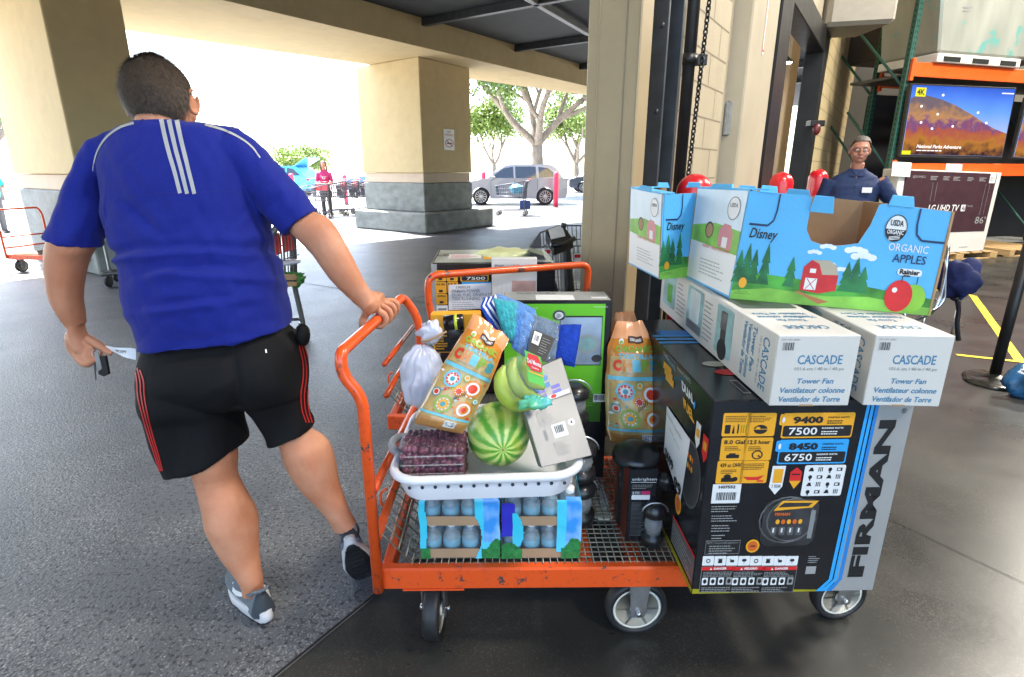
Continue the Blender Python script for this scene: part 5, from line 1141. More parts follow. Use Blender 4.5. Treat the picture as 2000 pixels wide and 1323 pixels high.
chip_bag(dd(1180, 862, 1.83), dd(1306, 868, 1.83), dd(1272, 628, 1.93), dd(1188, 628, 1.93), .10, 'upright orange tortilla chip bag beside the generator carton, the front one', 4, [(0, .80), (.12, .96), (.5, 1.04), (.8, .98), (.93, .80), (1, .66)])
chip_bag(dd(1170, 850, 2.00), dd(1275, 850, 2.00), dd(1248, 606, 2.06), dd(1192, 612, 2.06), .08, 'orange tortilla chip bag tucked behind the upright one', 9, [(0, .9), (.5, 1.0), (.85, .95), (1, .7)])
# white bag behind the grapes
M_wbag = mat('white_bag_plastic', (.62, .62, .68), .3, alpha=.86, bump=.8, bs=14, coat=.3, vs=12, col2=(.62, .64, .76))
P = [VY(828, 740, 1.70)]; mb = crumple(P[0], (.076, .045, .110), M_wbag, .30, 8, 3, 56); mb.v = [p + (p - P[0]).normalized() * (.0045 * math.sin(11 * math.atan2(p.x - P[0].x, p.y - P[0].y) + 30 * p.z + 3 * noise.noise(p * 14)) + .004 * noise.noise(p * 40)) for p in mb.v]; k2_ = crumple(VY(842, 650, 1.72), (.034, .026, .040), M_wbag, .8, 34, 5, 36); mb.add(k2_.v, k2_.f, M_wbag, True)
root = thing('white_bag', 'white plastic bread bag with knotted top leaning behind the grapes', 'bag', P[0]); mb.build('bag', root)
mb = MB(); mb.tube(cr([VY(822, 668, 1.66), VY(840, 664, 1.655), VY(858, 655, 1.66), VY(872, 648, 1.67)]), .004, M_card, 6); mb.build('tie', root)
# yellow and black torch pack
root = thing('torch_pack', 'yellow and black torch blister pack behind the white bag', 'pack', VY(880, 660, 2.0))
mb = MB(); c = [VY(x, y, 2.0) for x, y in ((848, 690), (945, 690), (938, 612), (840, 614))]; bk = V((0, .05, 0)); mb.hexa([c[0], c[1], c[1] + bk, c[0] + bk, c[3], c[2], c[2] + bk, c[3] + bk], M_yel, .004); f = quadface(c[0], c[1], c[3], c[2]); f.rect(mb, .04, .04, .96, .58, M_bprint, .002); f.lines(mb, .05, .1, .3, .5, 6, M_yel, .003); f.lines(mb, .7, .1, .95, .4, 5, M_silver, .003); mb.build('backing_card', root)
mb = MB(); mb.tube([VY(868, 632, 1.965), VY(905, 629, 1.965)], .030, M_black, 14); mb.tube([VY(878, 648, 1.965), VY(900, 646, 1.965)], .024, M_gsteel, 12); mb.build('torch', root)
mb = MB(); mb.tube([VY(888.5, 630.5, 1.965), VY(894, 630, 1.965)], .0308, mat('lime_print', (.55, .65, .05), .4), 14); mb.build('lime_band', root)
# green carton
M_gc = mat('bright_green_print', (.14, .52, .02), .38, var=.05, vs=4)
p0 = VY(984, 588, 1.93); p1 = VY(1196, 588, 1.93); q0 = G(986, 562, p0.z); q1 = G(1208, 566, p0.z); dpt = V((0, .20, 0)); zb_ = ZD + .001
root = thing('green_carton', 'bright green carton with silver top and a printed picture standing at the back', 'carton', (p0.x + .2, 2.0, ZD)); mb = MB()
c = [at(p0, zb_), at(p1, zb_), at(p1, zb_) + V((.02, .16, 0)), at(p0, zb_) + V((-.0, .16, 0)), p0, p1, p1 + V((.02, .16, 0)), p0 + V((0, .16, 0))]; mb.hexa(c, M_black, .003)
f = face(c[0], c[1], c[4]); 
f.rect(mb, .004, .50, .94, .985, M_gc, .001); f.rect(mb, .004, .34, .94, .50, mat('dark_green_print', (.05, .16, .01), .4), .001)
a, b = f.uv(1093, 712); c_, e_ = f.uv(1176, 620); f.rect(mb, a - .01, b - .005, c_ + .006, e_ + .008, M_bprint, .0015); f.rect(mb, a, b, c_, e_, mat('photo_blue_grey', (.28, .36, .46), .35, var=.4, vs=9), .002)
x, y = f.uv(1146, 672); f.disc(mb, x, y, .11, .045, MATS['photo_teal_print'], .0025); f.ring(mb, x, y, .11, .05, .2, M_silver, .003); x, y = f.uv(1165, 700); f.disc(mb, x, y, .05, .02, M_dk, .003)
x, y = f.uv(1092, 616); f.disc(mb, x, y, .062, .028, M_mid, .002); f.disc(mb, x, y, .05, .0225, M_bprint, .0025); f.disc(mb, x, y, .041, .0185, M_wprint, .003); f.lines(mb, x - .025, y - .012, x + .025, y + .012, 4, M_bprint, .0035, .5)
for xx, yy, w in ((1030, 602, .1), (1160, 600, .13)): x, y = f.uv(xx, yy); f.rect(mb, x, y, x + w, y + .002, M_wprint, .002)
f.lines(mb, .55, .42, .9, .50, 6, M_gc, .002, .3); a, b = f.uv(1158, 785); f.bars(mb, a, b, a + .12, b + .045, M_wprint, M_bprint, .002)
t = face(c[4], c[5], c[7]); t.rect(mb, .01, .05, .99, .95, M_silver, .001); t.rect(mb, .3, .05, .66, .6, M_wprint, .0014); t.lines(mb, .12, .75, .7, .86, 1, M_bprint, .0016); t.rect(mb, .82, .2, .97, .35, M_wprint, .002)
mb.build('carton_body', root)
# folded towels in film
M_tw1 = mat('teal_towel', (.03, .28, .32), .9, var=.3, vs=60, bump=1, bs=160, sheen=.3, spec=.2); M_tw2 = mat('blue_towel', (.07, .20, .48), .9, var=.3, vs=60, bump=1, bs=160, sheen=.3, spec=.2); M_tw3 = mat('royal_towel', (.012, .045, .33), .9, var=.2, vs=60, bump=1, bs=160, spec=.2); M_tww = mat('white_towel', (.62, .66, .74), .9, bump=1, bs=120, spec=.2)
root = thing('towel_bundle', 'bundle of folded teal and blue towels in clear film with a black label', 'towels', VY(1030, 660, 1.72))
A = [VY(942, 590, 1.74), VY(985, 572, 1.80)]
def quilt(tl, tr, br, bl, th, m, name, waves=5, seed=0):
    tl, tr, br, bl = map(V, (tl, tr, br, bl)); n = (br - bl).cross(tl - bl).normalized(); mb = MB()
    def fn(u, v, sg):
        e = (4 * u * (1 - u) * 4 * v * (1 - v)) ** .35; q = .35 * abs(math.sin(u * waves * math.pi)) * abs(math.sin(v * waves * .8 * math.pi)) + .3 * noise.noise(V((u * 4, v * 4, seed)))
        return (bl * (1 - u) + br * u) * (1 - v) + (tl * (1 - u) + tr * u) * v + n * sg * th * .5 * e * (.8 + .3 * q)
    N = 36
    mb.grid(lambda u, v: fn(u, v, 1), N, N, m); k = len(mb.f); mb.grid(lambda u, v: fn(u, v, -1), N, N, m); mb.f = mb.f[:k] + [f[::-1] for f in mb.f[k:]]
    mb.build(name, root)
for k in range(6):
    m = (M_tw3, M_tww)[k % 2]; o = k * 4.4
    quilt(VY(938 + o, 600 - k * 2, 1.70 + .012 * k), VY(946 + o, 580 - k * 1.0, 1.78 + .010 * k), VY(984 + o * 1.2, 655 + k, 1.70 + .012 * k), VY(976 + o * 1.2, 668 + k, 1.66 + .012 * k), .012, m, 'folded_towel_edge', 2, k)
quilt(VY(962, 582, 1.72), VY(1010, 590, 1.74), VY(1014, 668, 1.66), VY(985, 668, 1.66), .05, M_tw1, 'teal_towel_fold', 5, 1)
quilt(VY(998, 592, 1.74), VY(1048, 622, 1.72), VY(1030, 700, 1.64), VY(1000, 680, 1.64), .055, M_tw2, 'blue_towel_fold', 5, 2)
quilt(VY(968, 574, 1.80), VY(1046, 606, 1.80), VY(1050, 630, 1.74), VY(975, 590, 1.74), .03, M_tw2, 'back_towel_fold', 6, 5)
quilt(VY(1038, 614, 1.73), VY(1110, 640, 1.70), VY(1098, 712, 1.62), VY(1024, 700, 1.62), .06, mat('slate_towel', (.10, .15, .22), .9, var=.3, vs=50, bump=1, bs=140, spec=.2), 'slate_towel_fold', 6, 3)
quilt(VY(1084, 636, 1.70), VY(1136, 634, 1.70), VY(1122, 718, 1.62), VY(1080, 706, 1.62), .07, M_tw3, 'royal_towel_roll', 2, 4)
mb = MB(); f = quadface(VY(1030, 690, 1.58), VY(1064, 708, 1.575), VY(1042, 644, 1.63), VY(1084, 662, 1.63)); f.rect(mb, 0, 0, 1, 1, M_bprint, .002); f.rect(mb, .05, .45, .40, .95, M_wprint, .004); f.bars(mb, .1, .5, .35, .85, M_wprint, M_bprint, .005, 2, 10); f.lines(mb, .48, .2, .9, .9, 7, M_greyi, .004, .3); mb.build('black_label', root)
mb = MB(); fl = lambda u, v: (VY(1008, 700, 1.60) * (1 - u) + VY(1082, 718, 1.58) * u) * (1 - v) + (VY(1022, 606, 1.70) * (1 - u) + VY(1096, 626, 1.67) * u) * v + V((0, -.012 * (4 * u * (1 - u)) ** .4 + .006 * noise.noise(V((u * 7, v * 9, 2))), .008 * noise.noise(V((u * 8, v * 7, 9)))))
mb.grid(fl, 26, 22, film('towel_film', .10, .05, col=(.6, .62, .66), bump=1.0, bs=30)); mb.build('film', root)
# bananas in film with label
M_ban = mat('green_banana_skin', (.34, .44, .05), .4, var=.2, vs=14); 
root = thing('banana_bunch', 'bunch of greenish bananas in a clear bag with a red and green label', 'fruit', VY(1020, 750, 1.55))
for k, (pts, rr) in enumerate(((((985, 715, 1.57), (978, 738, 1.55), (984, 768, 1.54), (1008, 790, 1.54), (1040, 796, 1.55)), [.006, .019, .024, .022, .008]), (((1006, 700, 1.60), (1000, 725, 1.57), (1010, 755, 1.56), (1034, 774, 1.56), (1060, 780, 1.57)), [.006, .018, .023, .021, .008]), (((1026, 700, 1.61), (1028, 722, 1.58), (1040, 745, 1.57), (1062, 758, 1.58)), [.006, .018, .021, .008]))):
    mb = MB(); p = cr([VY(q[0], q[1], q[2] - .085) for q in pts], 5); m_ = len(p); rad = [lerp(rr[min(len(rr) - 1, int(i / (m_ - 1) * (len(rr) - 1)))], rr[min(len(rr) - 1, int(i / (m_ - 1) * (len(rr) - 1)) + 1)], (i / (m_ - 1) * (len(rr) - 1)) % 1) for i in range(m_)]; mb.tube(p, rad, M_ban, 10); mb.build('banana', root)
mb = crumple(VY(1018, 748, 1.47), (.078, .04, .074), film('fruit_bag_film', .10, .05, col=(.7, .75, .7), bump=1.0, bs=30), .35, 12, 2, 26); mb.build('film_bag', root)
mb = MB(); f = quadface(VY(1032, 745, 1.42), VY(1064, 756, 1.42), VY(1024, 684, 1.45), VY(1056, 698, 1.45)); M_lab = mat('label_green', (.10, .45, .05), .35); f.rect(mb, 0, 0, 1, 1, M_lab, .002); f.poly(mb, [(.0, .55), (.2, .95), (.8, .98), (1, .7), (.9, .45), (.3, .4)], M_redp, .004); f.text(mb, 'Del Monte', .08, .62, .92, .78, M_wprint, .006, .02); f.text(mb, 'Quality', .3, .48, .75, .56, M_wprint, .006); f.rect(mb, .1, .32, 1, .37, M_yel, .004); mb.build('label', root)
M_lime = mat('lime_film_print', (.12, .50, .12), .3, vs=16, col2=(.10, .45, .45), bump=.8, bs=22, coat=.5)
mb = MB(); gg = [VY(x, y, 1.40) for x, y in ((1012, 792), (1032, 776), (1052, 772), (1066, 762), (1064, 780), (1060, 798), (1040, 800), (1022, 800))]; cc = sum(gg, V()) / 8
mb = crumple(cc, (.034, .018, .018), M_lime, 1.3, 45, 1, 30); mb.build('gathered_wrap', root)
# silver box leaning on the melon
M_silbox = mat('satin_silver_carton', (.20, .20, .20), .38, metal=.5, var=.04)
tl, tr, br, bl = VY(1022, 806, 1.44), VY(1119, 770, 1.50), VY(1157, 890, 1.44), VY(1058, 914, 1.39)
root = thing('silver_carton', 'flat silver carton leaning against the watermelon in the basket', 'carton', bl); mb = MB(); n = (br - bl).cross(tl - bl).normalized(); th = n * -.035
tl2 = tl + (tl - bl) * .50 + V((0, .06, 0)); tr2 = tr + (tr - br) * .50 + V((0, .06, 0))
mb.hexa([bl, br, br + th, bl + th, tl2, tr2, tr2 + th, tl2 + th], M_silbox, .002); f = quadface(bl, br, tl2, tr2)
f.text(mb, 'O O', .02, .61, .03, .62, M_silbox); f.rect(mb, .03, .625, .97, .632, M_bprint, .0008)
for i in range(2):
    f.rect(mb, .3, .84 - i * .075, .62, .895 - i * .075, M_blue, .001, .02)
    for j in range(2): f.rect(mb, .32 + j * .3, .73 - i * .05, .50 + j * .3, .765 - i * .05, M_indigo, .001, .01)
f.rect(mb, .5, .64, .95, .68, M_pale, .001); f.disc(mb, .62, .66, .06, .018, M_redp, .0015)
f.lines(mb, .18, .40, .50, .58, 12, M_greyi, .001, .35, 3); f.rect(mb, .40, .25, .68, .39, M_wprint, .001, .01); f.bars(mb, .43, .27, .65, .38, M_wprint, M_bprint, .0014, 5, 14); f.disc(mb, .80, .36, .07, .035, M_wprint, .001); f.poly(mb, [(.78, .35), (.82, .35), (.80, .385)], M_bprint, .002); f.lines(mb, .34, .08, .66, .22, 10, M_greyi, .001, .35, 6); f.rect(mb, .22, .25, .28, .36, M_greyi, .0008)
mb.build('carton_body', root)
# lanterns
M_lblk = mat('lantern_black', (.014, .014, .015), .35, var=.2, coat=.2)
def lantern(c, r, h, label, tilt_=0):
    root = thing('lantern', label, 'lantern', c, 0, 'black camping lanterns in clear packs'); c = V(c)
    mb = MB(); mb.lathe([(r, 0), (r, h * .22), (r * .7, h * .26), (r * .7, h * .66), (r, h * .70), (r * 1.02, h * .84), (r * .8, h * .93), (r * .55, h), (r * .5, h)], c, M_lblk, 24); mb.build('body', root)
    mb = MB(); mb.lathe([(r * .72, h * .27), (r * .82, h * .45), (r * .72, h * .65)], c, mat('lantern_glass', (.4, .4, .4), .1, alpha=.5, var=.1), 20); mb.build('lens', root)
    mb = MB(); mb.tube([c + V((r * 1.12 * math.cos(a), -.01, h * .8 + r * .9 * math.sin(a))) for a in [R(180 * k / 12) for k in range(13)]], .003, M_zinc, 6); mb.build('bail_handle', root)
    mb = MB(); mb.lathe([(r * 1.12, h * .02), (r * 1.16, h * .5), (r * 1.1, h * .9), (r * .7, h * 1.04)], c, film('thin_cover', .05, .04, col=(.03, .03, .03), bump=.3), 18); mb.build('clear_cover', root)
lantern((.232, 1.66, .296), .052, .155, 'lower black lantern pack left of the dark lantern box')
lantern((.228, 1.66, .462), .052, .135, 'black lantern pack stacked on the lower lantern')
lantern((.215, 1.80, .60), .055, .14, 'topmost black lantern pack in the shadow under the green carton')
lantern((.452, 1.53, .300), .036, .15, 'black lantern in a clear window beside the generator carton')
root = thing('lantern_box', 'black lantern carton with red side and small white lettering', 'carton', (.33, 1.52, ZD)); mb = MB()
b_l = G(1222, 1057, ZD + .002); b_r = G(1268, 1062, ZD + .002); sd = V((-.015, .14, 0)); hz = V((0, 0, .262)); b_r.y = b_l.y; b_r.x = b_l.x + .088
c = [b_l, b_r, b_r + sd, b_l + sd]; c = c + [p + hz for p in c]; mb.hexa(c, M_black, .002); f = face(c[0], c[1], c[4])
M_redside = mat('dull_red_side', (.22, .03, .015), .35, vs=5, col2=(.05, .012, .01))
s = face(c[3], c[0], c[7]); s.rect(mb, .02, .01, .98, .99, M_redside, .001)
f.text(mb, 'enbrighten', .08, .84, .95, .89, M_wprint, .001, 0); f.rect(mb, .05, .825, .95, .832, M_wprint, .001); f.lines(mb, .1, .74, .85, .81, 3, M_silver, .001, .3); f.rect(mb, .1, .66, .42, .71, M_mid, .001, .01); f.rect(mb, .44, .66, .76, .71, mat('magenta_print', (.5, .03, .12), .4), .001, .01); f.rect(mb, .1, .59, .76, .655, M_wprint, .001, .02); f.lines(mb, .12, .08, .75, .56, 26, M_mid, .001, .4, 4)
f.text(mb, '2 PK', .12, .67, .38, .70, M_wprint, .0016)
mb.build('carton_body', root)
mb = MB(); mb.lathe([(.075, 0), (.078, .012), (.074, .03), (.052, .036), (.046, .05), (.02, .056)], (.405, 1.63, .545), M_lblk, 30); mb.lathe([(.04, -.25), (.052, -.24), (.052, -.001)], (.405, 1.63, .545), M_lblk, 20)
tag(mb.build('black_canister'), 'round black lidded canister under the upright chip bag', 'canister')
mb = crumple((.485, 1.57, .50), (.030, .03, .03), M_lblk, .5, 20, 3); tag(mb.build('black_bag'), 'small crumpled black bag beside the price sheet', 'bag')
# ---------------- people
M_skin = mat('skin', (.43, .165, .085), .50, var=.10, vs=11, bump=.3, bs=330, sss=.12, spec=.35, col2=(.56, .27, .16), ramp=(.25, .75))
M_hair = mat('short_brown_hair', (.046, .031, .021), .75, var=.35, vs=60, bump=1, bs=260)
M_shirt = mat('royal_blue_jersey', (.006, .012, .165), .78, vs=260, col2=(.009, .019, .22), bump=.25, bs=600, spec=.2, sheen=.06, rvar=.04)
M_shorts = mat('black_sport_fabric', (.006, .006, .007), .75, var=.15, vs=120, bump=.2, bs=500, spec=.2)
M_stripe = mat('grey_stripe', (.36, .36, .36), .6, var=.03); M_rstripe = mat('red_stripe', (.42, .015, .015), .55, var=.05)
def ring(L, Rr, Y, ratio, n=28, ex=2.4, Y2=None, off=0):
    """cross-section whose left/right silhouette points are given by two points"""
    L, Rr = V(L), V(Rr); c = (L + Rr) / 2; a = (Rr - L) / 2; w = V((0, 1, 0)); w = w - a * (w.dot(a) / max(1e-9, a.dot(a))); w.normalize(); b = w * a.length * ratio
    out = []
    for k in range(n):
        t = 2 * math.pi * k / n; ct, st = math.cos(t), math.sin(t)
        out.append((c, a, (abs(ct) ** (2 / ex)) * (1 if ct >= 0 else -1), b * (abs(st) ** (2 / ex)) * (1 if st >= 0 else -1)))
    def px2(p):
        d_ = p - CP; z_ = d_.dot(FW); return V((FPX * d_.x / z_, -FPX * d_.dot(UP) / z_))
    cL, cR = px2(L), px2(Rr); mid = (cL + cR) / 2; hd = (cR - cL) / 2; hl = hd.length_squared; k1 = 1.0; sh_ = 0.0
    for _ in range(4):
        T = [(px2(c + a * (x * k1 + sh_) + bb) - mid).dot(hd) / hl for c, a, x, bb in out]; mx, mn = max(T), min(T); k1 *= 2 / (mx - mn); sh_ -= (mx + mn) / 2
    return [c + a * (x * k1 + sh_) + bb for c, a, x, bb in out]
def station(q, n=28, sub=4, ex=2.2):        # q: list of (Lx,Ly,Rx,Ry,Y,ratio)
    S = []
    L = cr([VY(a[0], a[1], a[4]) for a in q], sub); Rr = cr([VY(a[2], a[3], a[4]) for a in q], sub); rt = cr([V((a[5], 0, 0)) for a in q], sub)
    return [ring(l, r, 0, t.x, n, ex) for l, r, t in zip(L, Rr, rt)]
def limb(mb, pts, rr, m, n=14, flat=1.0): 
    P = cr([V(p) for p in pts], 6); N = len(rr) - 1; rad = []
    rc = cr([V((r, 0, 0)) for r in rr], 6); mb.tube(P, [max(.002, r.x) for r in rc], m, n, flat=flat)
def ecap(mb, c, r, m): mb.ell(c, r, m, 14)
def project(srf_bvh, pts, w, mb, m, lift=.0018, ndiv=14):
    """flat stripe lying on a cloth surface: follows the pixels of a seam seen on the back of the cloth"""
    A = cr([V((x, y, 0)) for x, y in pts], ndiv); rows = []
    for i, p in enumerate(A):
        t = (A[min(i + 1, len(A) - 1)] - A[max(i - 1, 0)]).normalized(); nn = V((-t.y, t.x, 0)); ww = w[0] + (w[1] - w[0]) * i / (len(A) - 1) if isinstance(w, tuple) else w; row = []
        for k in (-1, -.33, .33, 1):
            x, y = (p + nn * ww / 2 * k).xy; r = ray(x, y).normalized(); h = srf_bvh.ray_cast(CP, r)
            if h[0] is None: row = None; break
            n_ = h[1] if h[1].dot(r) < 0 else -h[1]; row.append(h[0] + n_ * lift)
        rows.append(row)
    o = [r for r in rows]; 
    for i in range(len(o) - 1):
        if o[i] and o[i + 1] and (o[i][0] - o[i + 1][0]).length < .05:
            for k in range(3): mb.add([o[i][k], o[i][k + 1], o[i + 1][k + 1], o[i + 1][k]], [(0, 1, 2, 3)], m, True)
man = thing('person', 'man in royal blue jersey and black shorts, seen from behind, pulling the orange cart', 'man', (-.82, 1.55, 0))
# ---- body (continuous skin mesh)
B = MB(); YS = 1.74
# head: cranium, face turned away to the right
hc = VY(311, 186, 1.79); HS = .99
hM = Matrix.Rotation(R(9), 4, 'Z') @ Matrix.Rotation(R(-2), 4, 'Y') @ Matrix.Rotation(R(-8), 4, 'X')           # local +Y is where the face looks
def hp(x, y, z): return hc + (hM @ V((x * HS, y * HS, z * HS)))
def hell(c, r): B.ell(hp(*c), tuple(q * HS for q in r), M_skin, 18, hM)
hell((0, -.008, .004), (.0850, .097, .092)); hell((0, .03, -.03), (.072, .075, .085)); hell((0, .052, -.075), (.052, .05, .048)); hell((0, .084, -.095), (.028, .022, .022))
hell((0, .100, -.022), (.013, .022, .026)); hell((0, .110, -.040), (.016, .014, .012)); hell((0, .082, .012), (.058, .020, .014)); hell((0, .098, -.070), (.026, .010, .007)); hell((0, .095, -.080), (.022, .010, .007))
for sx in (-1, 1): hell((sx * .048, .062, -.045), (.026, .03, .028)); hell((sx * .052, .03, -.085), (.02, .04, .022))
# neck
limb(B, [hp(0, -.030, -.045), hp(-.004, -.040, -.100), VY(318, 262, 1.76), VY(325, 330, 1.73)], [.050, .056, .070, .10], M_skin, 20)
B.loft(station([(240, 310, 430, 310, 1.75, .40), (240, 400, 480, 400, 1.74, .42), (265, 550, 520, 540, 1.72, .45), (300, 680, 545, 670, 1.70, .5), (310, 760, 560, 760, 1.68, .5)], 24, 3), M_skin)
# left arm (photo left), slightly bent, hand with keys
LA = [(150, 340, 200, 370, 1.73, .7), (118, 400, 182, 420, 1.71, .8), (93, 455, 192, 480, 1.69, .9), (84, 500, 176, 512, 1.685, .92), (88, 545, 166, 556, 1.68, .92), (95, 580, 164, 588, 1.68, .90), (110, 612, 168, 612, 1.685, .9), (126, 638, 170, 632, 1.69, .75)]
B.loft(station(LA, 22, 4, 2.0), M_skin)
# right arm reaching to the cart handle
RA = [(500, 385, 520, 325, 1.74, .6), (540, 425, 575, 375, 1.73, .75), (564, 452, 611, 411, 1.72, .9), (580, 468, 634, 421, 1.71, .92), (612, 501, 656, 444, 1.70, .9), (645, 547, 686, 497, 1.69, .9), (685, 587, 713, 550, 1.69, .85), (712, 610, 737, 586, 1.685, .75)]
B.loft(station(RA, 22, 4, 2.0), M_skin)
B.ell(VY(638, 452, 1.685), (.024, .02, .022), M_skin, 12)
# legs
LL = [(330, 780, 450, 780, 1.66, .8), (352, 850, 462, 850, 1.64, .92), (366, 897, 466, 897, 1.625, .98), (378, 935, 466, 935, 1.615, .95), (392, 985, 490, 985, 1.60, .98), (397, 1015, 504, 1012, 1.595, 1.0), (410, 1045, 507, 1040, 1.585, .98), (430, 1080, 507, 1078, 1.57, .95), (452, 1110, 510, 1110, 1.555, .98), (468, 1138, 515, 1136, 1.545, .95), (472, 1160, 516, 1156, 1.55, .85)]
B.loft(station(LL, 24, 4, 2.05), M_skin)
RL = [(490, 760, 580, 760, 1.69, .7), (535, 830, 600, 812, 1.695, .8), (541, 862, 606, 836, 1.695, .9), (546, 875, 637, 862, 1.69, .96), (552, 895, 650, 885, 1.69, .98), (567, 925, 658, 912, 1.69, 1.0), (588, 953, 663, 942, 1.685, 1.0), (610, 978, 670, 962, 1.68, 1.0), (628, 998, 678, 985, 1.672, .98), (642, 1018, 686, 1004, 1.662, 1.0), (652, 1036, 698, 1024, 1.660, .9)]
B.loft(station(RL, 24, 4, 2.05), M_skin)
# hands
def finger(pts, r0, r1): limb(B, pts, [r0, r0 * 1.05, lerp(r0, r1, .6), r1], M_skin, 10)
# right hand gripping the bar: bar runs from A to B_
gA, gB = VY(700, 668, 1.60), VY(780, 597, 1.98)
M0 = world_of(cart)
hb = [M0 @ V(p) for p in ((-.050, -.008, .985), (-.006, .69, .985))]; bar = lambda t: hb[0].lerp(hb[1], t); bdir = (hb[1] - hb[0]).normalized()
# parameter along the bar where pixel x ~ 745
def bt(px):
    lo, hi = 0.0, 1.0
    for _ in range(30):
        m_ = (lo + hi) / 2; P = bar(m_) - CP; x = 1000 + FPX * P.x / P.dot(FW)
        if x < px: lo = m_
        else: hi = m_
    return lo
t0 = bt(742); wr_ = VY(722, 598, 1.685); sideL = V((-.82, 0, .15)).normalized()
palm_c = bar(bt(748)) + V((-.012, 0, .034))
# palm as a flattened loft from wrist to the knuckles over the bar
limb(B, [VY(716, 592, 1.688), wr_, palm_c + V((-.022, -.005, .012)), palm_c + V((.012, .0, .006))], [.024, .027, .036, .034], M_skin, 16)
for k in range(4):
    c = bar(bt(738 + k * 8.5)) ; rb = .0265; offk = [.0, .002, .0015, -.002][k]
    pts = []
    for a in (75, 40, 5, -35, -75, -115): pts.append(c + V((math.cos(R(a)), 0, math.sin(R(a)))) * (rb + offk) + bdir * (0.0))
    limb(B, [palm_c + bdir * (-.026 + .019 * k) + V((-.004, 0, .006))] + pts, [.011, .0115, .0115, .0105, .010, .0095, .0085], M_skin, 10)
c = bar(bt(727)); limb(B, [palm_c + V((-.022, -.03, .0)), c + V((-.028, -.002, .016)), c + V((-.027, 0, -.012)), c + V((-.006, .012, -.027))], [.015, .0125, .0115, .009], M_skin, 10)
# left hand hanging, back of hand outward, fingers curled round the keys
def lh(x, y, dy=0): return VY(x, y, 1.69 + dy)
limb(B, [lh(148, 632), lh(152, 655, .0), lh(165, 678, -.006), lh(172, 690, -.008)], [.030, .034, .039, .030], M_skin, 16, flat=.62)
limb(B, [lh(140, 648), lh(143, 672, -.01), lh(152, 692, -.014), lh(162, 698, -.02)], [.018, .022, .018, .012], M_skin, 12)
fing = [[(148, 680, -.018), (152, 700, -.032), (166, 712, -.038), (180, 711, -.03)], [(156, 684, -.020), (160, 702, -.036), (172, 710, -.043), (184, 704, -.035)], [(166, 684, -.018), (172, 699, -.034), (182, 704, -.042), (190, 697, -.036)], [(174, 680, -.014), (182, 692, -.028), (190, 698, -.034), (197, 692, -.03)]]
for k, f_ in enumerate(fing): limb(B, [lh(*p) for p in f_], [.0115, .0115, .0105, .0085], M_skin, 10)
limb(B, [lh(170, 660, -.01), lh(190, 672, -.018), lh(206, 684, -.022), lh(219, 692, -.024)], [.015, .0135, .0115, .0085], M_skin, 10)
body = remesh(B, .0042, 5, .5, M_skin)
def skinfn(p):
    return .0006 * noise.noise(p * 60)
displace(body, skinfn)
body.build('body', man)
# ears
for sx in (-1, 1):
    q = MB(); ec = hp(sx * .085, -.002, -.022); eM = hM @ Matrix.Rotation(R(-sx * 22), 4, 'Z') @ Matrix.Rotation(R(8), 4, 'X')
    P = []
    for k in range(15):
        a = R(100 - 24 * k * .93); rr_ = 1.0; P.append(ec + (eM @ V((sx * (.010 + .004 * math.sin(a)), -.021 * math.cos(a) * rr_ * (1 if True else 0), .032 * math.sin(a) + (.0)))))
    q.tube(P, [.0055] * 13 + [.005, .004], M_skin, 8); q.ell(ec + (eM @ V((sx * .003, 0, 0))), (.006, .018, .028), M_skin, 14, eM); q.ell(ec + (eM @ V((sx * .006, .006, -.030))), (.006, .008, .010), M_skin, 10, eM)
    remesh(q, .0022, 2, .5, M_skin).build('ear', man)
# eyes and brows so the face holds from the side
for sx in (-1, 1):
    q = MB(); q.ell(hp(sx * .030, .086, -.008), .0115, M_wprint, 14, hM); q.ell(hp(sx * .0302, .0935, -.008), .0055, M_bprint, 10, hM); q.build('eye', man)
    q = MB(); limb(q, [hp(sx * .014, .106, .016), hp(sx * .034, .102, .021), hp(sx * .054, .088, .015)], [.003, .0038, .002], M_hair, 6); q.build('eyebrow', man)
# hair: clipped short, shell plus bristles
q = MB(); hb_ = MB()
hb_.ell(hp(0, -.011, -.003), (.0950 * HS, .108 * HS, .107 * HS), M_hair, 44, hM)
def hairline(p):
    l = (hM.inverted() @ (p - hc)) / HS            # local
    zmin = -.098 if l.y < -.03 else lerp(-.098, .052, min(1, (l.y + .03) / .085) ** .6)
    if abs(l.x) > .06 and -.02 < l.y < .02: zmin = max(zmin, -.01)
    return l.z - zmin
keep = [f for f in hb_.f if all(hairline(hb_.v[i]) > -.004 for i in f)]
q.v = list(hb_.v); q.f = keep; q.m = [q.mi(M_hair)] * len(keep); q.s = [True] * len(keep)
for i, p in enumerate(q.v):
    d_ = p - hc; e_ = hairline(p); q.v[i] = hc + d_ * (1 + .006 * noise.noise(p * 20) - (.045 * max(0, 1 - e_ / .03)))
nn_ = vnormals(q); rg = random.Random(11)
M_hair2 = mat('hair_strands', (.070, .048, .033), .6, var=.6, vs=90); ki = None
strands = []
for f_ in keep:
    A_, B_, C_ = q.v[f_[0]], q.v[f_[1]], q.v[f_[2]]; D_ = q.v[f_[3]] if len(f_) > 3 else C_
    for _ in range(22):
        u, v = rg.random(), rg.random(); p = (A_ * (1 - u) + B_ * u) * (1 - v) + (D_ * (1 - u) + C_ * u) * v; n_ = (p - hc).normalized(); e_ = max(0, min(1, hairline(p) / .05)); Lh = (.005 + .012 * e_) * rg.uniform(.6, 1.2)
        dn = (n_ * .42 + V((.25, 0, -.9)) - n_ * (V((.25, 0, -.9)).dot(n_)) * .9 + V((rg.uniform(-.22, .22), rg.uniform(-.22, .22), rg.uniform(-.22, .22)))).normalized(); sd = dn.cross(n_).normalized() * .0005
        strands.append((p - sd, p + sd, p + dn * Lh))
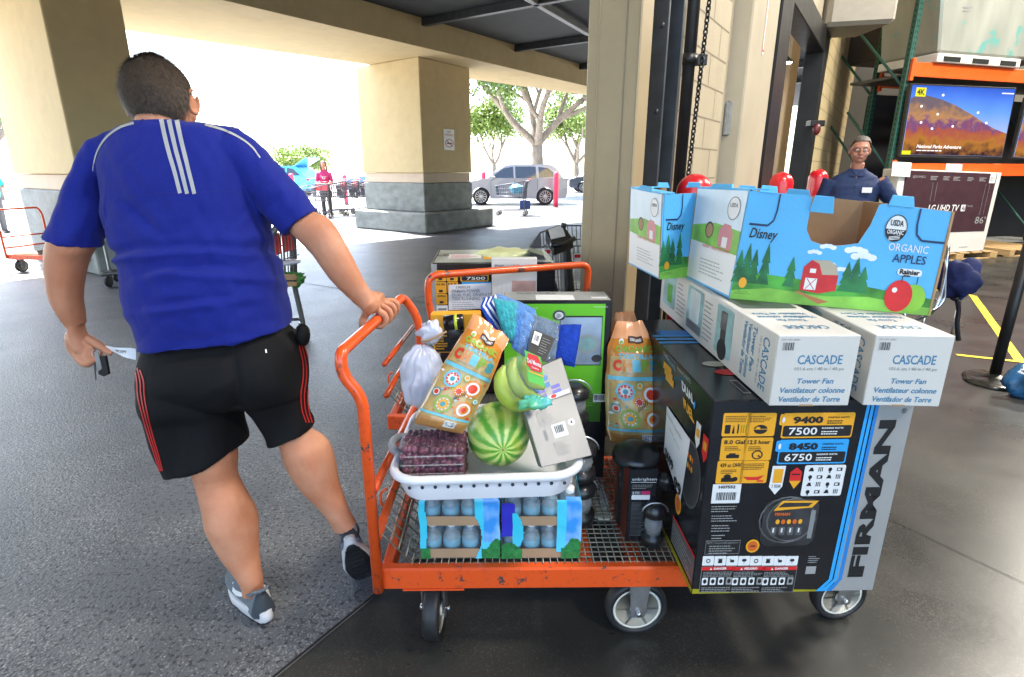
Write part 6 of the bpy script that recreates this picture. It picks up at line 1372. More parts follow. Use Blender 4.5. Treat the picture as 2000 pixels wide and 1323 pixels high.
for s_ in strands: q.add(list(s_), [(0, 1, 2)], M_hair2)
q.build('hair', man)
# ---- shirt
S = MB()
T_ = [(266, 236, 372, 236, 1.755, .80), (240, 246, 415, 243, 1.752, .62), (212, 260, 455, 256, 1.75, .50), (196, 285, 478, 285, 1.745, .50), (190, 320, 500, 325, 1.74, .52), (190, 370, 514, 380, 1.732, .54), (196, 420, 525, 430, 1.725, .56), (212, 470, 533, 470, 1.715, .60), (226, 500, 541, 505, 1.71, .63), (231, 535, 553, 532, 1.705, .66), (236, 580, 561, 575, 1.70, .67), (250, 620, 567, 605, 1.695, .66), (262, 648, 571, 622, 1.69, .64), (266, 673, 574, 636, 1.685, .63)]
S.loft(station(T_, 40, 4, 2.5), M_shirt)
# yoke between neck and shoulders
S.loft(station([(175, 272, 210, 300, 1.742, 1.0), (225, 250, 245, 330, 1.745, .9), (300, 235, 300, 350, 1.75, .9), (400, 240, 400, 350, 1.75, .9), (465, 256, 450, 330, 1.745, .9), (505, 285, 470, 320, 1.74, 1.0)], 24, 3, 2.2), M_shirt)
SL = [(205, 258, 262, 330, 1.742, .9), (172, 275, 215, 350, 1.735, .95), (148, 312, 204, 380, 1.725, .95), (126, 360, 205, 410, 1.715, .92), (106, 405, 206, 445, 1.705, .88), (92, 435, 204, 468, 1.698, .86), (82, 456, 199, 488, 1.692, .85)]
S.loft(station(SL, 28, 4, 2.1), M_shirt)
SR = [(430, 340, 462, 252, 1.742, .9), (478, 372, 500, 280, 1.738, .95), (505, 405, 535, 315, 1.732, .95), (528, 430, 572, 352, 1.728, .92), (545, 448, 603, 388, 1.722, .92), (555, 459, 621, 409, 1.72, .95)]
S.loft(station(SR, 28, 4, 2.1), M_shirt)
shirt = remesh(S, .0048, 5, .5, M_shirt)
def px_of(p):
    d_ = p - CP; z_ = d_.dot(FW); return 1000 + FPX * d_.x / z_, 661.5 - FPX * d_.dot(UP) / z_
def gauss(x, c, w): return math.exp(-((x - c) / w) ** 2)
def folds(p):
    x, y = px_of(p); h_ = 0
    if y > 235 and x > 185 and x < 580:
        wy = y + 14 * math.sin((x - 230) / 95.0) + 8 * noise.noise(V((x / 60, y / 60, 0)))
        h_ += .0050 * gauss(wy, 508, 9) * (.35 + .65 * gauss(x, 250, 120)) - .0045 * gauss(wy, 492, 10) * (.4 + .6 * gauss(x, 260, 130))
        h_ += .0042 * gauss(wy, 552, 10) * gauss(x, 400, 120) - .004 * gauss(wy, 536, 9) * gauss(x, 400, 120)
        h_ += .0035 * gauss(y - (x - 330) * -.12, 606, 9) * gauss(x, 360, 95) - .003 * gauss(y - (x - 330) * -.12, 592, 8) * gauss(x, 360, 95)
        h_ += .003 * gauss(wy, 470, 12) * gauss(x, 480, 60) - .003 * gauss(y - (x - 250) * .9, 400, 16) * gauss(y, 420, 60)
        h_ += .0022 * noise.noise(V((x / 55, y / 26, 3.1))) * min(1, max(0, (y - 380) / 80))
        h_ += .0022 * noise.noise(V((x / 120, y / 160, 9.1))) + .0022 * abs(noise.noise(V(((x + y) / 60, (y - x) / 150, 4.4)))) + .0016 * noise.noise(V(((x - y * .6) / 26, (y + x * .6) / 90, 7.7)))
        sx_ = (x - 312) * .97 + (y - 300) * -.25; h_ -= .0012 * gauss(sx_ % 400, 200, 8) * 0
    if x < 205 and y > 260: 
        q_ = (y - 330) + (x - 150) * .75; h_ += .0032 * math.sin(q_ / 15.0) * gauss(x, 150, 45) * min(1, max(0, (y - 280) / 60)) * .6 + .002 * noise.noise(V((x / 20, y / 40, 1)))
    if x > 500 and y < 460: q_ = (y - 330) - (x - 550) * .8; h_ += .003 * math.sin(q_ / 16.0) * gauss(x, 540, 40) * .5 + .002 * noise.noise(V((x / 25, y / 30, 5)))
    return h_
displace(shirt, lambda p: 2.1 * folds(p))
sb = bvh(shirt); sh = shirt.build('shirt', man)
q = MB()
project(sb, [(314.5, 229), (318, 246), (328, 290), (341, 335), (352, 378)], (9, 7.5), q, M_stripe); q.build('back_stripe', sh)
q = MB(); project(sb, [(329, 229), (333, 246), (343, 290), (355, 335), (366, 379)], (9, 7.5), q, M_stripe); q.build('back_stripe', sh)
q = MB(); project(sb, [(344, 230), (348, 247), (358, 290), (369, 335), (380, 379)], (9, 7.5), q, M_stripe); q.build('back_stripe', sh)
q = MB(); project(sb, [(262, 241), (235, 250), (210, 268), (193, 292), (184, 318), (181, 334)], (5, 2), q, M_stripe); q.build('piping', sh)
q = MB(); project(sb, [(400, 244), (440, 256), (470, 271), (492, 288), (508, 309)], (5, 2.5), q, M_stripe); q.build('piping', sh)
M_seam = mat('jersey_seam', (.006, .010, .16), .8)
for nm, P in (('yoke_seam', [(208, 408), (240, 388), (300, 378), (380, 376), (450, 375), (508, 386)]), ('hem_seam', [(267, 664), (340, 662), (430, 652), (500, 641), (570, 628)]), ('side_seam', [(181, 336), (192, 390), (205, 445)]), ('side_seam', [(506, 318), (514, 360), (520, 410)]), ('sleeve_hem_seam', [(88, 449), (120, 461), (160, 474), (196, 480)]), ('sleeve_hem_seam', [(556, 450), (575, 434), (600, 414), (616, 404)])):
    q = MB(); project(sb, P, 1.4, q, M_seam, .0008); q.build(nm, sh)
q = MB(); project(sb, [(272, 239), (290, 233), (320, 229.5), (350, 231), (378, 238)], 5, q, M_seam, .0015); q.build('collar_band', sh)
# ---- shorts
K = MB()
K.loft(station([(285, 650, 552, 622, 1.69, .50), (272, 680, 570, 645, 1.685, .56), (263, 705, 592, 672, 1.68, .62), (261, 740, 604, 720, 1.675, .62), (268, 775, 602, 765, 1.67, .48), (290, 792, 585, 785, 1.668, .30)], 40, 4, 2.6), M_shorts)
K.loft(station([(266, 715, 460, 715, 1.67, .95), (264, 772, 474, 772, 1.665, .92), (276, 806, 476, 800, 1.66, .80), (290, 850, 482, 830, 1.655, .78), (302, 893, 489, 850, 1.65, .76), (311, 926, 491, 862, 1.648, .75)], 30, 4, 2.3), M_shorts)
K.loft(station([(440, 715, 600, 705, 1.68, 1.1), (468, 780, 603, 770, 1.682, .92), (490, 806, 603, 790, 1.684, .90), (508, 832, 607, 808, 1.686, .90), (516, 848, 613, 820, 1.69, .92), (519, 866, 615, 832, 1.69, .95)], 28, 4, 2.3), M_shorts)
shorts = remesh(K, .0046, 3, .5, M_shorts)
def kf(p):
    x, y = px_of(p); h_ = .002 * noise.noise(V((x / 70, y / 90, 2)))
    t_ = min(1, max(0, (y - 740) / 140)); h_ += .011 * t_ * math.sin(x / 17.0 + y / 90) * (.5 + .5 * noise.noise(V((x / 40, 0, 1)))) 
    h_ -= .010 * gauss(x - (y - 700) * .12, 452, 14) * min(1, max(0, (y - 640) / 60)) * (y < 800)
    h_ += .003 * gauss(y + (x - 450) * .5, 745, 10) * gauss(x, 430, 60)
    return h_
displace(shorts, kf); kb = bvh(shorts); ko = shorts.build('shorts', man)
for o_ in (0, 6.5, 13):
    q = MB(); project(kb, [(263.5 + o_ * .8, 715 + o_ * .6), (268 + o_, 745), (270 + o_, 775), (279 + o_ * .8, 812), (290 + o_ * .7, 850), (303 + o_ * .6, 890), (312 + o_ * .5, 920)], 2.6, q, M_rstripe); q.build('side_stripe', ko)
    q = MB(); project(kb, [(594 - o_ * .8, 675), (602.5 - o_ * .9, 710), (604 - o_, 740), (600 - o_, 770), (602 - o_, 800), (609 - o_ * .9, 826)], 2.4, q, M_rstripe); q.build('side_stripe', ko)
q = MB(); project(kb, [(451, 650), (456, 690), (462, 730), (466, 768)], 1.6, q, mat('shorts_seam', (.004, .004, .004), .8), .0008); q.build('centre_seam', ko)
q = MB(); project(kb, [(519, 683), (520, 690)], 3, q, M_wprint); q.build('small_mark', ko)
# pocket cloth bulging at the right hip
q = crumple(VY(592, 655, 1.70), (.020, .03, .036), M_shorts, .2, 20, 1); q.build('pocket', ko)
# ---- shoes
M_knit = mat('grey_knit_shoe', (.085, .105, .125), .75, vs=160, col2=(.16, .185, .21), bump=.7, bs=260); M_sole = mat('white_foam_sole', (.52, .52, .53), .5, bump=.2, bs=90); M_out = mat('black_outsole', (.015, .015, .016), .5); M_shoed = mat('dark_heel_fabric', (.035, .045, .055), .7, bump=.4, bs=200)
def shoe(M, label):
    # local: +Y toe, length .30, z up
    root = None; up = MB()
    prof = [(-.012, .034, .060, .075), (.02, .037, .068, .098), (.055, .036, .066, .092), (.10, .037, .062, .078), (.15, .044, .050, .066), (.20, .049, .036, .052), (.245, .046, .025, .040), (.28, .034, .016, .026), (.297, .014, .008, .018)]
    rings = []
    for y, w, hh, top in prof:
        rings.append([V((w * math.cos(a) * (1.0 if math.sin(a) < 0 else 1 - .35 * math.sin(a) * (y < .12)), y, .028 + (hh * math.sin(a) * (1.0) if math.sin(a) > 0 else .012 * math.sin(a)))) for a in [2 * math.pi * k / 26 for k in range(26)]])
    up.loft(rings, M_knit); u2 = evalmesh(up, [('SUBSURF', dict(levels=1, render_levels=1))], M_knit)
    for k, f_ in enumerate(u2.f):
        c_ = sum((u2.v[i] for i in f_), V()) / len(f_)
        if c_.y < .022 and c_.z > .03: u2.m[k] = u2.mi(M_shoed)
    bv = bvh(u2)
    u2.v = [M @ v for v in u2.v]; so_ = u2.build('shoe', man, label)
    s_ = MB(); out = []
    for k in range(40):
        a = 2 * math.pi * k / 40; y = .142 - .160 * math.cos(a); w = .036 + .012 * math.sin(min(1, max(0, (y - .02) / .25)) * math.pi) + .004 * (y > .12); x = w * (abs(math.sin(a)) ** .75) * (1 if math.sin(a) > 0 else -1); out.append((x, y))
    zt = lambda y: .030 + .010 * max(0, 1 - y / .08) + .004 * math.sin(y * 30); zbm = lambda y: .0 + .012 * max(0, (y - .23) / .07) ** 2 + .004 * max(0, (.0 - y) / .02)
    s_.loft([[V((x * .93, lerp(.142, y, .97), zbm(y) + .004)) for x, y in out], [V((x * 1.04, lerp(.142, y, 1.03), zbm(y) + .012)) for x, y in out], [V((x * 1.02, lerp(.142, y, 1.02), zt(y))) for x, y in out], [V((x * .9, lerp(.142, y, .95), zt(y) + .003)) for x, y in out]], M_sole)
    s_.v = [M @ v for v in s_.v]; s_.build('sole', so_)
    s_ = MB(); s_.loft([[V((x * .90, lerp(.142, y, .95), zbm(y))) for x, y in out], [V((x * .93, lerp(.142, y, .97), zbm(y) + .0045)) for x, y in out]], M_out)
    for k in range(9): y = .01 + k * .03; w = .024; s_.box((-w, y, zbm(y) - .002), (w, y + .018, zbm(y) + .002), M_out)
    s_.v = [M @ v for v in s_.v]; s_.build('outsole', so_)
    # swoosh-like mark each side, laces, heel pull
    for sx in (-1, 1):
        s_ = MB(); P = [(.035, .050), (.062, .036), (.095, .040), (.150, .062), (.098, .052), (.068, .049), (.050, .056)]
        for i in range(len(P) - 1):
            pass
        top_ = [(.040, .060), (.055, .052), (.075, .052), (.100, .056), (.130, .063), (.160, .071)]; bot_ = [(.038, .056), (.055, .040), (.080, .038), (.105, .045), (.133, .057), (.160, .070)]
        rows = []
        for t_, b_ in zip(top_, bot_):
            r_ = []
            for (y, z) in (t_, ((t_[0] + b_[0]) / 2, (t_[1] + b_[1]) / 2), b_):
                h = bv.ray_cast(V((sx * .2, .30 - y - .11, z)), V((-sx, 0, 0)))
                h = bv.ray_cast(V((sx * .2, .22 - y, z - .002)), V((-sx, 0, 0)))
                r_.append(h[0] + V((sx * .0012, 0, 0)) if h[0] else None)
            rows.append(r_)
        for a_, b_ in zip(rows, rows[1:]):
            for k in range(2):
                if all(x is not None for x in (a_[k], a_[k + 1], b_[k], b_[k + 1])): s_.add([a_[k], a_[k + 1], b_[k + 1], b_[k]], [(0, 1, 2, 3)], M_wprint, True)
        if s_.v: s_.v = [M @ v for v in s_.v]; s_.build('side_mark', so_)
    s_ = MB()
    for k in range(5):
        y = .105 + k * .02; pts = []
        for j in range(9):
            x = lerp(-.026, .026, j / 8); h = bv.ray_cast(V((x, y + (.006 if k % 2 else -.002) * math.sin(j), .3)), V((0, 0, -1))); 
            if h[0]: pts.append(h[0] + V((0, 0, .002)))
        if len(pts) > 3: s_.tube(pts, .002, M_knit, 6)
    s_.v = [M @ v for v in s_.v]; s_.build('laces', so_)
    s_ = MB(); s_.tube([V((.031 * math.cos(a), .042 + .050 * math.sin(a), .088 - .010 * math.sin(a) + .012 * (math.sin(a) < -.6))) for a in [2 * math.pi * k / 24 for k in range(24)]], .0050, M_knit, 8, closed=True); s_.v = [M @ v for v in s_.v]; s_.build('ankle_collar', so_)
hL = G(507, 1196, .012)       # heel of planted foot
toe = G(448, 1160, .01); dL = V((toe.x - hL.x, toe.y - hL.y, 0)).normalized()
heel0 = G(521, 1216, 0)
dL = (G(462, 1130, 0) - heel0); dL.z = 0; dL.normalize()
def frame(o, fy, up_): fy = fy.normalized(); fx = fy.cross(up_).normalized(); fz = fx.cross(fy); M = Matrix((fx, fy, fz)).transposed().to_4x4(); M.translation = o; return M
shoe(frame(heel0 + dL * .0 + V((0, 0, .001)), dL, V((0, 0, 1))) @ Matrix.Diagonal((1.08, 1.03, 1.22, 1)), 'planted grey running shoe with white sole')
toeR = G(712, 1128, .004); heelR = VY(688, 1074, 1.60)
fR = (toeR - heelR); 
shoe(frame(heelR + fR.normalized() * -.01, fR, V((-.25, .75, .75)).normalized() if False else V((-.30, .5, .62))) @ Matrix.Scale(1.02, 4), 'rear grey running shoe with heel lifted and sole showing')
# ---- keys and receipt held in the left hand
root = thing('key_ring', 'bunch of keys with a black fob hanging from the left hand', 'keys', lh(190, 705)); 
q = MB(); fo = [VY(x, y, 1.645) for x, y in ((193, 697), (205, 696), (212, 732), (203, 736), (192, 731))]; q.prism(fo, V((0, .010, 0)), M_lblk); q.build('fob', root)
q = MB(); fo = [VY(x, y, 1.643) for x, y in ((184, 688), (191, 686), (199, 720), (190, 727))]; q.prism(fo, V((0, .003, 0)), M_zinc); q.build('silver_key', root)
q = MB(); fo = [VY(x, y, 1.65) for x, y in ((182, 705), (186, 705), (187.5, 743), (186, 741))]; q.prism(fo, V((0, .0025, 0)), M_gsteel); q.build('thin_key', root)
q = MB(); c = VY(187, 690, 1.648); q.tube([c + V((.012 * math.cos(a), .004 * math.sin(a), .013 * math.sin(a))) for a in [2 * math.pi * k / 16 for k in range(16)]], .0011, M_zinc, 6, closed=True); c = VY(160, 697, 1.652); q.tube([c + V((.010 * math.cos(a), .004 * math.sin(a), .010 * math.sin(a))) for a in [2 * math.pi * k / 16 for k in range(16)]], .0015, M_zinc, 6, closed=True); q.build('ring', root)
root = thing('receipt', 'white paper receipt held in the left hand beside the shorts', 'receipt', lh(235, 690)); q = MB()
fnr = lambda u, v, l=0: VY(lerp(205, 264, u) + 0 * v, lerp(lerp(683, 704, u), lerp(676, 682, u), v), 1.665) + V((0, .004 * math.sin(u * 7 + v * 2) - l, 0))
q.grid(fnr, 16, 6, M_paper); s_ = Surf(fnr, .1); s_.text(q, 'RECEIPT', .38, .42, .72, .72, M_bprint, .001, .02); q.build('paper', root)
# sunglasses hooked at the front of the collar, seen over the shoulder
root = thing('sunglasses', 'yellow lens sunglasses showing above the right shoulder', 'sunglasses', VY(452, 256, 1.86)); q = MB(); c = VY(455, 254.5, 1.84)
q.ell(c, (.020, .006, .008), mat('yellow_lens', (.55, .42, .04), .15, alpha=.85), 14); q.build('lens', root); q = MB(); q.tube([VY(433, 252, 1.84), VY(440, 249, 1.845), VY(455, 248.5, 1.845), VY(467, 252, 1.84), VY(466, 259, 1.84)], .0018, M_blk, 6); q.build('frame', root)
# ---------------- second flatbed cart behind the first
c2 = platform_cart((-.62, 2.52, 0), 0, 'second orange flatbed cart behind the first, mostly hidden')
for ch in list(c2.children):
    if ch.name.split('.')[0] == 'handle':
        old = ch.data; q = MB(); c2h = [VY(848, 640, 2.47), VY(836, 590, 2.47), VY(836, 538, 2.47), VY(1150, 524, 2.78), VY(1146, 562, 2.78), VY(1146, 640, 2.78)]
        bpy.data.objects.remove(ch)
        c2h[2].z = c2h[3].z = 1.0
        q.tube(fil(c2h, .05, 6), .0165, M_orange, 14); q.build('handle', c2)
gb = boxat((VY(842, 520, 2.74).x, 2.74, .31), .62, .52, VY(842, 516, 2.74).z - .31, R(3))
root = thing('generator_carton', 'second black generator carton with a printed white paper sign, on the rear cart', 'carton', (-.1, 2.9, .3)); mb = MB(); mb.hexa(gb, M_black, .003); f = face(gb[0], gb[1], gb[4])
tt = face(gb[4], gb[5], gb[7]); tt.rect(mb, .02, .05, .97, .95, mat('mottled_grey_top', (.30, .31, .29), .3, var=.5, vs=6, bump=.5, bs=20), .002); tt.rect(mb, .12, .3, .4, .6, M_wprint, .003); tt.lines(mb, .14, .34, .38, .56, 5, M_redp, .004, .3); tt.rect(mb, .42, .25, .5, .5, M_yel, .003)  # mottled grey laid over the top of the black carton
z7 = Z(820, 430, 4.762)
def U2(x, y): return f.uv(*z7(x, y))
def pr2(x0, y0, x1, y1, m, l=.001, r=0): a, b = U2(x0, y0), U2(x1, y1); f.rect(mb, a[0], b[1], b[0], a[1], m, l, r); return a[0], b[1], b[0], a[1]
for k, (x0, y0, x1, y1) in enumerate(((140, 468, 246, 570), (248, 468, 352, 570), (145, 578, 250, 682), (255, 575, 358, 680), (150, 688, 258, 785))):
    a, b, c, e = pr2(x0, y0, x1, y1, M_yel, .001, .008); w, h = c - a, e - b
    if k > 1: f.text(mb, ('8.0 Gal', '12.5', '439cc')[k - 2], a + w * .1, b + h * .72, a + w * .85, b + h * .9, M_bprint, .002, .03)
    f.rect(mb, a + w * .3, b + h * .12, a + w * .65, b + h * .32, M_bprint, .002, .004)
a, b, c, e = pr2(375, 465, 640, 570, M_yel, .001, .01); f.rect(mb, a + .01, b + .006, c - .01, b + (e - b) * .5, M_bprint, .0015, .006); f.text(mb, '7500', a + .05, b + .012, a + .2, b + (e - b) * .4, M_wprint, .002, .01)
pr2(390, 578, 660, 640, M_blue2, .001); a, b, c, e = pr2(155, 795, 262, 850, M_wprint, .001); f.bars(mb, a + .005, b + .004, c - .005, b + (e - b) * .6, M_wprint, M_bprint, .0015)
f.rect(mb, -.0, .0, .045, 1, M_silver, .0006)
mb.build('carton_body', root)
q = MB(); P_ = [U2(268, 602), U2(268, 838), U2(668, 820), U2(665, 585)]; q.add([f.fn(u, v, .004) for u, v in P_], [(0, 1, 2, 3)], M_paper); q.add([f.fn(u, v, .0035) for u, v in P_], [(3, 2, 1, 0)], M_paper)
for t_, (x0, y0, x1, y1) in (('1900539', (340, 610, 470, 635)), ('FIRMAN POWER', (298, 645, 560, 672)), ('DUAL FUEL GENERATOR', (300, 682, 700, 706)), ('7500 RUNNING WATTS', (302, 716, 700, 742))):
    a, b = U2(x0, y0), U2(x1, y1); a_, b_ = U2(x0, y1), None; f.text(q, t_, a[0], b[1], b[0], a[1], M_greyi, .006, .012)
a, b = U2(302, 750), U2(560, 820); f.lines(q, a[0], b[1], b[0], a[1], 4, M_greyi, .006, .25, 2)
q.build('paper_sign', root, 'white paper sign with black lettering taped on the carton')
# white fan heater carton
dz0 = boxat((VY(960, 600, 2.70).x, 2.70, .55), .228, .03, VY(962, 505, 2.70).z - .55, 0); db = [p.copy() for p in dz0]
o = V((VY(960, 505, 2.70).x, 2.70, 0)); zt_ = VY(960, 505, 2.70).z; db = boxat((o.x, 2.70, .60), .222, .02, zt_ - .60, R(1))
db = [V(p) for p in db]
for k in (2, 3, 6, 7): db[k].y += .03
sh2 = V((0, 0, 0)); root = thing('heater_carton', 'white fan heater carton with small lettering in front of the rear generator carton', 'carton', (o.x + .1, 2.6, .6)); mb = MB(); mb.hexa(db, M_fanw, .002); f3 = face(db[0], db[1], db[4])
h_ = zt_ - .60; y_ = lambda m_: 1 - m_ / h_
f3.text(mb, 'dyson', .06, y_(.047), .28, y_(.026), M_bprint, .001, .01); f3.text(mb, 'pure', .31, y_(.043), .46, y_(.029), M_silver, .001); f3.text(mb, 'hot+', .48, y_(.041), .62, y_(.026), M_redp, .001, .01); f3.text(mb, 'cool link', .65, y_(.041), .93, y_(.026), M_silver, .001)
f3.rect(mb, .45, y_(.24), .98, y_(.11), mat('photo_peach_print', (.50, .30, .24), .4, var=.3, vs=9), .001); f3.poly(mb, [(.3, y_(.24)), (.98, y_(.24)), (.9, y_(.19)), (.6, y_(.17)), (.4, y_(.20))], mat('photo_skin_print', (.55, .22, .12), .4, var=.2), .0014); f3.rect(mb, .35, y_(.245), .98, y_(.225), M_redp, .0018)
for u in (.12, .22, .32): f3.rect(mb, u, .1, u + .004, y_(.12), M_silver, .001)
mb.build('carton_body', root)
mb = MB(); cs = [VY(1035, 492, 2.86), VY(1062, 500, 2.86), VY(1082, 540, 2.86), VY(1096, 585, 2.86), VY(1102, 640, 2.86), VY(1040, 640, 2.86)]; mb.prism(cs, V((0, .18, 0)), M_lblk); tag(mb.build('black_bag'), 'black sloping case leaning beside the white heater carton', 'case')
M_straw = mat('pale_yellow_bag', (.55, .56, .30), .3, var=.2, vs=12, bump=.8, bs=16, coat=.3)
mb = crumple(VY(985, 497, 3.05), (.14, .10, .035), M_straw, .5, 12, 5); tag(mb.build('yellow_bag'), 'pale yellow crumpled bag on top of the rear generator carton', 'bag')
# ---------------- wire shopping carts
M_cwire = mat('cart_wire', (.10, .105, .13), .4, metal=.2, var=.2); M_credh = mat('cart_red', (.55, .02, .03), .4); M_cgr = mat('cart_grey_frame', (.10, .105, .11), .4, metal=.3)
def shopping_cart(at_, rz, label, frame_m=None, s=1.0, fine=1, wr=.0032, fr=.013, group='wire shopping carts'):
    fm = frame_m or M_cwire; root = thing('shopping_cart', label, 'shopping cart', at_, rz, group); root.scale = (s, s, s)
    L, Wb, Wf, zb, zt, zf = .90, .56, .42, .52, 1.0, .86            # +x front
    def side(x, z, sg): w = lerp(Wb, Wf, x / L) / 2 * (.90 if z < zb + .01 else 1); return V((x, sg * w, z))
    q = loc(); r = wr; n = 16 * fine
    top = lambda x: lerp(zt, zf, x / L); bot = lambda x: lerp(zb, zb + .06, x / L)
    for sg in (-1, 1):
        for k in range(n + 1): x = L * k / n; q.tube([side(x * .93 + .03, bot(x), sg), side(x, top(x), sg)], r, fm, 4)
        for t in (0, .33, .66, 1): q.tube([V(side(.03, lerp(zb, zt, t), sg)), V(side(L, lerp(zb + .06, zf, t), sg))], r * (1.8 if t in (0, 1) else 1), fm, 5)
    for k in range(10): 
        t = k / 9; q.tube([side(L * .96, zb + .06, -1).lerp(side(L * .96, zb + .06, 1), t), side(L, zf, -1).lerp(side(L, zf, 1), t)], r, fm, 4)
        q.tube([side(.03, zb, -1).lerp(side(.03, zb, 1), t), side(.0, zt, -1).lerp(side(.0, zt, 1), t)], r, fm, 4)
        q.tube([side(.03, zb, -1).lerp(side(.03, zb, 1), t), side(L * .96, zb + .06, -1).lerp(side(L * .96, zb + .06, 1), t)], r, fm, 4)
    for x, z0 in ((0, zt), (L, zf)): q.tube([side(x, z0, -1), side(x, z0, 1)], r * 2, fm, 6)
    q.tube([side(.0, .75, -1), side(.0, .75, 1)], r, fm, 5); q.build('basket', root)
    q = loc()
    for sg in (-1, 1):
        y = sg * .25; q.tube(fil([(-.08, y, 1.04), (.02, y, .92), (.06, y, .50), (.02, y, .16), (.02, y, .13)], .05), fr, fm, 8); q.tube(fil([(.02, y, .17), (.80, sg * .20, .15), (.86, sg * .19, .15)], .04), .011, fm, 8)
    q.tube([(.8, -.2, .15), (.8, .2, .15)], .01, fm, 8); q.tube([(.06, -.25, .5), (.06, .25, .5)], .009, fm, 8)
    for k in range(7): q.tube([(.04, -.22 + k * .073, .19), (.80, -.17 + k * .057, .17)], .003, fm, 4)
    q.build('frame', root)
    q = loc(); q.tube([(-.09, -.27, 1.05), (-.09, .27, 1.05)], .016, M_credh, 10); q.build('handle', root)
    q = loc()
    for k in (0, 1): q.box((.012, -.24 + k * .26, .80), (.022, -.02 + k * .26, .97), M_credh, .004)
    q.build('child_seat_flap', root)
    for x, y in ((.03, -.25), (.03, .25), (.84, -.19), (.84, .19)):
        M = Matrix.Translation((x, y, .063)) @ Matrix.Rotation(R(90), 4, 'X')
        q = loc(); q.lathe([(.04, -.016), (.062, -.014), (.063, 0), (.062, .014), (.04, .016)], (0, 0, 0), M_rub, 18); q.v = [M @ v for v in q.v]; w_ = q.build('wheel', root)
        q = loc(); q.lathe([(.041, -.017), (.01, -.018)], (0, 0, 0), M_rim, 14); q.lathe([(.01, .018), (.041, .017)], (0, 0, 0), M_rim, 14); q.v = [M @ v for v in q.v]; q.build('rim', w_)
        q = loc(); q.box((x - .02, y - .022, .06), (x + .02, y - .018, .14), M_zinc); q.box((x - .02, y + .018, .06), (x + .02, y + .022, .14), M_zinc); q.box((x - .02, y - .022, .1405), (x + .02, y + .022, .146), M_zinc); q.build('fork', root)
    return root
p = G(604, 676); sc_ = shopping_cart((p.x - .12, p.y + .0, 0), R(178), 'grey wire shopping cart with greens beside the man in blue, seen from its side', M_cgr, fr=.024, wr=.0055)
M_greens = mat('leafy_greens', (.04, .20, .04), .5, var=.5, vs=40, bump=1, bs=40)
bc = VY(572, 545, p.y + .05); mb = crumple(bc, (.10, .10, .055), M_greens, .9, 16, 3); tag(mb.build('bagged_greens'), 'bagged leafy greens in the grey cart basket behind the man', 'greens')
mb = MB(); c = VY(566, 548, p.y - .06); mb.box(c - V((.055, .02, .05)), c + V((.055, .02, .05)), M_card, .01); mb.box(c - V((.056, .021, .008)), c + V((.056, .021, .008)), M_lblk, .002); tag(mb.build('bread_loaf'), 'tan wrapped loaf with a dark band in the grey cart basket', 'food')
mb = crumple(VY(565, 512, p.y + .05), (.09, .10, .025), M_wbag, .5, 10, 6); tag(mb.build('white_pack'), 'white plastic pack lying above the greens in the cart', 'pack')
# lone cart beside the suv
p = G(1008, 421); lone = shopping_cart((p.x + .35, p.y - .0, 0), R(172), 'lone wire shopping cart with blue packs standing by the silver car', M_cwire, 1.12, wr=.0075, fr=.017)
c = p + V((.0, .05, .86)); mb = crumple(c, (.22, .2, .16), mat('pale_blue_packs', (.10, .42, .62), .5, var=.4, vs=12), .5, 5, 3); tag(mb.build('blue_packs'), 'pale blue packs piled in the lone shopping cart', 'packs')
mb = MB(); mb.box(p + V((.12, -.2, .22)), p + V((.48, .15, .5)), mat('navy_box', (.03, .06, .22), .5), .02); tag(mb.build('navy_box'), 'navy box under the lone shopping cart', 'box')
# woman with cart, row of nested carts
def mate(x, y, dz=0): return G(x, y)
wp = G(640, 425); w0 = shopping_cart((wp.x - .05, wp.y - .15, 0), R(-115), 'wire shopping cart pushed by the woman in the maroon shirt', M_cwire, 1.05, wr=.0075, fr=.017)
rowp = G(650, 421)
for k in range(6):
    dup(lone, (rowp.x + .42 + k * .34, rowp.y + .1 + k * .24, 0), R(-146), ('nested wire cart at the near end of the row', 'second nested wire cart from the near end of the row', 'third nested wire cart from the near end of the row', 'fourth nested wire cart from the near end of the row', 'fifth nested wire cart, partly behind the pillar base', 'last nested wire cart, behind the pillar base')[k])
# grey kiosk on castors behind the man's elbow
p = G(222, 556); root = thing('display_stand', 'grey panel display stand on a castored base behind the man', 'stand', (p.x, p.y, 0), R(20)); M_pan = mat('stand_panel', (.16, .17, .17), .5)
q = loc(); q.box((-.05, -.2, .16), (.75, .25, .20), M_cgr, .01); q.build('base', root); q = loc(); q.box((.02, -.10, .20), (.7, .10, 1.05), M_pan, .015); q.build('panel', root); q = loc(); q.box((.0, -.11, .21), (.018, .09, 1.04), M_white, .004); q.build('edge_trim', root)
for x, y in ((.0, -.16), (.0, .2), (.68, -.16), (.68, .2)):
    M = Matrix.Translation((x, y, .07)) @ Matrix.Rotation(R(70), 4, 'Z') @ Matrix.Rotation(R(90), 4, 'X'); q = loc(); q.lathe([(.01, -.018), (.05, -.017), (.07, -.014), (.07, .014), (.05, .017), (.01, .018)], (0, 0, 0), M_rub, 18); q.lathe([(.001, -.0185), (.045, -.0185), (.045, -.0175)], (0, 0, 0), M_zinc, 16); q.v = [M @ v for v in q.v]; q.build('castor', root)
# flatbed cart far left with person in teal
p = G(22, 532); lc = dup(cart, (p.x, p.y, 0), R(-9), 'orange flatbed cart far left under the canopy, pushed by a person in teal', .92)
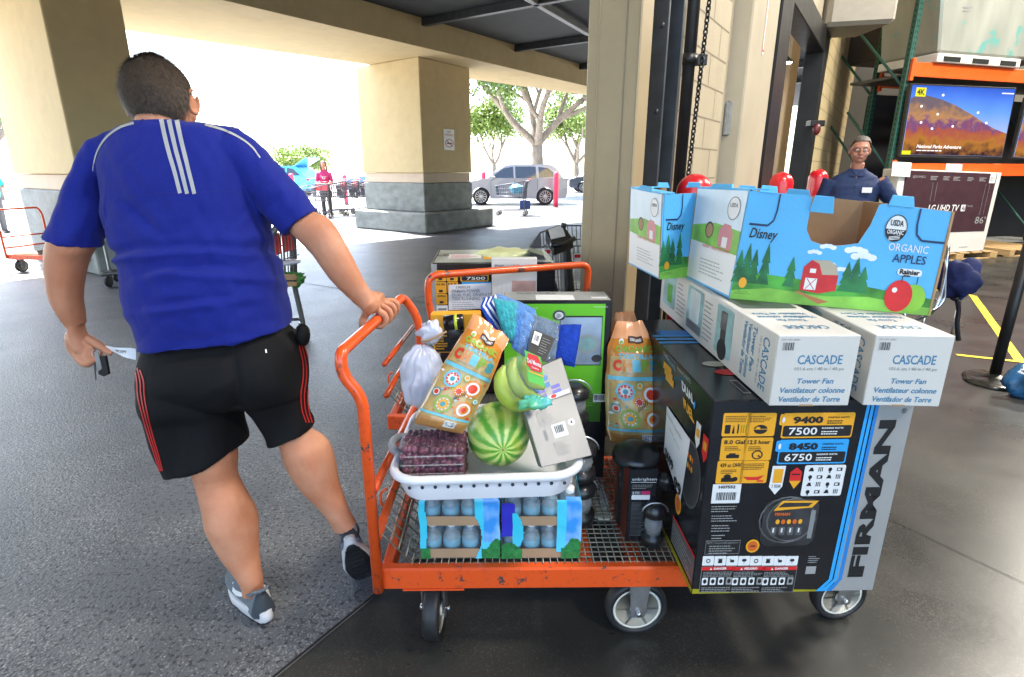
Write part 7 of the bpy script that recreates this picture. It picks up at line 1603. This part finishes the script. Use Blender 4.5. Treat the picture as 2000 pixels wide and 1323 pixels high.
# ---------------- generic standing figures
def figure(name_label, at_, rz, hgt, shirt_m, trouser_m, hair_m, skin_m, arms, long_hair=False, female=False, glasses=False, bag=None, sleeves=.5, cat='person', lean=0, belly=.0):
    root = thing('person', name_label, cat, at_, rz); k = hgt / 1.75
    def S_(x, y, z): return V((x * k, y * k, z * k))
    q = loc(); W_ = .19 if not female else .165
    # faces local -Y
    sk = loc(); 
    def L_(mb, pts, rr, m, n=14, flat=1.0): limb(mb, [S_(*p) for p in pts], [r * k for r in rr], m, n, flat)
    L_(sk, [(0, 0, 1.40), (0, .0, 1.47), (0, -.01, 1.54)], [.06, .054, .056], M_skin)
    sk.ell(S_(0, .0, 1.655), (.076 * k, .094 * k, .098 * k), M_skin, 20); sk.ell(S_(0, -.035, 1.60), (.060 * k, .060 * k, .070 * k), M_skin, 16); sk.ell(S_(0, -.062, 1.560), (.030 * k, .026 * k, .024 * k), M_skin, 12)
    sk.ell(S_(0, -.104, 1.630), (.012 * k, .018 * k, .028 * k), M_skin, 12); sk.ell(S_(0, -.112, 1.613), (.016 * k, .014 * k, .011 * k), M_skin, 12); sk.ell(S_(0, -.083, 1.672), (.055 * k, .016 * k, .012 * k), M_skin, 12)
    for sx in (-1, 1): sk.ell(S_(sx * .078, .005, 1.635), (.010 * k, .020 * k, .032 * k), M_skin, 12); sk.ell(S_(sx * .04, -.065, 1.610), (.024 * k, .024 * k, .024 * k), M_skin, 12)
    sk.ell(S_(0, -.088, 1.585), (.026 * k, .012 * k, .008 * k), M_skin, 10)
    L_(sk, [(0, 0, .9), (0, 0, 1.2), (0, 0, 1.42)], [.10, .12, .08], M_skin)
    for A in arms:
        L_(sk, A[:4], [.052, .042, .036, .026], M_skin); h_ = V(A[3]); d_ = (V(A[4]) - h_).normalized()
        L_(sk, [tuple(h_), tuple(h_ + d_ * .05), tuple(h_ + d_ * .09)], [.026, .036, .030], M_skin, 12, .7)
        sd = d_.cross(V((0, -1, 0))).normalized() if abs(d_.y) < .9 else V((1, 0, 0))
        for j in range(4): o_ = h_ + d_ * .08 + sd * (-.027 + .018 * j); L_(sk, [tuple(o_), tuple(o_ + d_ * .035), tuple(o_ + d_ * .06 + V((0, -.02, -.01)))], [.0095, .009, .007], M_skin, 8)
        o_ = h_ + d_ * .03 - sd * .03; L_(sk, [tuple(o_), tuple(o_ + d_ * .03 - sd * .02), tuple(o_ + d_ * .055 - sd * .02)], [.012, .011, .008], M_skin, 8)
    for sx in (-1, 1): L_(sk, [(sx * .09, 0, .85), (sx * .10, -.01, .48), (sx * .10, .01, .10)], [.08, .055, .04], M_skin)
    b_ = remesh(sk, .006, 3, .5, skin_m); b_.local = True; b_.build('body', root)
    t = loc(); rg_ = []
    for z, w, dth, yo in ((.86, W_ * .92, .125, 0), (.95, W_ * .95, .135 + belly, -.01), (1.08, W_ * .92, .13 + belly, -.015), (1.22, W_ * 1.0, .125, -.01), (1.34, W_ * 1.04, .115, .0), (1.42, W_ * .92, .085, .005), (1.47, W_ * .45, .065, .0), (1.49, W_ * .36, .06, 0)):
        rg_.append([S_(w * (abs(math.cos(a)) ** .85) * (1 if math.cos(a) > 0 else -1), yo + dth * (abs(math.sin(a)) ** .9) * (1 if math.sin(a) > 0 else -1), z) for a in [2 * math.pi * j / 24 for j in range(24)]])
    t.loft(rg_, shirt_m)
    for A in arms:
        e = V(A[0]).lerp(V(A[1]), sleeves * 2 if sleeves < .5 else 1.0) if sleeves < .5 else V(A[1]) * .9 + V(A[2]) * .1; L_(t, [A[0], tuple(V(A[0]).lerp(e, .5)), tuple(e)], [.074, .066, .058], shirt_m)
    if female: t.ell(S_(.07, -.09, 1.25), (.075 * k, .06 * k, .07 * k), shirt_m, 14); t.ell(S_(-.07, -.09, 1.25), (.075 * k, .06 * k, .07 * k), shirt_m, 14)
    t2 = remesh(t, .007, 5, .5, shirt_m); displace(t2, lambda p: .004 * noise.noise(p * 9) + .003 * noise.noise(V((p.x * 12, p.y * 12, p.z * 30)))); t2.local = True; sh_ = t2.build('shirt', root)
    if not female:
        c_ = loc()
        for sx in (-1, 1): c_.add([S_(sx * .008, -.098, 1.425), S_(sx * .065, -.075, 1.43), S_(sx * .070, -.045, 1.49), S_(sx * .045, -.066, 1.492)], [(0, 1, 2, 3) if sx < 0 else (3, 2, 1, 0)], shirt_m); c_.add([S_(sx * .008, -.094, 1.425), S_(sx * .065, -.071, 1.43), S_(sx * .070, -.041, 1.49), S_(sx * .045, -.062, 1.492)], [(3, 2, 1, 0) if sx < 0 else (0, 1, 2, 3)], shirt_m)
        for zz in (1.38, 1.34, 1.30): c_.ell(S_(0, -.128, zz), (.005, .003, .005), M_bprint, 8)
        c_.build('collar', sh_)
    t = loc()
    t.loft([[S_(w * math.cos(a), dth * math.sin(a), z) for a in [2 * math.pi * j / 20 for j in range(20)]] for z, w, dth in ((.74, W_ * .95, .12), (.86, W_ * .95, .125), (.98, W_ * .88, .12))], trouser_m)
    for sx in (-1, 1): L_(t, [(sx * .085, 0, .84), (sx * .10, -.012, .48), (sx * .10, .008, .05)], [.105, .078, .066], trouser_m)
    t2 = remesh(t, .009, 4, .5, trouser_m); t2.local = True; t2.build('trousers', root)
    for sx in (-1, 1):
        t = loc(); rr = []
        for y, w, h_ in ((.08, .035, .07), (.03, .042, .09), (-.05, .043, .07), (-.12, .045, .05), (-.18, .03, .03)): rr.append([S_(sx * .10 + w * math.cos(a), y, max(.0, .02 + h_ * math.sin(a) * .8 if math.sin(a) > 0 else .0)) for a in [2 * math.pi * j / 16 for j in range(16)]])
        t.loft(rr, M_lblk); t.build('shoe', root)
    t = loc(); t.ell(S_(0, .012, 1.675), (.082 * k, .098 * k, .094 * k), hair_m, 30); lim = 1.60 if not long_hair else 1.5
    t.f = [f_ for f_ in t.f if all((t.v[i].y / k > -.055 + max(0, 1.70 - t.v[i].z / k) * 1.1 or t.v[i].z / k > 1.715) and t.v[i].z / k > lim for i in f_)]; t.m = t.m[:len(t.f)]; t.s = t.s[:len(t.f)]
    displace(t, lambda p: .004 * noise.noise(p * 30) + .003)
    if long_hair:
        for sx in (-1, 1):
            for j in range(5): L_(t, [(sx * (.03 + .012 * j), -.03 + .02 * j, 1.74), (sx * (.086 - .002 * j), -.02 + .028 * j, 1.64), (sx * (.088), -.025 + .03 * j, 1.50), (sx * (.075 + .005 * j), -.045 + .035 * j, 1.38)], [.014, .022, .022, .008], hair_m, 8)
    t.build('hair', root)
    for sx in (-1, 1): t = loc(); t.ell(S_(sx * .030, -.084, 1.645), .0095 * k, M_wprint, 10); t.ell(S_(sx * .030, -.0895, 1.645), .0055 * k, M_bprint, 8); t.build('eye', root)
    t = loc(); L_(t, [(-.022, -.103, 1.584), (0, -.109, 1.586), (.022, -.103, 1.584)], [.002, .0035, .002], mat('lip', (.30, .09, .07), .5), 6); t.build('mouth', root)
    if glasses:
        t = loc(); 
        for sx in (-1, 1): t.tube([S_(sx * .033 + .026 * math.cos(a), -.108, 1.645 + .017 * math.sin(a)) for a in [2 * math.pi * j / 14 for j in range(14)]], .0022, M_blk, 6, closed=True); t.tube([S_(sx * .059, -.106, 1.648), S_(sx * .080, -.02, 1.648)], .002, M_blk, 5)
        t.tube([S_(-.008, -.111, 1.648), S_(.008, -.111, 1.648)], .002, M_blk, 5); t.build('glasses', root)
    return root, S_, sh_
M_navyshirt = mat('navy_polo', (.008, .020, .070), .75, vs=200, col2=(.012, .028, .09), bump=.2, bs=300); M_khaki = mat('dark_trousers', (.03, .03, .035), .7); M_ghair = mat('grey_hair', (.085, .072, .06), .6, var=.4, vs=70, bump=.8, bs=150); M_skin2 = mat('pink_skin', (.38, .17, .11), .5, var=.08, vs=14); M_maroon = mat('maroon_shirt', (.32, .012, .10), .7, var=.1); M_brhair = mat('long_brown_hair', (.10, .05, .03), .5, var=.3, vs=60, stretch=(1, 1, .2)); M_tealsh = mat('teal_shirt', (.02, .40, .42), .7); M_greytr = mat('grey_trousers', (.08, .085, .10), .7); M_mhair = mat('dark_hair', (.03, .02, .015), .6)
sm = VY(1662, 333, 5.15)
r_, S_, sh_ = figure('grey haired man with glasses in navy polo standing in the store, hand on hip', (sm.x + .05, 5.15, 0), R(-24), 1.725, M_navyshirt, M_khaki, M_ghair, M_skin2,
    [[(-.185, .0, 1.39), (-.27, .02, 1.13), (-.27, -.02, .95), (-.25, -.07, .86), (-.24, -.09, .75)], [(.185, .0, 1.39), (.36, .05, 1.16), (.36, .03, 1.10), (.24, -.06, .98), (.17, -.08, .95)]], glasses=True, belly=.03)
t = loc(); t.box(S_(.05, -.150, 1.285), S_(.125, -.142, 1.33), M_paper, .001); t.build('name_badge', sh_)
r_, S_, sh_ = figure('woman with long brown hair in maroon shirt pushing a cart far off beside the pillar', (wp.x - .10, wp.y + .35, 0), R(10), 1.74, M_maroon, M_khaki, M_brhair, M_skin2,
    [[(-.165, .0, 1.38), (-.24, -.04, 1.14), (-.20, -.2, 1.06), (-.12, -.34, 1.05), (-.05, -.42, 1.04)], [(.165, .0, 1.38), (.24, -.04, 1.14), (.20, -.2, 1.06), (.12, -.34, 1.05), (.05, -.42, 1.04)]], long_hair=True, female=True)
t = loc(); f_ = face(S_(-.08, -.152, 1.20), S_(.08, -.152, 1.20), S_(-.08, -.152, 1.28)); f_.ring(t, .5, .5, .3, .5, .3, M_wprint, .012, 14); f_.rect(t, .0, .8, 1, .95, M_wprint, .012); t.build('shirt_print', sh_)
figure('person in teal shirt and grey trousers cut off by the left edge', (G(2, 455).x, G(2, 455).y, 0), R(70), 1.70, M_tealsh, M_greytr, M_mhair, M_skin2,
    [[(-.175, .0, 1.38), (-.25, -.06, 1.15), (-.22, -.22, 1.05), (-.16, -.36, 1.02), (-.1, -.45, 1.0)], [(.175, .0, 1.38), (.25, -.06, 1.15), (.22, -.22, 1.05), (.16, -.36, 1.02), (.1, -.45, 1.0)]])
# ---------------- electric scooter cart by the post
root = thing('scooter_cart', 'electric shopping scooter with wire basket and black tiller behind the post', 'scooter', (VY(1105, 500, 4.4).x, 4.4, 0)); Y0 = 4.3
mb = MB(); mb.tube([VY(1113, 640, Y0 - .1), VY(1108, 560, Y0 - .05), VY(1104, 480, Y0), VY(1100, 455, Y0)], [.075, .055, .040, .035], M_lblk, 12); mb.build('tiller', root)
mb = MB(); q4 = [VY(1066, 452, Y0 - .05), VY(1102, 443, Y0), VY(1120, 468, Y0 - .05), VY(1082, 482, Y0 - .12)]; mb.prism(q4, V((0, .03, -.07)), M_lblk); f = quadface(q4[3], q4[2], q4[0], q4[1]); mb.prism([q4[0] + V((.02, .0, .006)), q4[1] + V((-.02, 0, .006)), VY(1104, 462, Y0 - .05), VY(1076, 468, Y0 - .1)], V((0, 0, .008)), M_white); mb.build('console', root)
mb = MB(); mb.tube([VY(1076, 480, Y0 - .12), VY(1100, 478, Y0 - .08), VY(1122, 466, Y0 - .02)], .02, M_lblk, 10); mb.tube([VY(1100, 445, Y0), VY(1102, 436, Y0)], .022, M_gsteel, 8); mb.build('handlebar', root)
mb = MB(); ya, yb = 4.55, 5.0
def bq(u, v): a = [VY(1036, 482, ya), VY(1062, 452, yb), VY(1140, 442, yb), VY(1140, 485, ya)]; return a
ptsb = [VY(1034, 483, ya), VY(1055, 455, yb), VY(1092, 441, yb + .2), VY(1150, 441, yb + .2), VY(1165, 480, ya)]
low = [p + V((0.03, 0, -.36)) for p in ptsb]
for lvl in (0, .35, .7, 1): mb.tube([a.lerp(b, lvl) for a, b in zip(ptsb, low)], .007 if lvl in (0, 1) else .004, M_cwire, 5, closed=True)
for i in range(5):
    a, b = ptsb[i], ptsb[(i + 1) % 5]; c_, d_ = low[i], low[(i + 1) % 5]; n_ = max(4, int((b - a).length / .035))
    for k in range(n_): t = k / n_; mb.tube([a.lerp(b, t), c_.lerp(d_, t)], .0038, M_cwire, 4)
mb.build('wire_basket', root)
mb = MB(); c = VY(1088, 590, 4.2); mb.ell(c, (.17, .26, .07), mat('scooter_grey', (.10, .11, .12), .4), 22); mb.box(V((c.x - .26, 4.0, .12)), V((c.x + .3, 5.0, .3)), M_lblk, .05); mb.build('seat_body', root)
for k, (x0, x1, y0, y1) in enumerate(((1045, 1076, 486, 545), (1121, 1140, 495, 550))):
    mb = MB(); a = VY(x0, y1, 4.45); b = VY(x1, y1, 4.45); c = VY(x0, y0, 4.45); mb.prism([a, b, b + (c - a), c], V((0, .004, 0)), M_paper); f = face(a, b, c); f.rect(mb, .05, .84, .95, .96, M_redp, .002); f.text(mb, '92A', .25, .45, .8, .62, M_greyi, .002); f.lines(mb, .1, .1, .9, .38, 5, M_silver, .002, .3); mb.build('instruction_card', root)
for x, y in ((c.x, 4.15), (c.x + .3, 4.9)):
    pass
mb = MB(); M = Matrix.Translation((VY(1105, 500, 4.4).x, 4.2, .11)) @ Matrix.Rotation(R(90), 4, 'Y'); mb.lathe([(.02, -.04), (.09, -.035), (.11, -.02), (.11, .02), (.09, .035), (.02, .04)], (0, 0, 0), M_rub, 20); mb.v = [M @ v for v in mb.v]; mb.build('wheel', root)
# ---------------- outdoor bollards
for i, (x, yb_, h) in enumerate(((945, 399, 1.42), (1085, 405, 1.42), (575, 405, 1.35), (677, 400, 1.3))):
    p = G(x, yb_); bollard((p.x, p.y), .105, h, ('pink red bollard standing in front of the silver car, left', 'pink red bollard behind the silver car, near the post', 'pink red bollard far off left of the woman', 'pink red bollard far off behind the nested carts')[i], mt=mat('faded_red_bollard', (.70, .05, .12), .5))
# ---------------- vehicles
M_glass = mat('car_glass', (.02, .025, .03), .06, spec=1, var=.05); M_sv = mat('silver_car_paint', (.24, .25, .28), .35, metal=.3, coat=.5, var=0, rvar=0); M_tyre = mat('car_tyre', (.012, .012, .013), .75); M_alloy = mat('alloy_rim', (.50, .50, .52), .3, metal=.8); M_tail = mat('tail_lamp', (.35, .01, .01), .2); M_head = mat('head_lamp', (.6, .62, .65), .1)
def car(at_, rz, label, paint, suv=True, cat='car', hatch=False, group='parked cars'):
    root = thing('parked_car', label, cat, at_, rz, group); L, Wd = 4.8, 1.86; ht = 1.72 if suv else 1.48
    # side profile: front at -x
    def prof(z): pass
    low = [(-2.38, .42), (-2.40, .70), (-2.30, .92), (-1.55, 1.06), (-1.10, 1.12), (2.18, 1.14), (2.36, .98), (2.40, .60), (2.34, .40)]
    bel = 1.12 if suv else 1.0; q = loc(); N = 40
    def sec(x, z0, z1, w0, w1): return None
    ring_ = lambda pts, w, y: [V((x, y * w, z)) for x, z in pts]
    P = cr([V((x, 0, z)) for x, z in low], 4); P = [(p.x, p.z) for p in P]
    arches = []
    def under(xc): return [(xc + .40 * math.cos(R(a)), .36 + .40 * math.sin(R(a))) for a in range(0, 181, 15)]
    bottom = [(2.30, .30), (1.42 + .40, .28)] + under(1.42) + [(1.02, .26), (-1.02, .26)] + under(-1.42) + [(-1.82, .28), (-2.30, .32)]
    poly = P + bottom
    ys = [(-1, .90, .0), (-.97, 1, 0), (.97, 1, 0), (1, .90, 0)]
    bmx = bmesh.new(); ring0 = [bmx.verts.new((x * .985, -Wd / 2 + .0, z)) for x, z in poly]; es = [bmx.edges.new((ring0[i], ring0[(i + 1) % len(ring0)])) for i in range(len(ring0))]
    bmesh.ops.triangle_fill(bmx, edges=es, use_beauty=True, use_dissolve=False); bmx.verts.index_update(); tr = [[ring0.index(v) for v in f_.verts] for f_ in bmx.faces]; bmx.free()
    n = len(poly)
    def bulge(z): return (Wd / 2) * (1 - .05 * max(0, (z - .8)) - .06 * max(0, .5 - z))
    A = [V((x, -bulge(z), z)) for x, z in poly]; B_ = [V((x, bulge(z), z)) for x, z in poly]
    def ori(t, V_, s_):
        nn = (V_[t[1]] - V_[t[0]]).cross(V_[t[2]] - V_[t[0]]); return t if nn.y * s_ > 0 else t[::-1]
    q.add(A, [ori(t, A, -1) for t in tr], paint); q.add(B_, [ori(t, B_, 1) for t in tr], paint)
    q.add(A + B_, [(i, (i + 1) % n, (i + 1) % n + n, i + n) for i in range(n)], paint, False); q.build('body', root)
    # greenhouse
    g = loc(); gp = [(-1.18, 1.10), (-.42, ht - .10), (-.05, ht - .015), (.9, ht), (1.75, ht - .06), (2.22, 1.12)] if suv else [(-1.05, .98), (-.35, ht - .06), (.3, ht), (1.1, ht - .08), (1.85, 1.0)]
    GP = [(p.x, p.z) for p in cr([V((x, 0, z)) for x, z in gp], 4)]
    def gy(z): return lerp(Wd / 2 - .04, Wd / 2 - .24, min(1, max(0, (z - 1.1) / .6)))
    A = [V((x, -gy(z), z)) for x, z in GP]; B_ = [V((x, gy(z), z)) for x, z in GP]; m_ = len(GP)
    g.add(A, [tuple(range(m_))[::-1]], paint); g.add(B_, [tuple(range(m_))], paint); g.add(A + B_, [(i, i + 1, i + 1 + m_, i + m_) for i in range(m_ - 1)], paint, True); g.build('roof', root)
    wins = ([[(-1.02, 1.15), (-.40, ht - .16), (.0, ht - .10), (.02, 1.15)], [(.10, 1.15), (.08, ht - .09), (.98, ht - .09), (1.02, 1.15)], [(1.12, 1.17), (1.10, ht - .10), (1.52, ht - .16), (2.0, 1.20)]] if suv else [[(-.9, 1.02), (-.32, ht - .13), (.2, ht - .07), (.2, 1.02)], [(.28, 1.02), (.28, ht - .07), (1.0, ht - .12), (1.5, 1.04)]])
    for s_ in (-1, 1):
        for wv in wins:
            g = loc(); pts = [V((x, s_ * (gy(z) + .006), z)) for x, z in wv]; g.add(pts if s_ > 0 else pts[::-1], [(0, 1, 2, 3)], M_glass); g.build('window', root)
        g = loc(); g.box((-.95, s_ * (Wd / 2 + .0) - .09 * (s_ < 0), 1.10), (-.78, s_ * (Wd / 2) + .09 * (s_ > 0), 1.24), paint, .03); g.build('mirror', root)
        g = loc(); 
        for xs in ((.06, .065), (1.05, 1.055), (-.98, -.975)): g.box((xs[0], s_ * (Wd / 2 - .003) - .002, .40), (xs[1] + .006, s_ * (Wd / 2 - .003) + .002, 1.08), M_bprint)
        g.box((.62, s_ * Wd / 2 - .02, .98), (.84, s_ * Wd / 2 + .02, 1.01), paint, .006); g.box((-.3, s_ * Wd / 2 - .02, .98), (-.08, s_ * Wd / 2 + .02, 1.01), paint, .006); g.build('door_trim', root)
        g = loc(); g.box((2.22, s_ * .70 - .14, .86), (2.39, s_ * .70 + .14, 1.04), M_tail, .03); g.build('tail_light', root)
        g = loc(); g.box((-2.40, s_ * .68 - .16, .72), (-2.20, s_ * .68 + .16, .88), M_head, .04); g.build('headlight', root)
    g = loc(); g.add([V((-1.20, y, 1.11)) if a == 0 else V((-.50, y * .80, ht - .13)) for a, y in ((0, -.78), (0, .78), (1, .78), (1, -.78))], [(3, 2, 1, 0)], M_glass); g.v = [v + V((-.03, 0, .02)) for v in g.v]; g.build('windscreen', root)
    for x in (-1.42, 1.42):
        for s_ in (-1, 1):
            M = Matrix.Translation((x, s_ * (Wd / 2 - .13), .36)) @ Matrix.Rotation(R(90), 4, 'X'); g = loc(); g.lathe([(.25, -.11), (.34, -.11), (.36, -.07), (.36, .07), (.34, .11), (.25, .11)], (0, 0, 0), M_tyre, 30, cap=False); g.v = [M @ v for v in g.v]; w_ = g.build('wheel', root)
            g = loc(); g.lathe([(.26, -.10), (.26, .10), (.24, .105), (.235, .06), (.05, .05), (.001, .05)], (0, 0, 0), M_bprint, 28, cap=False); g.lathe([(.26, -.10), (.24, -.105), (.235, -.06), (.05, -.05), (.001, -.05)][::-1], (0, 0, 0), M_bprint, 28, cap=False)
            for k in range(12):
                for sg in (-1, 1): g.box((.04, -.012, min(sg * .06, sg * .095)), (.245, .012, max(sg * .06, sg * .095)), M_alloy, 0, Matrix.Rotation(k * math.pi / 6, 4, 'Z'))
            for sg in (-1, 1): g.tube([(.245 * math.cos(a), .245 * math.sin(a), sg * .10) for a in [2 * math.pi * k / 24 for k in range(24)]], .012, M_alloy, 6, closed=True); g.lathe([(.001, sg * .10), (.05, sg * .098)], (0, 0, 0), M_alloy, 12)
            g.v = [M @ v for v in g.v]; g.build('rim', w_)
    if hatch:
        g = loc(); g.hexa([V((1.55, -.75, ht - .05)), V((2.45, -.75, ht + .42)), V((2.45, .75, ht + .42)), V((1.55, .75, ht - .05)), V((1.53, -.75, ht)), V((2.42, -.75, ht + .48)), V((2.42, .75, ht + .48)), V((1.53, .75, ht))], paint, .01); g.build('raised_hatch', root)
    return root
p = G(995, 401); car((p.x + .15, p.y + .95, 0), R(1), 'silver family car parked beyond the canopy behind the lone cart', M_sv)
M_bcar = mat('sky_blue_car_paint', (.05, .35, .60), .3, metal=.3, coat=1); M_wcar = mat('white_car_paint', (.7, .7, .7), .3, coat=1)
p = G(535, 385); car((p.x - .4, p.y + 2, 0), R(-12), 'pale blue car with its hatch raised, beyond the woman', M_bcar, hatch=True)
p = G(700, 385); car((p.x + 1.0, p.y + 3, 0), R(6), 'blue car half hidden behind the pillar', mat('blue_car_paint', (.05, .14, .45), .3, coat=1), False)
p = G(30, 385); car((p.x, p.y + 4, 0), R(20), 'white car far off left under the trees', M_wcar)
p = G(1150, 383); car((p.x + 1.6, p.y + 6, 0), R(4), 'dark car far off right, beside the door post', mat('dark_car_paint', (.04, .05, .07), .3, coat=1), False)
# ---------------- trees
M_bark = mat('oak_bark', (.20, .165, .13), .9, var=.3, vs=6, bump=1, bs=14, stretch=(1, 1, .3)); M_leaf = mat('oak_leaves', (.16, .24, .08), .6, var=.45, vs=.9); M_leaf2 = mat('bright_leaves', (.17, .24, .045), .6, var=.4, vs=1.1)
def tree(at_, h, spread, label, seed, nleaf=9000, lm=None, forks=4, trunk_r=.42, fork_z=.28, group='trees beyond the parking lot', ls=.16):
    rg = random.Random(seed); root = thing('oak_tree', label, 'tree', at_, 0, group); q = loc(); tips = []
    fz = h * fork_z; q.tube(cr([(0, 0, -.1), (.05, 0, fz * .4), (.0, .05, fz)], 4), [trunk_r * 1.25] + [trunk_r] * 20 if False else [lerp(trunk_r * 1.25, trunk_r * .85, i / 8) for i in range(9)], M_bark, 10)
    def grow(p, d, L, r, lv):
        pts = [p]; dd_ = d.copy()
        for k in range(4): dd_ = (dd_ + V((rg.uniform(-.22, .22), rg.uniform(-.22, .22), rg.uniform(-.05, .16)))).normalized(); pts.append(pts[-1] + dd_ * L / 4)
        q.tube(cr(pts, 2), [lerp(r, r * .6, i / 8) for i in range(9)], M_bark, 7 if lv < 2 else 5)
        if lv >= 2: tips.append(pts[-1]); tips.append(pts[2])
        if lv < 3:
            for k in range(rg.choice((2, 3))): a = rg.uniform(0, 6.28); nd = (dd_ + V((math.cos(a), math.sin(a), rg.uniform(-.1, .5))) * .75).normalized(); grow(pts[rg.choice((2, 3, 4))], nd, L * rg.uniform(.6, .8), r * .58, lv + 1)
    for k in range(forks):
        a = 2 * math.pi * k / forks + rg.uniform(-.4, .4); d = V((math.cos(a) * spread / h * 1.1, math.sin(a) * spread / h * 1.1, .8)).normalized(); grow(V((0, 0, fz * .97)), d, h * .34, trunk_r * .62, 0)
    q.build('trunk', root)
    q = loc(); lm = lm or M_leaf; clumps = []
    for t in tips:
        for _ in range(2): clumps.append((t + V((rg.gauss(0, .5), rg.gauss(0, .5), rg.gauss(0, .35))), rg.uniform(.45, 1.1)))
    for i in range(nleaf):
        c, r = rg.choice(clumps); v = V((rg.gauss(0, 1), rg.gauss(0, 1), rg.gauss(0, .7))); p = c + v * r * .55
        if p.z < h * .22: continue
        a = V((rg.gauss(0, 1), rg.gauss(0, 1), rg.gauss(0, 1))).normalized(); b = a.orthogonal().normalized(); s_ = ls * rg.uniform(.6, 1.3)
        q.add([p - a * s_, p + b * s_ * .5, p + a * s_, p - b * s_ * .5], [(0, 1, 2, 3)], lm if rg.random() < .6 else M_leaf2)
    q.build('crown', root); return root
p = G(1050, 372); tree((VY(1048, 333, 38).x, 38, 0), 12, 8, 'large oak with forked trunk seen right of the pillar', 3, 24000, None, 4, .42, .26, ls=.16)
tree((VY(965, 333, 52).x, 52, 0), 8, 5, 'smaller tree behind the silver car', 9, 7000, M_leaf2, 3, .2, .25)
tree((VY(-25, 333, 30).x, 30, 0), 9, 5, 'leafy tree at the far left edge', 5, 8000, None, 4, .35, .25)
tree((VY(600, 333, 75).x, 75, 0), 5.0, 5, 'distant tree above the woman', 12, 3500, M_leaf2, 4, .3, .2, ls=.22)
tree((VY(450, 333, 70).x, 70, 0), 5.2, 5, 'distant tree beyond the right shoulder of the man', 15, 5000, M_leaf2, 4, .3, .2, ls=.22)
tree((VY(1125, 333, 60).x, 60, 0), 9, 6, 'distant tree by the door post', 18, 6000, M_leaf2, 4, .3, .25, ls=.2)
tree((VY(1760, 333, 60).x - 8, 90, 0), 10, 8, 'distant tree hidden behind the store', 21, 500, M_leaf2, 4, .3, .25, ls=.2) if False else None
